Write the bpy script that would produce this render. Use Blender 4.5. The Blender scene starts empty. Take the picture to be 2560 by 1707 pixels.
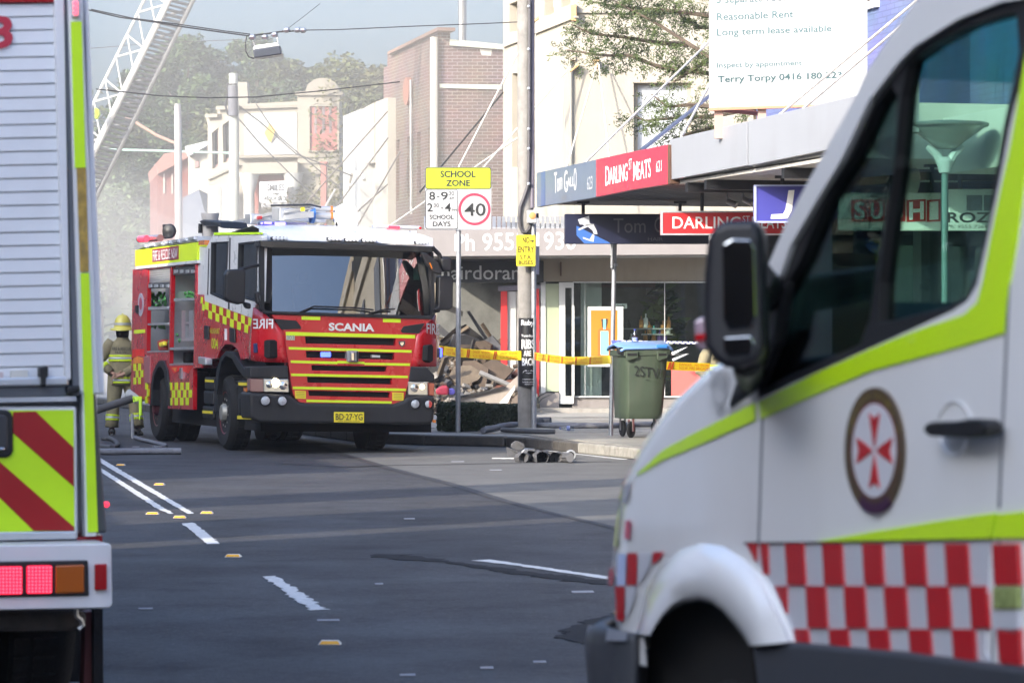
import bpy, bmesh, math, random
from mathutils import Vector, Matrix, noise
from mathutils.geometry import tessellate_polygon
random.seed(7)
R = math.radians
S = bpy.context.scene
COL = S.collection
# ------------------------------------------------------------------ camera
FPX, CX, CY, EYE = 8500.0, 1280.0, 853.5, 1.5      # lens in photo pixels, principal point, eye height
CAM = Vector((0, 0, EYE))
cam = bpy.data.cameras.new('camera')
cam.sensor_width = 36.0
cam.lens = 36.0 * FPX / 2560.0
cam.clip_start, cam.clip_end = 0.3, 3000.0
cam.dof.use_dof = True
cam.dof.focus_distance = 47.0
cam.dof.aperture_fstop = 9.0
camo = bpy.data.objects.new('camera', cam)
camo.location = CAM
camo.rotation_euler = (R(90), 0, 0)
COL.objects.link(camo)
S.camera = camo
# ------------------------------------------------------------------ sky and sun
SUN_EL = R(24.0)
SUN_H = Vector((0.669, 0.743, 0)).normalized()       # ground direction the light travels
w = bpy.data.worlds.new('World')
S.world = w
w.use_nodes = True
nt = w.node_tree
nt.nodes.clear()
sky = nt.nodes.new('ShaderNodeTexSky')
sky.sky_type = 'NISHITA'
sky.sun_disc = False
sky.sun_elevation = SUN_EL
sky.sun_rotation = math.atan2(-SUN_H.x, -SUN_H.y)
sky.air_density = 1.0
sky.dust_density = 8.0
sky.ozone_density = 6.0
bg = nt.nodes.new('ShaderNodeBackground')
bg.inputs['Strength'].default_value = 0.15
wo = nt.nodes.new('ShaderNodeOutputWorld')
nt.links.new(sky.outputs[0], bg.inputs[0])
nt.links.new(bg.outputs[0], wo.inputs[0])
sl = bpy.data.lights.new('sun', 'SUN')
sl.energy = 2.05
sl.angle = R(0.5)
sl.color = (1.0, 0.90, 0.75)
so = bpy.data.objects.new('sun', sl)
so.rotation_euler = (SUN_H * math.cos(SUN_EL) - Vector((0, 0, math.sin(SUN_EL)))).to_track_quat('-Z', 'Y').to_euler()
so.location = (-30, -10, 40)
COL.objects.link(so)
S.view_settings.view_transform = 'Standard'
S.view_settings.look = 'None'
S.view_settings.exposure = 1.75
S.view_settings.gamma = 1.0
S.view_settings.use_curve_mapping = False
S.render.engine = 'CYCLES'
cy = S.cycles
cy.use_denoising = True
cy.max_bounces = 8
cy.diffuse_bounces = 3
cy.glossy_bounces = 3
cy.transmission_bounces = 4
cy.transparent_max_bounces = 12
cy.volume_bounces = 1
cy.sample_clamp_indirect = 6.0
cy.caustics_reflective = False
cy.caustics_refractive = False
# ------------------------------------------------------------------ materials
_M = {}


def mat(name, col, rough=0.5, metal=0.0, var=0.0, vs=3.0, bump=0.0, bs=40.0, coat=0.0, spec=0.5, emit=None, es=0.0, trans=False, dirt=0.0):
    """procedural principled material: noise tinted colour, fine relief, optional worn dirt"""
    if name in _M:
        return _M[name]
    m = bpy.data.materials.new(name)
    m.use_nodes = True
    n, l = m.node_tree.nodes, m.node_tree.links
    b = n['Principled BSDF']
    c4 = (*col, 1.0)
    b.inputs['Base Color'].default_value = c4
    b.inputs['Roughness'].default_value = rough
    b.inputs['Metallic'].default_value = metal
    b.inputs['Specular IOR Level'].default_value = spec
    b.inputs['Coat Weight'].default_value = coat
    b.inputs['Coat Roughness'].default_value = 0.06
    if emit:
        b.inputs['Emission Color'].default_value = (*emit, 1)
        b.inputs['Emission Strength'].default_value = es
    if var or bump or dirt:
        tc = n.new('ShaderNodeTexCoord')
        co = tc.outputs['Object']
        src = None
        if var:
            t = n.new('ShaderNodeTexNoise')
            t.inputs['Scale'].default_value = vs
            t.inputs['Detail'].default_value = 6
            t.inputs['Roughness'].default_value = 0.65
            l.new(co, t.inputs['Vector'])
            rp = n.new('ShaderNodeValToRGB')
            rp.color_ramp.elements[0].position = 0.28
            rp.color_ramp.elements[1].position = 0.72
            rp.color_ramp.elements[0].color = (*[max(0, x * (1 - var)) for x in col], 1)
            rp.color_ramp.elements[1].color = (*[min(1, x * (1 + var)) for x in col], 1)
            l.new(t.outputs['Fac'], rp.inputs['Fac'])
            src = rp.outputs['Color']
            mr = n.new('ShaderNodeMapRange')
            mr.inputs['To Min'].default_value = max(0.02, rough - 0.12)
            mr.inputs['To Max'].default_value = min(1, rough + 0.12)
            l.new(t.outputs['Fac'], mr.inputs['Value'])
            l.new(mr.outputs[0], b.inputs['Roughness'])
        if dirt:
            t2 = n.new('ShaderNodeTexNoise')
            t2.inputs['Scale'].default_value = vs * 2.3
            t2.inputs['Detail'].default_value = 9
            mp = n.new('ShaderNodeMapping')
            mp.inputs['Scale'].default_value = (1, 1, 0.28)
            l.new(co, mp.inputs['Vector'])
            l.new(mp.outputs[0], t2.inputs['Vector'])
            r2 = n.new('ShaderNodeValToRGB')
            r2.color_ramp.elements[0].position = 0.5
            r2.color_ramp.elements[1].position = 0.75
            r2.color_ramp.elements[0].color = (0, 0, 0, 1)
            r2.color_ramp.elements[1].color = (dirt, dirt, dirt, 1)
            l.new(t2.outputs['Fac'], r2.inputs['Fac'])
            mx = n.new('ShaderNodeMixRGB')
            l.new(r2.outputs['Color'], mx.inputs['Fac'])
            if src:
                l.new(src, mx.inputs['Color1'])
            else:
                mx.inputs['Color1'].default_value = c4
            mx.inputs['Color2'].default_value = (0.11, 0.09, 0.07, 1)
            src = mx.outputs['Color']
        if src:
            l.new(src, b.inputs['Base Color'])
        if bump:
            t3 = n.new('ShaderNodeTexNoise')
            t3.inputs['Scale'].default_value = bs
            t3.inputs['Detail'].default_value = 5
            l.new(co, t3.inputs['Vector'])
            bp = n.new('ShaderNodeBump')
            bp.inputs['Strength'].default_value = bump
            bp.inputs['Distance'].default_value = 0.02
            l.new(t3.outputs['Fac'], bp.inputs['Height'])
            l.new(bp.outputs[0], b.inputs['Normal'])
    _M[name] = m
    return m


def glass(name, tint, refl=0.08, rough=0.0, dark=0.0):
    """thin glazing: tinted transparent with a fresnel mirror on top"""
    if name in _M:
        return _M[name]
    m = bpy.data.materials.new(name)
    m.use_nodes = True
    n, l = m.node_tree.nodes, m.node_tree.links
    n.clear()
    out = n.new('ShaderNodeOutputMaterial')
    tr = n.new('ShaderNodeBsdfTransparent')
    tr.inputs[0].default_value = (*tint, 1)
    gl = n.new('ShaderNodeBsdfGlossy')
    gl.inputs['Roughness'].default_value = rough
    lw = n.new('ShaderNodeLayerWeight')
    lw.inputs['Blend'].default_value = 0.5
    pw = n.new('ShaderNodeMath')
    pw.operation = 'POWER'
    pw.inputs[1].default_value = 4.0
    l.new(lw.outputs['Facing'], pw.inputs[0])
    ma = n.new('ShaderNodeMath')
    ma.operation = 'MULTIPLY_ADD'
    ma.inputs[1].default_value = 1.0 - refl
    ma.inputs[2].default_value = refl
    l.new(pw.outputs[0], ma.inputs[0])
    mx = n.new('ShaderNodeMixShader')
    l.new(ma.outputs[0], mx.inputs[0])
    l.new(tr.outputs[0], mx.inputs[1])
    l.new(gl.outputs[0], mx.inputs[2])
    last = mx.outputs[0]
    if dark:
        df = n.new('ShaderNodeBsdfDiffuse')
        df.inputs[0].default_value = (0.012, 0.014, 0.018, 1)
        m2 = n.new('ShaderNodeMixShader')
        m2.inputs[0].default_value = dark
        l.new(tr.outputs[0], m2.inputs[1])
        l.new(df.outputs[0], m2.inputs[2])
        l.new(m2.outputs[0], mx.inputs[1])
    l.new(last, out.inputs[0])
    _M[name] = m
    return m


def brickmat(name, c1, c2, mortar, w=0.23, h=0.076, axis='XZ', rough=0.85):
    if name in _M:
        return _M[name]
    m = mat(name, c1, rough)
    n, l = m.node_tree.nodes, m.node_tree.links
    b = n['Principled BSDF']
    tc = n.new('ShaderNodeTexCoord')
    sp = n.new('ShaderNodeSeparateXYZ')
    cb = n.new('ShaderNodeCombineXYZ')
    l.new(tc.outputs['Object'], sp.inputs[0])
    ad = n.new('ShaderNodeMath')
    ad.operation = 'ADD'
    l.new(sp.outputs['X'], ad.inputs[0])
    l.new(sp.outputs['Y'], ad.inputs[1])
    l.new(ad.outputs[0], cb.inputs['X'])
    l.new(sp.outputs['Z'], cb.inputs['Y'])
    t = n.new('ShaderNodeTexBrick')
    t.inputs['Color1'].default_value = (*c1, 1)
    t.inputs['Color2'].default_value = (*c2, 1)
    t.inputs['Mortar'].default_value = (*mortar, 1)
    t.inputs['Scale'].default_value = 1.0
    t.inputs['Brick Width'].default_value = w
    t.inputs['Row Height'].default_value = h
    t.inputs['Mortar Size'].default_value = 0.008
    l.new(cb.outputs[0], t.inputs['Vector'])
    nz = n.new('ShaderNodeTexNoise')
    nz.inputs['Scale'].default_value = 1.3
    nz.inputs['Detail'].default_value = 6
    l.new(tc.outputs['Object'], nz.inputs['Vector'])
    mx = n.new('ShaderNodeMixRGB')
    mx.blend_type = 'MULTIPLY'
    mx.inputs['Fac'].default_value = 0.6
    l.new(t.outputs['Color'], mx.inputs['Color1'])
    l.new(nz.outputs['Color'], mx.inputs['Color2'])
    hs = n.new('ShaderNodeHueSaturation')
    hs.inputs['Saturation'].default_value = 0.85
    hs.inputs['Value'].default_value = 1.35
    l.new(mx.outputs[0], hs.inputs['Color'])
    l.new(hs.outputs[0], b.inputs['Base Color'])
    bp = n.new('ShaderNodeBump')
    bp.inputs['Strength'].default_value = 0.5
    bp.inputs['Distance'].default_value = 0.01
    l.new(t.outputs['Fac'], bp.inputs['Height'])
    bp.invert = True
    l.new(bp.outputs[0], b.inputs['Normal'])
    return m


def asphalt():
    m = mat('asphalt', (0.062, 0.061, 0.062), 0.8)
    n, l = m.node_tree.nodes, m.node_tree.links
    b = n['Principled BSDF']
    tc = n.new('ShaderNodeTexCoord')
    co = tc.outputs['Object']

    def nz(s, d=6, mp=None):
        t = n.new('ShaderNodeTexNoise')
        t.inputs['Scale'].default_value = s
        t.inputs['Detail'].default_value = d
        if mp:
            k = n.new('ShaderNodeMapping')
            k.inputs['Scale'].default_value = mp
            k.inputs['Rotation'].default_value = (0, 0, R(12))
            l.new(co, k.inputs['Vector'])
            l.new(k.outputs[0], t.inputs['Vector'])
        else:
            l.new(co, t.inputs['Vector'])
        return t.outputs['Fac']

    def ramp(f, p0, p1, c0, c1):
        r = n.new('ShaderNodeValToRGB')
        r.color_ramp.elements[0].position = p0
        r.color_ramp.elements[1].position = p1
        r.color_ramp.elements[0].color = (*c0, 1)
        r.color_ramp.elements[1].color = (*c1, 1)
        l.new(f, r.inputs['Fac'])
        return r.outputs['Color']

    def mix(a, c, fac, mode='MULTIPLY'):
        x = n.new('ShaderNodeMixRGB')
        x.blend_type = mode
        x.inputs['Fac'].default_value = fac
        l.new(a, x.inputs['Color1'])
        l.new(c, x.inputs['Color2'])
        return x.outputs['Color']
    a = ramp(nz(0.35, 5), 0.3, 0.7, (0.034, 0.033, 0.037), (0.060, 0.058, 0.060))
    a = mix(a, ramp(nz(0.6, 6, (1.6, 0.10, 1)), 0.35, 0.65, (0.78, 0.78, 0.78), (1.15, 1.15, 1.15)), 0.8)   # tyre tracks
    a = mix(a, ramp(nz(140, 3), 0.3, 0.75, (0.55, 0.55, 0.55), (1.6, 1.6, 1.6)), 1.0)                        # aggregate
    a = mix(a, ramp(nz(14, 8), 0.35, 0.7, (0.70, 0.70, 0.70), (1.28, 1.28, 1.28)), 0.9)
    a = mix(a, ramp(nz(46, 2), 0.40, 0.66, (0.72, 0.72, 0.72), (1.35, 1.35, 1.34)), 1.0)
    a = mix(a, ramp(nz(2.2, 9), 0.56, 0.70, (1, 1, 1), (0.66, 0.66, 0.68)), 0.9)                              # oil and patches
    l.new(a, b.inputs['Base Color'])
    r = ramp(nz(1.1, 7), 0.3, 0.8, (0.68, 0.68, 0.68), (0.95, 0.95, 0.95))
    l.new(r, b.inputs['Roughness'])
    bp = n.new('ShaderNodeBump')
    bp.inputs['Strength'].default_value = 0.5
    bp.inputs['Distance'].default_value = 0.012
    l.new(nz(70, 6), bp.inputs['Height'])
    l.new(bp.outputs[0], b.inputs['Normal'])
    return m


def leafmat(name, c0, c1):
    m = mat(name, c0, 0.6, spec=0.3)
    n, l = m.node_tree.nodes, m.node_tree.links
    b = n['Principled BSDF']
    tc = n.new('ShaderNodeTexCoord')
    oi = n.new('ShaderNodeObjectInfo')
    t = n.new('ShaderNodeTexNoise')
    t.inputs['Scale'].default_value = 1.1
    t.inputs['Detail'].default_value = 3
    l.new(tc.outputs['Object'], t.inputs['Vector'])
    ad = n.new('ShaderNodeMath')
    ad.operation = 'MULTIPLY_ADD'
    ad.inputs[1].default_value = 0.25
    l.new(oi.outputs['Random'], ad.inputs[0])
    l.new(t.outputs['Fac'], ad.inputs[2])
    r = n.new('ShaderNodeValToRGB')
    r.color_ramp.elements[0].position = 0.4
    r.color_ramp.elements[1].position = 0.85
    r.color_ramp.elements[0].color = (*c0, 1)
    r.color_ramp.elements[1].color = (*c1, 1)
    l.new(ad.outputs[0], r.inputs['Fac'])
    l.new(r.outputs[0], b.inputs['Base Color'])
    return m


# ------------------------------------------------------------------ survey of the photograph: pixel -> point on a known plane
def ray(x, y):
    return Vector(((x - CX) / FPX, 1.0, -(y - CY) / FPX))


def at(x, y, dist):
    return CAM + ray(x, y) * dist


def gnd(x, y, z=0.0):
    return at(x, y, FPX * (EYE - z) / (y - CY))


class Plane:
    """a flat face of a real object: origin, right (as seen), inward; p() gives the surveyed point, d metres inside the face"""

    def __init__(s, o, u, win):
        s.o, s.u, s.w = Vector(o), Vector(u).normalized(), Vector(win).normalized()
        s.v = s.u.cross(s.w).normalized()

    def p(s, x, y, d=0.0):
        r = ray(x, y)
        return CAM + r * (((s.o + s.w * d - CAM).dot(s.w)) / r.dot(s.w))

    def pts(s, q, d=0.0):
        return [s.p(a, b, d) for a, b in q]


def zm(x0, y0, k):
    def f(*a):
        return [(x0 + a[i] * k, y0 + a[i + 1] * k) for i in range(0, len(a), 2)]
    return f


def rc(x0, y0, x1, y1):
    return [(x0, y0), (x1, y0), (x1, y1), (x0, y1)]


def rcv(c):
    """zoom rect helper: [(x0,y0),(x1,y1)] -> four corners"""
    return rc(*c[0], *c[1])


z1 = zm(0, 0, .5446)
z2 = zm(0, 854, .5446)
z3 = zm(320, 500, .3953)
z4 = zm(600, 520, .4018)
z5 = zm(1480, 900, .5148)
z6 = zm(240, 1050, .419)
z7 = zm(1040, 400, .4972)
z8 = zm(1280, 360, .2551)
zA = zm(1240, 0, .2678)
zB = zm(1700, 0, .3656)
zC = zm(1380, 680, .3189)
zD = zm(1700, 400, .3827)
zE = zm(380, 150, .2551)
zF = zm(240, 740, .2424)
zQ = zm(860, 1050, .419)
zG = zm(1230, 980, .1573)
zH = zm(480, 500, .2721)
zI = zm(1360, 680, .2551)
zL = zm(220, 0, .3571)
zN = zm(740, 0, .3571)
zR = zm(1060, 840, .2041)
# ------------------------------------------------------------------ objects
ORI = {}


def thing(name, label, cat, loc=(0, 0, 0), group=None):
    o = bpy.data.objects.new(name, None)
    o.empty_display_size = 0.2
    o.location = loc
    COL.objects.link(o)
    o['label'] = label
    o['category'] = cat
    if group:
        o['group'] = group
    ORI[o.name] = Vector(loc)
    return o


def tag(o, label, cat, group=None):
    o['label'] = label
    o['category'] = cat
    if group:
        o['group'] = group
    return o


class MB:
    """collects faces in world space, then links them as one mesh object"""

    def __init__(s):
        s.v, s.f = [], []

    def add(s, vs, fs):
        b = len(s.v)
        s.v += [Vector(x) for x in vs]
        s.f += [[b + i for i in f] for f in fs]
        return s

    def quad(s, *p):
        return s.add(p, [list(range(len(p)))])

    def prism(s, pts, vec):
        pts = [Vector(p) for p in pts]
        n = len(pts)
        vec = Vector(vec)
        return s.add(pts + [p + vec for p in pts], [list(range(n)), list(range(2 * n - 1, n - 1, -1))] + [[i, (i + 1) % n, n + (i + 1) % n, n + i] for i in range(n)])

    def slab(s, P, q, d0, d1):
        return s.prism(P.pts(q, d0), P.w * (d1 - d0))

    def box(s, c, ax, ay, az):
        c, ax, ay, az = Vector(c), Vector(ax) / 2, Vector(ay) / 2, Vector(az) / 2
        return s.prism([c - ax - ay - az, c + ax - ay - az, c + ax + ay - az, c - ax + ay - az], az * 2)

    def bx(s, x0, y0, z0, x1, y1, z1_):
        return s.prism([(x0, y0, z0), (x1, y0, z0), (x1, y1, z0), (x0, y1, z0)], (0, 0, z1_ - z0))

    def tube(s, pts, r, n=8, cap=True):
        pts = [Vector(p) for p in pts]
        rs = r if isinstance(r, (list, tuple)) else [r] * len(pts)
        vs, fs = [], []
        a = None
        for i, p in enumerate(pts):
            t = (pts[min(i + 1, len(pts) - 1)] - pts[max(i - 1, 0)]).normalized()
            if a is None:
                a = t.orthogonal().normalized()
            a = (a - t * a.dot(t))
            a = a.normalized() if a.length > 1e-6 else t.orthogonal().normalized()
            b = t.cross(a)
            for k in range(n):
                g = 2 * math.pi * k / n
                vs.append(p + (a * math.cos(g) + b * math.sin(g)) * rs[i])
        for i in range(len(pts) - 1):
            for k in range(n):
                fs.append([i * n + k, i * n + (k + 1) % n, (i + 1) * n + (k + 1) % n, (i + 1) * n + k])
        if cap:
            fs += [list(range(n - 1, -1, -1)), list(range((len(pts) - 1) * n, len(pts) * n))]
        return s.add(vs, fs)

    def lathe(s, c, ax, prof, n=16):
        """prof: (radius, distance along axis)"""
        ax = Vector(ax).normalized()
        return s.tube([Vector(c) + ax * h for r, h in prof], [r for r, h in prof], n) if False else s._lathe(Vector(c), ax, prof, n)

    def _lathe(s, c, ax, prof, n):
        a = ax.orthogonal().normalized()
        b = ax.cross(a)
        vs, fs = [], []
        for r, h in prof:
            for k in range(n):
                g = 2 * math.pi * k / n
                vs.append(c + ax * h + (a * math.cos(g) + b * math.sin(g)) * max(r, 1e-4))
        for i in range(len(prof) - 1):
            for k in range(n):
                fs.append([i * n + k, i * n + (k + 1) % n, (i + 1) * n + (k + 1) % n, (i + 1) * n + k])
        fs += [list(range(n - 1, -1, -1)), list(range((len(prof) - 1) * n, len(prof) * n))]
        return s.add(vs, fs)

    def grid(s, rows):
        m, n = len(rows), len(rows[0])
        return s.add([p for r in rows for p in r], [[i * n + j, i * n + j + 1, (i + 1) * n + j + 1, (i + 1) * n + j] for i in range(m - 1) for j in range(n - 1)])

    def sheet(s, P, outer, holes=(), d0=0.0, d1=0.1, rim=True):
        """a plate in plane P with openings: front face, returns of outer edge and of every opening"""
        loops = [P.pts(outer, d0)] + [P.pts(h, d0) for h in holes]
        flat = [[Vector(((p - P.o).dot(P.u), (p - P.o).dot(P.v), 0)) for p in lp] for lp in loops]
        tri = tessellate_polygon(flat)
        allp = [p for lp in loops for p in lp]
        off = P.w * (d1 - d0)
        n = len(allp)
        s.add(allp + [p + off for p in allp], [list(t) for t in tri] + [[a + n for a in reversed(t)] for t in tri])
        b = len(s.v) - 2 * n
        k = 0
        for lp in loops:
            m = len(lp)
            if rim:
                s.f += [[b + k + i, b + k + (i + 1) % m, b + k + (i + 1) % m + n, b + k + i + n] for i in range(m)]
            k += m
        return s

    def checks(s, P, tl, tr, br, bl, nx, ny, par, d0, d1):
        tl, tr, br, bl = map(Vector, (tl, tr, br, bl))

        def b(u, v):
            q = (tl * (1 - u) + tr * u) * (1 - v) + (bl * (1 - u) + br * u) * v
            return (q.x, q.y)
        for i in range(nx):
            for j in range(ny):
                if (i + j) % 2 == par:
                    s.slab(P, [b(i / nx, j / ny), b((i + 1) / nx, j / ny), b((i + 1) / nx, (j + 1) / ny), b(i / nx, (j + 1) / ny)], d0, d1)
        return s

    def build(s, name, m, par=None, smooth=False, bev=0.0, kind=None, seg=2, solid=0.0, angle=40):
        og = ORI[par.name] if par is not None else None
        if og is None:
            og = Vector((0, 0, 0))
            if s.v and kind != 'structure':
                og = sum(s.v, Vector()) / len(s.v)
        me = bpy.data.meshes.new(name)
        me.from_pydata([p - og for p in s.v], [], s.f)
        bm = bmesh.new()
        bm.from_mesh(me)
        bmesh.ops.recalc_face_normals(bm, faces=bm.faces)
        if smooth:
            for f in bm.faces:
                f.smooth = True
            lim = R(angle)
            for e in bm.edges:
                if len(e.link_faces) == 2 and e.calc_face_angle(0) > lim:
                    e.smooth = False
        bm.to_mesh(me)
        bm.free()
        me.materials.append(m)
        o = bpy.data.objects.new(name, me)
        COL.objects.link(o)
        if par is not None:
            o.parent = par
        else:
            o.location = og
        ORI[o.name] = og
        if kind:
            o['kind'] = kind
        if solid:
            md = o.modifiers.new('thick', 'SOLIDIFY')
            md.thickness = solid
            md.offset = 0
        if bev:
            md = o.modifiers.new('edge', 'BEVEL')
            md.width = bev
            md.segments = seg
            md.limit_method = 'ANGLE'
            md.angle_limit = R(35)
        return o


def slab(P, q, d0, d1, name, m, par, bev=0.0, **k):
    return MB().slab(P, q, d0, d1).build(name, m, par, bev=bev, **k)


def clone(o, loc=None, rotz=None, scale=None, label=None, group=None):
    c = o.copy()
    COL.objects.link(c)
    if loc is not None:
        c.location = loc
    if rotz is not None:
        c.rotation_euler = (0, 0, rotz)
    if scale is not None:
        c.scale = scale if isinstance(scale, (tuple, list)) else (scale,) * 3
    if label:
        c['label'] = label
    if group:
        c['group'] = group

    def kids(src, dst):
        for ch in src.children:
            k = ch.copy()
            COL.objects.link(k)
            k.parent = dst
            kids(ch, k)
    kids(o, c)
    return c


_tx = {}


def txt_mesh(body, bold, space):
    key = (body, bold, space)
    if key not in _tx:
        cu = bpy.data.curves.new('lettering', 'FONT')
        cu.body = body
        cu.offset = bold
        cu.space_character = space
        cu.resolution_u = 3
        cu.size = 1.0
        ob = bpy.data.objects.new('lettering_source', cu)
        me = ob.to_mesh()
        vs = [v.co.copy() for v in me.vertices]
        fs = [list(p.vertices) for p in me.polygons]
        ob.to_mesh_clear()
        bpy.data.objects.remove(ob)
        bpy.data.curves.remove(cu)
        _tx[key] = (vs, fs)
    return _tx[key]


def txt(P, body, q, m, par, d=-0.004, bold=0.0, name='lettering', space=1.0, thick=0.002):
    """flat lettering filling the surveyed quad q = TL,TR,BR,BL of plane P (TL/TR swapped = mirrored)"""
    if len(q) == 2:
        q = rcv(q)
    vs, fs = txt_mesh(body, bold, space)
    x0, x1 = min(v.x for v in vs), max(v.x for v in vs)
    y0, y1 = min(v.y for v in vs), max(v.y for v in vs)
    tl, tr, br, bl = P.pts(q, d)
    b = MB()
    out = []
    for v in vs:
        u, t = (v.x - x0) / (x1 - x0), (v.y - y0) / max(1e-6, y1 - y0)
        out.append((bl * (1 - u) + br * u) * (1 - t) + (tl * (1 - u) + tr * u) * t)
    b.add(out, fs)
    return b.build(name, m, par)


def ell(c, rx, ry, n=28, a0=0, a1=360):
    return [(c[0] + rx * math.cos(R(a0 + (a1 - a0) * i / n)), c[1] + ry * math.sin(R(a0 + (a1 - a0) * i / n))) for i in range(n + (0 if a1 - a0 == 360 else 1))]


# palette
WHITE = mat('white_paint', (0.80, 0.80, 0.80), 0.3, coat=0.5, var=0.03, vs=2, bump=0.02, bs=6)
TRUCKWHITE = mat('truck_white', (0.70, 0.70, 0.70), 0.3, coat=0.4, var=0.05, vs=3, dirt=0.12)
RED = mat('engine_red', (0.50, 0.006, 0.014), 0.28, coat=0.6, var=0.08, vs=2)
REDFLAT = mat('red_film', (0.42, 0.012, 0.016), 0.4, var=0.05)
FLUO = mat('fluoro_yellow', (0.62, 0.80, 0.02), 0.45, var=0.05, vs=5)
FLUO2 = mat('fluoro_lime', (0.58, 0.92, 0.012), 0.45, var=0.04, vs=5)
BLACKP = mat('black_plastic', (0.009, 0.009, 0.011), 0.5, var=0.2, vs=6, bump=0.1, bs=80)
DKGREY = mat('dark_grey_plastic', (0.013, 0.0135, 0.016), 0.55, var=0.15, vs=5, bump=0.1, bs=90, dirt=0.1)
RUBBER = mat('tyre_rubber', (0.008, 0.008, 0.009), 0.85, var=0.3, vs=8, bump=0.3, bs=60)
VOID = mat('dark_void', (0.006, 0.006, 0.007), 0.9)
STEEL = mat('steel', (0.45, 0.45, 0.46), 0.35, metal=0.9, var=0.1, bump=0.05)
GALV = mat('galvanised_steel', (0.42, 0.43, 0.45), 0.45, metal=0.6, var=0.18, vs=14, dirt=0.15)
ALU = mat('aluminium', (0.62, 0.63, 0.65), 0.35, metal=0.7, var=0.08)
SILVERFILM = mat('silver_film', (0.55, 0.57, 0.60), 0.35, metal=0.2, var=0.04)
CHROME = mat('chrome', (0.8, 0.8, 0.8), 0.08, metal=1.0)
INK = mat('black_ink', (0.012, 0.012, 0.014), 0.5)
GREYINK = mat('grey_ink', (0.20, 0.20, 0.21), 0.5)
WHITEINK = mat('white_ink', (0.80, 0.80, 0.80), 0.5)
YEL = mat('sign_yellow', (0.80, 0.66, 0.03), 0.45, var=0.04)
LENS = mat('clear_lens', (0.75, 0.77, 0.8), 0.08, coat=1.0)
AMBER = mat('amber_lens', (0.62, 0.17, 0.01), 0.2, coat=0.8)
REDLENS = mat('red_lens', (0.45, 0.01, 0.015), 0.15, coat=0.8)
BLUEGLOW = mat('blue_lamp', (0.05, 0.06, 0.9), 0.2, emit=(0.16, 0.12, 1.0), es=2.2)
BLUECORE = mat('blue_led', (0.02, 0.03, 0.3), 0.2, emit=(0.06, 0.10, 1.0), es=1.6)
REDGLOW = mat('red_lamp', (0.9, 0.05, 0.06), 0.2, emit=(1.0, 0.03, 0.07), es=.7)
REDCORE = mat('red_led', (.8, .06, .1), 0.2, emit=(1.0, 0.10, 0.15), es=.8)
WARMGLOW = mat('head_lamp', (1, 0.9, 0.7), 0.2, emit=(1.0, 0.80, 0.5), es=5.0)
CONC = mat('concrete', (0.36, 0.34, 0.30), 0.8, var=0.25, vs=2.5, bump=0.2, bs=50, dirt=0.25)
CREAM = mat('cream_render', (0.38, 0.345, 0.285), 0.85, var=0.07, vs=1.2, bump=0.15, bs=30, dirt=0.16)
CREAM2 = mat('pale_render', (0.38, 0.35, 0.295), 0.85, var=0.06, vs=1.5, bump=0.1, bs=30, dirt=0.06)
OFFWHITE = mat('off_white_render', (0.55, 0.535, 0.50), 0.8, var=0.05, vs=1.0, bump=0.1, dirt=0.08)
TIMBER = mat('weathered_timber', (0.25, 0.235, 0.215), 0.85, var=0.25, vs=5, bump=0.3, bs=25, dirt=0.2)
WINDARK = glass('window_glass', (0.10, 0.12, 0.13), 0.07, dark=0.6)
SHOPGLASS = glass('shop_glass', (0.80, 0.86, 0.83), 0.05)
TRUCKGLASS = glass('windscreen_glass', (0.20, 0.27, 0.26), 0.28)
SIDEGLASS = glass('side_glass', (0.10, 0.12, 0.12), 0.16)
VANGLASS = glass('van_glass', (0.62, 0.80, 0.74), 0.03)
# ================================================================== GROUND
ASPH = asphalt()
PAINT = mat('road_paint', (0.62, 0.62, 0.61), 0.7, var=0.2, vs=12, bump=0.2, bs=60, dirt=0.35)
road = MB().add([(-500, -150, 0), (500, -150, 0), (500, 900, 0), (-500, 900, 0)], [[0, 1, 2, 3]]).build('road', ASPH, kind='structure')


def ragged(q, amp=0.006, step=0.07, z=0.004):
    """outline of worn paint on the ground from surveyed corners"""
    pts = [gnd(a, b, z) for a, b in q]
    out = []
    for i, p in enumerate(pts):
        e = pts[(i + 1) % len(pts)]
        n = max(1, int((e - p).length / step))
        for k in range(n):
            t = p.lerp(e, k / n)
            out.append(t + Vector((random.gauss(0, amp), random.gauss(0, amp), 0)))
    return out


def marking(name, q, m=PAINT, **k):
    o = MB().prism(ragged(q, **k), (0, 0, 0.001)).build(name, m, road)
    return o


marking('double_line', z6(-300, 35, -300, 52, 62, 275, 548, 558, 587, 556, 62, 247))
marking('double_line', z6(-300, 77, -300, 96, 62, 330, 355, 522, 440, 558, 462, 556, 400, 520, 62, 305))
marking('lane_dash', z6(512, 615, 585, 610, 740, 737, 665, 738))
marking('lane_dash', z6(1000, 930, 1075, 928, 1378, 1128, 1285, 1132, 1180, 1065), amp=0.011)
marking('edge_dash', zQ(765, 836, 870, 830, 1900, 978, 1900, 996, 1000, 862))
TAR = mat('fresh_tar', (0.026, 0.026, 0.028), 0.9, spec=0.15, var=0.3, vs=10, bump=0.3)
marking('tar_strip', zQ(170, 800, 360, 800, 700, 850, 1900, 1000, 1900, 1025, 900, 900, 600, 850, 180, 815), TAR, amp=0.03, z=0.003)
marking('tar_patch', zQ(1250, 1292, 1400, 1205, 1640, 1140, 1760, 1140, 1760, 1330, 1400, 1332), TAR, amp=0.03, z=0.003)
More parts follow.
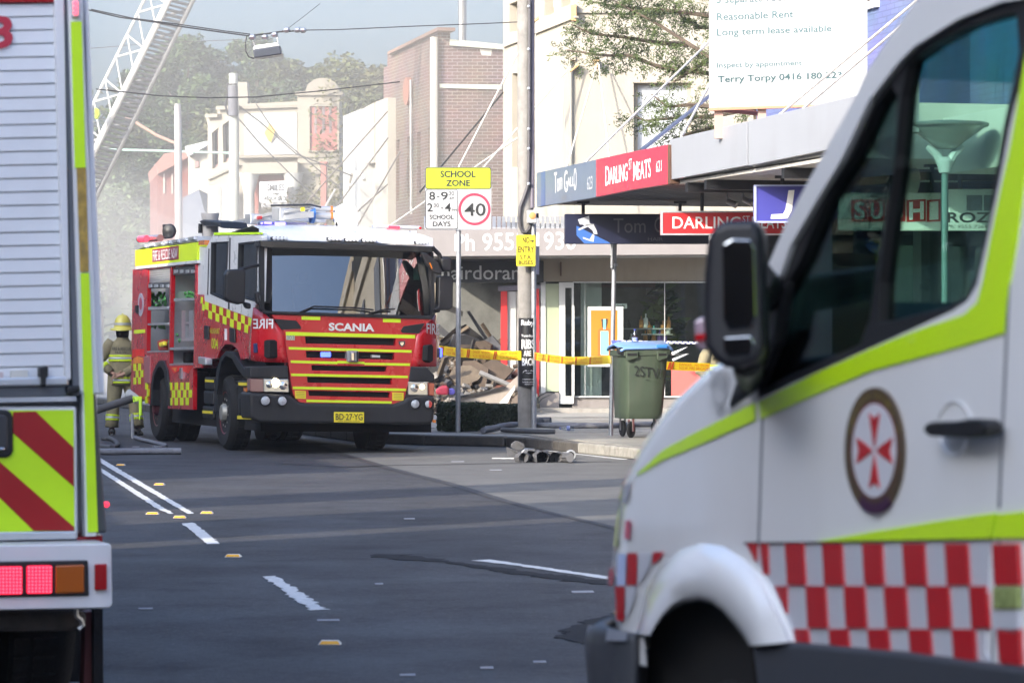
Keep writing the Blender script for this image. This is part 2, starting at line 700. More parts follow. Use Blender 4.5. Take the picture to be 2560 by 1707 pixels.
# kerbside lane of older, paler concrete-coloured surface with its seam
K = [Vector((-21.2, 128, 0)), Vector((-5.2, 62, 0)), Vector((-2.2, 50.2, 0)), Vector((-1.27, 49.1, 0)), Vector((-0.09, 48.4, 0)), Vector((0.17, 48.0, 0)), Vector((0.55, 46.6, 0)), Vector((1.53, 43.3, 0)), Vector((13.0, 2.0, 0)), Vector((17, -12, 0))]
seam = [gnd(*q) for q in zQ(-160, 150, 0, 205, 280, 290, 620, 380, 950, 480, 1250, 560, 1600, 640, 2000, 745)]
LANE = mat('kerbside_surface', (0.125, 0.122, 0.115), 0.8, var=0.25, vs=1.5, bump=0.35, bs=110, dirt=0.25)
lane = MB()
lp = [p + Vector((0, 0, 0.002)) for p in seam] + [Vector((7.0, 23.8, 0.002)), Vector((1.45, 43.4, 0.002)), Vector((0.1, 47.9, 0.002)), Vector((-1.27, 49.0, 0.002)), Vector((-2.3, 50.0, 0.002))]
lane.add(lp, [list(t) for t in tessellate_polygon([lp])])
lane.build('kerbside_lane', LANE, road)
SEAM = mat('seam_tar', (0.035, 0.034, 0.036), 0.7, var=0.3, vs=9, bump=0.4)
sm = MB()
rows = [[p + Vector((random.gauss(-0.05, .02), 0, 0.005)), p + Vector((random.gauss(0.05, .02), 0, 0.005))] for p in seam]
sm.grid(rows).build('tar_seam', SEAM, road)
dkl = MB()
for q in (zQ(0, 283, 250, 272, 620, 268, 1100, 255, 1600, 250), zQ(-400, 262, 0, 283, 230, 275)):
    ps = [gnd(*c) + Vector((0, 0, .006)) for c in q]
    dkl.grid([[p, p + Vector((0.0, 0.09, 0))] for p in ps])
dkl.build('road_dark_line', TAR, road)  # thin dark line across the lane

# raised reflective markers
MARKW = mat('marker_body', (0.62, 0.60, 0.52), 0.5, var=0.1)
MARKY = mat('marker_reflector', (0.85, 0.42, 0.02), 0.25, coat=0.6)
mk = None
for (x, y), lab in zip(z6(148, 270, 380, 386, 338, 560, 500, 582, 662, 556, 820, 814) + [(825, 1609)], (
        'yellow road marker farthest up the double white line, near the hoses', 'yellow road marker to the right of the double white line, halfway along it', 'dirty yellow road marker touching the left line where the double line ends', 'yellow road marker between the double line and the first dash',
        'yellow road marker just right of the end of the double line', 'yellow road marker between the two white dashes', 'yellow road marker nearest the camera, beyond the last dash')):
    p = gnd(x, y)
    if mk is None:
        mk = thing('road_marker', lab, 'road marker', p, 'yellow raised road markers')
        b = MB()
        b.add([p + Vector(c) for c in ((-.058, -.05, 0), (.058, -.05, 0), (.058, .05, 0), (-.058, .05, 0), (-.042, -.022, .019), (.042, -.022, .019), (.042, .022, .019), (-.042, .022, .019))], [[0, 1, 5, 4], [1, 2, 6, 5], [2, 3, 7, 6], [3, 0, 4, 7], [4, 5, 6, 7], [3, 2, 1, 0]])
        b.build('marker_body', MARKW, mk, bev=0.003)
        b = MB()
        b.add([p + Vector(c) for c in ((-.050, -.0475, .003), (.050, -.0475, .003), (.040, -.0265, .017), (-.040, -.0265, .017))], [[0, 1, 2, 3]])
        b.build('reflector', MARKY, mk, solid=0.003)
    else:
        clone(mk, p, label=lab, rotz=random.uniform(-.1, .1))

# footpath slabs and kerb
foot = MB()
fp = [k + Vector((0.12, 0.05, 0)) for k in K] + [Vector((60, -12, 0)), Vector((60, 200, 0)), Vector((-10, 200, 0))]
fp = [Vector((p.x, p.y, 0.134)) for p in fp]
foot.add(fp, [list(t) for t in tessellate_polygon([fp])])
footo = foot.build('footpath', CONC, kind='structure')
PAVE = [mat('pavement_%s' % n, c, 0.45, var=0.3, vs=2.2, bump=0.15, bs=70, dirt=0.3) for n, c in (('pale', (0.34, 0.32, 0.28)), ('mid', (0.29, 0.275, 0.245)), ('damp', (0.22, 0.21, 0.19)))]
e1, e2 = Vector((-.2425, .970, 0)), Vector((.970, .2425, 0))
o0 = Vector((1.80, 43.0, 0))
import itertools
for i, j in itertools.product(range(-1, 12), range(0, 4)):
    p = o0 + e1 * (i * 1.5) + e2 * (j * 1.2)
    if i > 4:
        p = o0 + e1 * (i * 1.5) + e2 * ((j - 1) * 1.2 + 0.75)
    t = random.uniform(-.003, .003)
    MB().prism([p + Vector((0, 0, .1)), p + e2 * 1.192 + Vector((0, 0, .1)), p + e2 * 1.192 + e1 * 1.49 + Vector((0, 0, .1)), p + e1 * 1.49 + Vector((0, 0, .1))], (0, 0, .05 + t)).build('paving_slab', random.choice(PAVE), footo)
KERBD = mat('kerb_stone_dark', (0.075, 0.068, 0.060), 0.55, var=0.45, vs=5, bump=0.5, bs=22, dirt=0.4)  # darker tone; the middle stretch of kerb is paler
KERBL = mat('kerb_stone_pale', (0.27, 0.255, 0.22), 0.8, var=0.3, vs=6, bump=0.4, bs=30, dirt=0.5)
kerb = None
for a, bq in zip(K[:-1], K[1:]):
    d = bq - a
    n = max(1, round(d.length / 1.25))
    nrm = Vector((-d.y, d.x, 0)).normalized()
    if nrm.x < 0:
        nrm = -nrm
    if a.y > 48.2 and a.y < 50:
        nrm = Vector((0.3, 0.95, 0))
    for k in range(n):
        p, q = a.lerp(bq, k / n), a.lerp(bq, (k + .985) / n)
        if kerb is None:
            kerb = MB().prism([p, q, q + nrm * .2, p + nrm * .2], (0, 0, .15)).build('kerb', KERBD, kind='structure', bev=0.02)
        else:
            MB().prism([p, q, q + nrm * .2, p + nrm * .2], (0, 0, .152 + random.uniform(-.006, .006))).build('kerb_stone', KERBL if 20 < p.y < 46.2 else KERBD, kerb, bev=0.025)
gut = MB()
gut.prism([Vector((.05, 48.1, 0)), Vector((.13, 48.1, 0)), Vector((1.47, 43.3, 0)), Vector((1.36, 43.3, 0))], (0, 0, .006))
gut.build('gutter_line', mat('gutter_mortar', (0.42, 0.42, 0.41), .7, var=.2), road)

# wooded hill behind the street
HILL = mat('hillside', (0.07, 0.085, 0.04), 0.95, var=0.4, vs=0.2)
rows = []
for j in range(14):
    y = 150 + j * 22
    rows.append([Vector((x, y, -0.5 + max(0, min(1, (y - 165) / 120.0)) * (23 + 4 * math.sin(x * .05)) * (0.55 + .45 / (1 + math.exp((x - 40) * .06))))) for x in range(-160, 161, 10)])
MB().grid(rows).build('hill', HILL, kind='structure', smooth=True)

# ================================================================== RIGHT SIDE OF THE STREET
D = Vector((-.2425, .970, 0))
AW = Plane((1.99, 43.4, 0), -D, (.970, .2425, 0))          # awning fascia line
FRO = AW.o + AW.w * 3.4


def rp(s, z, d=0.0):
    return AW.o + D * s + AW.w * d + Vector((0, 0, z))


def sbox(m, s0, s1, z0, z1_, d0, d1):
    return m.prism([rp(s0, z0, d0), rp(s1, z0, d0), rp(s1, z0, d1), rp(s0, z0, d1)], (0, 0, z1_ - z0))


BLUEWALL = brickmat('painted_brick_blue', (0.10, 0.13, 0.33), (0.09, 0.12, 0.29), (0.08, 0.10, 0.25))
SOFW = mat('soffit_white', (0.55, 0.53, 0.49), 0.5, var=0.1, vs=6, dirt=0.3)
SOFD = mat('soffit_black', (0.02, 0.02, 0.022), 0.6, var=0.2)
b1 = thing('shop_building', 'blue painted brick shop building behind the white lease board, awning along its front', 'building', rp(0, 0, 3.4))
wl = MB()
sbox(wl, -7.2, 6.9, 3.62, 10.2, 3.45, 3.8)
sbox(wl, -7.2, 6.9, 0.15, 10.2, 12.0, 12.3)
for s0, s1 in ((6.6, 6.9), (-7.2, -6.9)):
    sbox(wl, s0, s1, 0.15, 10.2, 3.82, 11.98)
wl.build('wall', BLUEWALL, b1)
r_ = MB()
sbox(r_, -7.2, 6.9, 9.8, 9.95, 3.82, 11.98)
r_.build('roof', DKGREY, b1)
cp = MB()
sbox(cp, -7.25, 6.95, 10.2, 10.45, 3.35, 3.9)
cp.build('parapet_cap', OFFWHITE, b1)
FRAMEW = mat('window_frame_paint', (0.70, 0.68, 0.62), 0.5, var=0.05, dirt=0.1)
for s0 in (-5.6, -3.2, -0.9, 1.6, 3.9):
    fr = MB()
    for a in ((s0, s0 + 1.1, 6.0, 6.1), (s0, s0 + 1.1, 7.9, 8.0), (s0, s0 + .1, 6.1, 7.9), (s0 + 1.0, s0 + 1.1, 6.1, 7.9), (s0 + .1, s0 + 1.0, 6.95, 7.02)):
        sbox(fr, a[0], a[1], a[2], a[3], 3.38, 3.47)
    f = fr.build('window', FRAMEW, b1)
    pn = MB()
    sbox(pn, s0 + .1, s0 + 1.0, 6.1, 7.9, 3.42, 3.44)
    pn.build('pane', WINDARK, f)
DARKSHOP = mat('dark_shop_interior', (0.03, 0.03, 0.032), 0.8, var=0.3)
sf = MB()
sbox(sf, -7.2, 6.9, 0.16, 3.6, 5.2, 5.4)
sf.build('shop_interior', DARKSHOP, b1)
for s0, s1 in ((-7.2, -6.9), (-3.5, -3.2), (-.1, .2), (3.2, 3.45), (6.6, 6.9)):
    m_ = MB()
    sbox(m_, s0, s1, 0.15, 3.6, 3.4, 3.75)
    m_.build('pier', mat('pier_tile', (0.10, 0.10, 0.11), .3, var=.2), b1)
for s0, s1 in ((-6.9, -3.5), (-3.2, -.1), (.2, 3.2), (3.45, 6.6)):
    m_ = MB()
    sbox(m_, s0, s1, 0.6, 2.9, 3.52, 3.54)
    m_.build('shop_window', SHOPGLASS, b1)
    m_ = MB()
    sbox(m_, s0, s1, 0.15, 0.6, 3.5, 3.6)
    m_.build('stall_riser', mat('riser_red', (.35, .05, .05), .4), b1)
# awning: boards of the soffit, one strip after the other
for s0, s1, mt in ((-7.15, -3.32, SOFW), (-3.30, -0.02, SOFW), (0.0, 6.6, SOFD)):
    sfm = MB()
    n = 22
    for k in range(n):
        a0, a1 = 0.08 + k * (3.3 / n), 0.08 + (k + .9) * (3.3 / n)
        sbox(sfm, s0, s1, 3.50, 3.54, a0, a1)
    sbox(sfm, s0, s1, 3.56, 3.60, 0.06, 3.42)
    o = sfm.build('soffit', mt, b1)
rfm = MB()
sbox(rfm, -7.15, 6.6, 3.93, 3.98, 0.07, 3.44)
rfm.build('awning_roof', mat('awning_iron', (.35, .36, .37), .5, metal=.3, var=.2, dirt=.3), b1)
em = MB()
sbox(em, -7.28, -7.17, 3.46, 4.06, 0.0, 3.4)
em.build('awning_end', OFFWHITE, b1)
FASC = mat('fascia_sheet', (0.27, 0.28, 0.305), 0.4, var=0.04, vs=1.5, dirt=0.10)
for a in (zB(0, 940, 458, 832, 458, 1132, 0, 1218, -70, 1230, -70, 957), zB(468, 828, 1600, 560, 1600, 905, 468, 1135)):
    MB().slab(AW, a, -0.03, 0.03).build('fascia_panel', FASC, b1, bev=0.006)
bm_ = MB()
for s0 in (-4.4, -1.4, -0.6):
    sbox(MB(), s0, s0 + .1, 3.38, 3.5, .08, 3.4).build('awning_beam', BLACKP, b1)

# fascia signs
tg = thing('fascia_sign', 'grey TOM GALLO HAIR 623 sign on the end of the awning edge', 'sign', AW.p(1500, 470))
TGREY = mat('sign_slate', (0.115, 0.145, 0.20), 0.4, var=0.04)
slab(AW, z8(240, 285, 822, 155, 822, 522, 240, 620), -0.05, 0.03, 'panel', TGREY, tg, bev=.004)
slab(AW, z8(285, 277, 322, 268, 322, 603, 285, 612), -0.054, -0.03, 'side_stripe', mat('sign_navy', (.06, .10, .22), .4), tg)
txt(AW, 'Tom', z8(415, 282, 492, 268, 492, 445, 415, 492), WHITEINK, tg, -.056)
txt(AW, 'G', z8(512, 262, 543, 256, 543, 470, 512, 478), WHITEINK, tg, -.056)
txt(AW, 'ALL', z8(545, 330, 605, 315, 605, 410, 545, 425), WHITEINK, tg, -.056)
txt(AW, 'O', z8(605, 240, 632, 234, 632, 452, 605, 462), WHITEINK, tg, -.056)
txt(AW, 'HAIR', z8(488, 508, 535, 496, 535, 548, 488, 560), GREYINK, tg, -.056)
txt(AW, '623', z8(736, 325, 788, 312, 788, 440, 736, 455), mat('pale_ink', (.5, .52, .56), .5), tg, -.056)
ds = thing('fascia_sign', 'red DARLING ST MEATS 621 sign on the awning edge', 'sign', AW.p(1580, 440))
DRED = mat('sign_crimson', (0.42, 0.035, 0.065), 0.35, var=0.05)
slab(AW, z8(824, 153, 1135, 86, 1135, 456, 824, 520), -0.055, 0.03, 'panel', DRED, ds, bev=.004)
slab(AW, z8(1137, 86, 1522, 8, 1522, 394, 1137, 455), -0.055, 0.03, 'panel', DRED, ds, bev=.004)
slab(AW, z8(1524, 6, 1548, 10, 1550, 388, 1524, 396), -0.05, 0.1, 'timber_end', mat('brown_timber', (.10, .05, .03), .7, var=.3), ds)
txt(AW, 'D', z8(915, 222, 955, 213, 955, 403, 915, 412), WHITEINK, ds, -.06, bold=.012)
txt(AW, 'ARLING', z8(955, 232, 1132, 185, 1132, 360, 955, 402), WHITEINK, ds, -.06, bold=.012)
txt(AW, 'ST', z8(1145, 150, 1174, 143, 1174, 245, 1145, 258), WHITEINK, ds, -.06)
txt(AW, 'M', z8(1188, 178, 1228, 168, 1228, 352, 1188, 362), WHITEINK, ds, -.06, bold=.012)
txt(AW, 'EATS', z8(1230, 182, 1360, 136, 1360, 328, 1230, 354), WHITEINK, ds, -.06, bold=.012)
txt(AW, '621', z8(1412, 172, 1466, 155, 1466, 268, 1412, 280), WHITEINK, ds, -.06)


def blade(Y, q, m, label, hang, edge=None):
    P = Plane((0, Y, 0), (1, 0, 0), (0, 1, 0))
    c = P.p(*q[0])
    t = thing('hanging_sign', label, 'sign', c)
    slab(P, q, 0, 0.14, 'sign_box', m, t, bev=.01)
    for x in hang:
        hb = MB()
        a = P.p(x, q[0][1], .07)
        a.z = min(a.z, 3.4)
        hb.tube([a, Vector((a.x, a.y, 3.50))], 0.025, 6)
        hb.bx(a.x - .09, a.y - .05, 3.47, a.x + .09, a.y + .05, 3.50)
        hb.build('bracket', BLACKP, t)
    if edge:
        fm = MB()
        fm.sheet(P, q, [[(x + (6 if i in (0, 3) else -6), y + (4 if i < 2 else -4)) for i, (x, y) in enumerate(q)]], -.012, .02)
        fm.build('frame', edge, t)
    return P, t


P, t = blade(48.6, [(1411, 535), (1772, 535), (1772, 610), (1411, 610)], mat('sign_midnight', (0.008, 0.010, 0.035), 0.35), 'dark navy Tom Gallo hair sign with a top hat profile hanging under the awning', (1458, 1700))
HATG = mat('sign_silver', (0.50, 0.52, 0.56), 0.5)
slab(P, z8(645, 740, 755, 705, 760, 775, 790, 790, 720, 805, 690, 790, 665, 790), -.004, 0, 'hat_emblem', HATG, t)
slab(P, z8(650, 835, 720, 795, 800, 785, 805, 800, 830, 850, 838, 885, 800, 882, 790, 850, 745, 812, 690, 835, 655, 848), -.004, 0, 'face_emblem', HATG, t)
slab(P, z8(695, 912, 760, 935, 790, 882, 808, 895, 800, 960, 755, 948, 695, 928), -.004, 0, 'collar_emblem', HATG, t)
slab(P, z8(632, 802, 700, 838, 960, 968, 960, 976, 710, 976, 632, 895), -.002, 0, 'sunlit_field', mat('sign_sunlit_blue', (.04, .13, .42), .4), t)  # sunlit corner of the sign put into the colour
DIM = mat('sign_dim_letters', (0.12, 0.12, 0.14), 0.5)
txt(P, 'Tom', z8(995, 730, 1310, 730, 1310, 872, 995, 872), DIM, t)
txt(P, 'GALLO', z8(1395, 715, 1860, 715, 1860, 872, 1395, 872), DIM, t)
txt(P, 'HAIR', z8(1332, 915, 1480, 915, 1480, 950, 1332, 950), DIM, t)
P, t = blade(44.6, z8(1455, 658, 2750, 655, 2750, 893, 1455, 893), mat('sign_scarlet', (0.55, 0.02, 0.025), 0.3), 'red DARLING ST MEATS sign with a silver frame hanging under the awning', (1755, 1950), ALU)
txt(P, 'DARLING', z8(1572, 712, 2240, 712, 2240, 830, 1572, 830), WHITEINK, t, bold=.01)
txt(P, 'ST', z8(2260, 705, 2330, 705, 2330, 770, 2260, 770), WHITEINK, t)
txt(P, 'MEATS', z8(2350, 712, 2690, 712, 2690, 830, 2350, 830), WHITEINK, t, bold=.01)
P, t = blade(41.0, [(1885, 462), (2240, 462), (2240, 557), (1885, 557)], mat('sign_violet_blue', (0.055, 0.055, 0.30), 0.3), 'violet blue sign with a large white letter J hanging beside the ambulance', (1956, 2180), mat('sign_light_edge', (.45, .5, .75), .4))
slab(P, zB(742, 1302, 783, 1300, 765, 1440, 735, 1495, 620, 1497, 625, 1467, 705, 1463, 722, 1430), -.006, 0, 'letter', WHITEINK, t)
slab(P, ell((2035, 520), 28, 26), -.006, 0, 'letter', WHITEINK, t)
P, t = blade(38.4, zD(1040, 215, 1705, 215, 1705, 462, 1040, 462), mat('sign_plain_white', (0.75, 0.75, 0.72), 0.4), 'white sign with SUSHI in red tiles seen through the ambulance door window', (2160, 2330))
for i, ch in enumerate('SUSHI'):
    x0 = (1118, 1228, 1345, 1480, 1612)[i]
    x1 = (1222, 1338, 1472, 1606, 1702)[i]
    slab(P, zD(x0, 262, x1, 255, x1, 400, x0, 405), -.008, 0, 'letter_tile', mat('tile_red', (.52, .03, .03), .35), t)
    txt(P, ch, zD(x0 + 18, 275, x1 - 14, 270, x1 - 14, 388, x0 + 18, 392), WHITEINK, t, -.012, bold=.03)
P, t = blade(37.2, zD(1755, 190, 2420, 190, 2420, 462, 1755, 462), mat('sign_dull_white', (0.60, 0.62, 0.60), 0.4), 'white sign with dark ROZELLE lettering and phone number seen through the ambulance window', (2400, 2560))
txt(P, 'ROZELLE', zD(1745, 342, 2300, 342, 2300, 410, 1745, 410), INK, t, bold=.02)
txt(P, 'Ph. 9555 7266   Fax. 9555', zD(1745, 424, 2230, 424, 2230, 446, 1745, 446), INK, t)
for x0, x1 in ((1872, 1975), (1985, 2090)):
    slab(P, zD(x0, 230, x1, 230, x1, 332, x0, 332), -.006, 0, 'picture_panel', mat('panel_slate', (.12, .14, .17), .4, var=.4, vs=20), t)
# lease board standing on the awning
LB = Plane((0, 41.0, 0), (1, 0, -0.012), (0, 1, 0))
lb = thing('lease_board', 'large white real estate lease board standing on the white awning', 'sign board', LB.p(1960, 275))
BOARDW = mat('board_white', (0.48, 0.48, 0.475), 0.4, var=0.02)
slab(LB, [(1773, -260), (2168, -275), (2168, 258), (1773, 270)], 0, .04, 'panel', BOARDW, lb)
slab(LB, [(1773, 270), (2168, 258), (2168, 263), (1773, 277)], -.02, .06, 'bottom_rail', mat('rail_salmon', (.55, .25, .15), .6), lb)
LG = mat('board_grey_text', (0.09, 0.16, 0.17), 0.5)
LG2 = mat('board_bold_text', (0.05, 0.10, 0.105), 0.5)
for body, q, m_, bo in (('3 separate rooms', zB(250, -30, 790, -50, 790, 22, 250, 42), LG, .008), ('Reasonable Rent', zB(252, 92, 775, 72, 775, 122, 252, 142), LG, .008), ('Long term lease available', zB(252, 200, 1036, 172, 1036, 230, 252, 262), LG, .008), ('Inspect by appointment', zB(252, 430, 834, 414, 834, 458, 252, 478), LG, .008),
                        ('Terry Torpy 0416 180 223', zB(258, 520, 1106, 490, 1106, 548, 258, 580), LG2, .018), ('uptons.com', zB(255, 655, 630, 640, 630, 690, 255, 700), mat('board_faded_text', (.42, .40, .36), .5), .015)):
    txt(LB, body, q, m_, lb, -.005, bold=bo)
for x in (1797, 1905):
    pm = MB()
    a = LB.p(x, 268, .06)
    pm.bx(a.x - .05, a.y, 3.95, a.x + .05, a.y + .08, a.z + 1.5)
    pm.build('post', mat('post_salmon', (.5, .33, .27), .7, var=.1), lb)
br = MB()
br.tube([LB.p(1800, 274, .1), LB.p(1900, 285, 1.2)], .03, 6)
br.build('brace', mat('brace_red', (.35, .10, .07), .7), lb)


def rod(a, b, lab, m=None, r=0.018, name='awning_stay', cat='stay rod', grp='stay rods holding up the awnings'):
    o = MB().tube([a, b], r, 6).build(name, m or mat('stay_paint', (0.62, 0.58, 0.50), .6, var=.15, vs=20, dirt=.4), smooth=True)
    return tag(o, lab, cat, grp)


RUST = mat('stay_rusty', (0.55, 0.50, 0.44), .7, var=.3, vs=9, dirt=.6)
PB = Plane((0, 40.0, 0), (1, 0, 0), (0, 1, 0))


def toward(x, y, Y):
    return at(x, y, Y)


rod(at(1948, 288, 39.4), at(2330, -30, 40.6), 'upper stay rod crossing in front of the white lease board', RUST)
rod(at(2008, 272, 38.8), at(2330, 0, 40.4), 'rusty lower stay rod crossing the lease board below the other', RUST)
rod(at(1602, 377, 45), at(1900, 140, 48.6), 'twin steel stay rods rising right from the red sign towards the lease board', STEEL, .03)
rod(at(1703, 342, 43), at(1775, 210, 46), 'short pale stay rod left of the lease board bottom corner')
rod(at(1465, 405, 48), at(1800, 78, 51), 'long pale stay rod from the grey sign up through the tree leaves')
CF = Plane((0, 66.3, 0), (1, 0, 0), (0, 1, 0))

# ------------------------------------------------------------------ cream corner building with the damaged shops
cb = thing('corner_building', 'tall cream rendered corner building behind the utility pole', 'building', (1.2, 66.3, 0))
xc = CF.p(1435, 0).x
CL = Plane((xc, 66.3, 0), (.25, -.97, 0), (.97, .25, 0))
wn = zA(1285, 775, 1820, 775, 1820, 1420, 1285, 1420)
top = -420
m_ = MB()
m_.sheet(CF, [(1435, top), (2300, top), (2300, 560), (1435, 560)], [wn, rc(1530, -260, 1660, -60), rc(1750, -260, 1880, -60)], 0, .25)
m_.build('wall', CREAM, cb)
m_ = MB()
m_.sheet(CL, [(1258, top + 24), (1435, top), (1435, 560), (1258, 555)], [zA(125, 40, 215, 5, 215, 290, 125, 300), zA(452, -80, 548, -110, 548, 128, 452, 152), zA(610, -120, 700, -150, 700, 45, 610, 72), zA(150, 690, 215, 680, 215, 1560, 150, 1560)], 0, .25)
m_.build('wall', CREAM, cb)
for Pq, q in ((CF, wn), (CF, rc(1530, -260, 1660, -60)), (CF, rc(1750, -260, 1880, -60)), (CL, zA(125, 40, 215, 5, 215, 290, 125, 300)), (CL, zA(452, -80, 548, -110, 548, 128, 452, 152)), (CL, zA(610, -120, 700, -150, 700, 45, 610, 72)), (CL, zA(150, 690, 215, 680, 215, 1560, 150, 1560))):
    x0, x1 = min(a for a, _ in q), max(a for a, _ in q)
    y0, y1 = min(b for _, b in q), max(b for _, b in q)
    fr = MB()
    cxm, cym = (x0 + x1) / 2, (y0 + y1) / 2
    q2 = [(cxm + (a - cxm) * .86, cym + (b - cym) * .93) for a, b in q]
    fr.sheet(Pq, [(cxm + (a - cxm) * 1.05, cym + (b - cym) * 1.03) for a, b in q], [q2], .16, .24)
    f = fr.build('window', mat('window_tan', (.42, .36, .27), .6, var=.1), cb)
    pn = MB()
    ym = y0 + (y1 - y0) * .68
    pn.slab(Pq, [(a, min(b, ym)) for a, b in q2], .19, .22)
    pn.build('blind', mat('pale_blind', (.50, .51, .52), .6, var=.03), f)
    pn = MB()
    pn.slab(Pq, [(a, max(b, ym)) for a, b in q2], .2, .23)
    pn.build('pane', WINDARK if Pq is CL else mat('pale_blind', (.7, .7, .7)), f)
m_ = MB()
m_.slab(CF, zA(750, 100, 2500, 105, 2500, 118, 750, 122), -.06, .02)
m_.slab(CL, zA(350, 300, 700, 165, 735, 150, 735, 168, 350, 322), -.06, .02)
m_.slab(CL, zA(60, 430, 215, 370, 215, 386, 60, 446), -.06, .02)
m_.build('string_course', CREAM2, cb)
m_ = MB()
m_.slab(CF, zA(1270, 752, 1835, 752, 1835, 772, 1270, 774), -.03, .05)
m_.slab(CL, zA(600, 540, 685, 505, 690, 560, 630, 580), -.1, .02)
m_.build('hood_mould', mat('mould_tan', (.40, .35, .27), .8), cb)
m_ = MB()
m_.slab(CF, zA(625, 560, 690, 540, 690, 1600, 650, 1600), -.12, .02)
m_.build('pilaster', CREAM2, cb)
m_ = MB()
for q in (zA(905, 560, 960, 555, 965, 625, 935, 630), zA(690, 660, 770, 590, 775, 610, 700, 672), zA(350, 190, 400, 150, 400, 175, 360, 205)):
    m_.slab(CF, q, -.22, 0)
m_.slab(CF, zA(700, 50, 750, 40, 750, 195, 700, 190), -.2, .02)
m_.build('stay_anchor', mat('anchor_rust', (.55, .36, .18), .8, var=.3, vs=12), cb)
bk = MB()
bk.bx(xc + .3, 66.55, 3.4, xc + 12, 78, 13.5)
bk.build('rear_wing', CREAM, cb)
FASCY = 64.4
HFa = Plane((0, FASCY, 0), (1, 0, 0), (0, 1, 0))
an = at(1493, 158, 66.0)
rod(an, HFa.p(1402, 470), 'thin stay rod slanting left from the ring on the cream wall')
rod(an + Vector((.03, 0, 0)), HFa.p(1532, 470), 'thin stay rod dropping almost straight from the ring on the cream wall')
rod(at(1428, 165, 66.0), HFa.p(1100, 545), 'long stay rod from the cream wall down behind the pole to the left')
rod(at(1299, 125, 66), HFa.p(990, 720), 'pale stay rod falling left between pole and brick wall')
rod(at(1257, 232, 69), HFa.p(1050, 480), 'dark stay cable against the brick wall', mat('dark_cable', (.05, .05, .05), .6), .02)
rod(at(1301, 340, 66), HFa.p(960, 575), 'lower pale stay rod falling left above the school sign')

# ------------------------------------------------------------------ ground floor shops (Ph 9555 1930)
hs = thing('salon_shop', 'wrecked salon shopfront with grey phone number fascia and black sign', 'shop', (1.0, 66, 0))
FGREY = mat('fascia_warm_grey', (0.26, 0.235, 0.225), 0.5, var=0.04, dirt=.1)
slab(HFa, [(1040, 574), (1795, 568), (1795, 636), (1040, 641)], 0, .12, 'fascia', FGREY, hs)
txt(HFa, 'Ph 9555 1930', [(1137, 585), (1440, 579), (1440, 624), (1137, 628)], WHITEINK, hs, bold=.006)
m_ = MB()
for k in range(60):
    x = 1060 + k * 12.2
    m_.prism([at(x, 572, FASCY + .1), at(x + 9, 572, FASCY + .1), at(x + 9, 545, 66), at(x, 545, 66)], (0, 0, .03))
m_.build('awning_sheet', GALV, hs)
m_ = MB()
m_.slab(HFa, [(1040, 642), (1795, 637), (1795, 639), (1040, 644)], .12, 1.8)
m_.build('soffit', mat('soffit_dull', (.3, .29, .27), .8), hs)
HF = Plane((0, 66.0, 0), (1, 0, 0), (0, 1, 0))
BEIGE = mat('beige_wall', (0.33, 0.28, 0.21), 0.8, var=0.06, dirt=.12)
slab(HF, [(1352, 630), (1800, 630), (1800, 702), (1352, 704)], 0, .3, 'bulkhead', BEIGE, hs)
slab(HF, [(1400, 655), (1404, 655), (1404, 690), (1400, 690)], -.06, 0, 'pipe_stub', mat('stub_brown', (.12, .07, .05), .7), hs)
slab(HF, [(1085, 652), (1359, 652), (1359, 706), (1085, 706)], -.25, .05, 'sign_box', mat('sign_black', (.012, .012, .013), .4), hs)
txt(HF, 'hairdorama', [(1104, 664), (1338, 664), (1338, 699), (1104, 699)], mat('sign_pale_grey', (.55, .55, .53), .5), hs, -.256, bold=.004)
slab(HF, [(1040, 700), (1092, 700), (1092, 1022), (1040, 1022)], 0, .3, 'pier', BEIGE, hs)
REDJ = mat('red_jamb', (0.62, 0.025, 0.025), 0.45, var=.06)
slab(HF, [(1252, 728), (1268, 728), (1268, 963), (1252, 963)], -.05, .1, 'door_jamb', REDJ, hs)
slab(HF, [(1339, 722), (1348, 722), (1348, 990), (1339, 990)], -.05, .1, 'door_jamb', REDJ, hs)
slab(HF, [(1245, 715), (1300, 712), (1352, 712), (1352, 724), (1245, 728)], -.04, .1, 'door_head', mat('head_violet_grey', (.2, .18, .22), .6), hs)
GREYW = mat('grey_white_door', (.52, .52, .50), .5, var=.05)
slab(HF, [(1269, 729), (1290, 729), (1290, 965), (1269, 965)], .02, .08, 'door', GREYW, hs)
slab(HF, [(1291, 729), (1338, 726), (1338, 980), (1291, 968)], .05, .09, 'door', mat('cream_door', (.62, .58, .5), .5, var=.05), hs)
slab(HF, zI(12, 115, 145, 115, 145, 1170, 12, 1170), .0, .1, 'green_panel', mat('sage_panel', (.36, .40, .27), .6, var=.05), hs)
WF = mat('white_shop_frame', (.60, .60, .58), .4, var=.03, dirt=.08)
slab(HF, [(1352, 704), (1364, 704), (1364, 1022), (1352, 1000)], -.03, .1, 'frame_post', WF, hs)
m_ = MB()
m_.sheet(HF, zI(148, 100, 292, 100, 292, 1290, 148, 1290), [zI(208, 155, 272, 155, 272, 1215, 208, 1215)], -.06, .06)
dr = m_.build('glass_door', WF, hs)
slab(HF, zI(208, 155, 272, 155, 272, 1215, 208, 1215), -.02, 0, 'pane', SHOPGLASS, dr)
slab(HF, zI(275, 330, 298, 330, 298, 1215, 275, 1215), -.14, -.07, 'door_edge', WF, dr)
m_ = MB()
for q in (zI(284, 95, 1800, 95, 1800, 106, 284, 106), zI(290, 1215, 1800, 1215, 1800, 1228, 290, 1228), zI(1180, 106, 1186, 106, 1186, 1215, 1180, 1215), zI(400, 106, 404, 106, 404, 1215, 400, 1215)):
    m_.slab(HF, q, -.04, .04)
m_.build('window_frame', WF, hs)
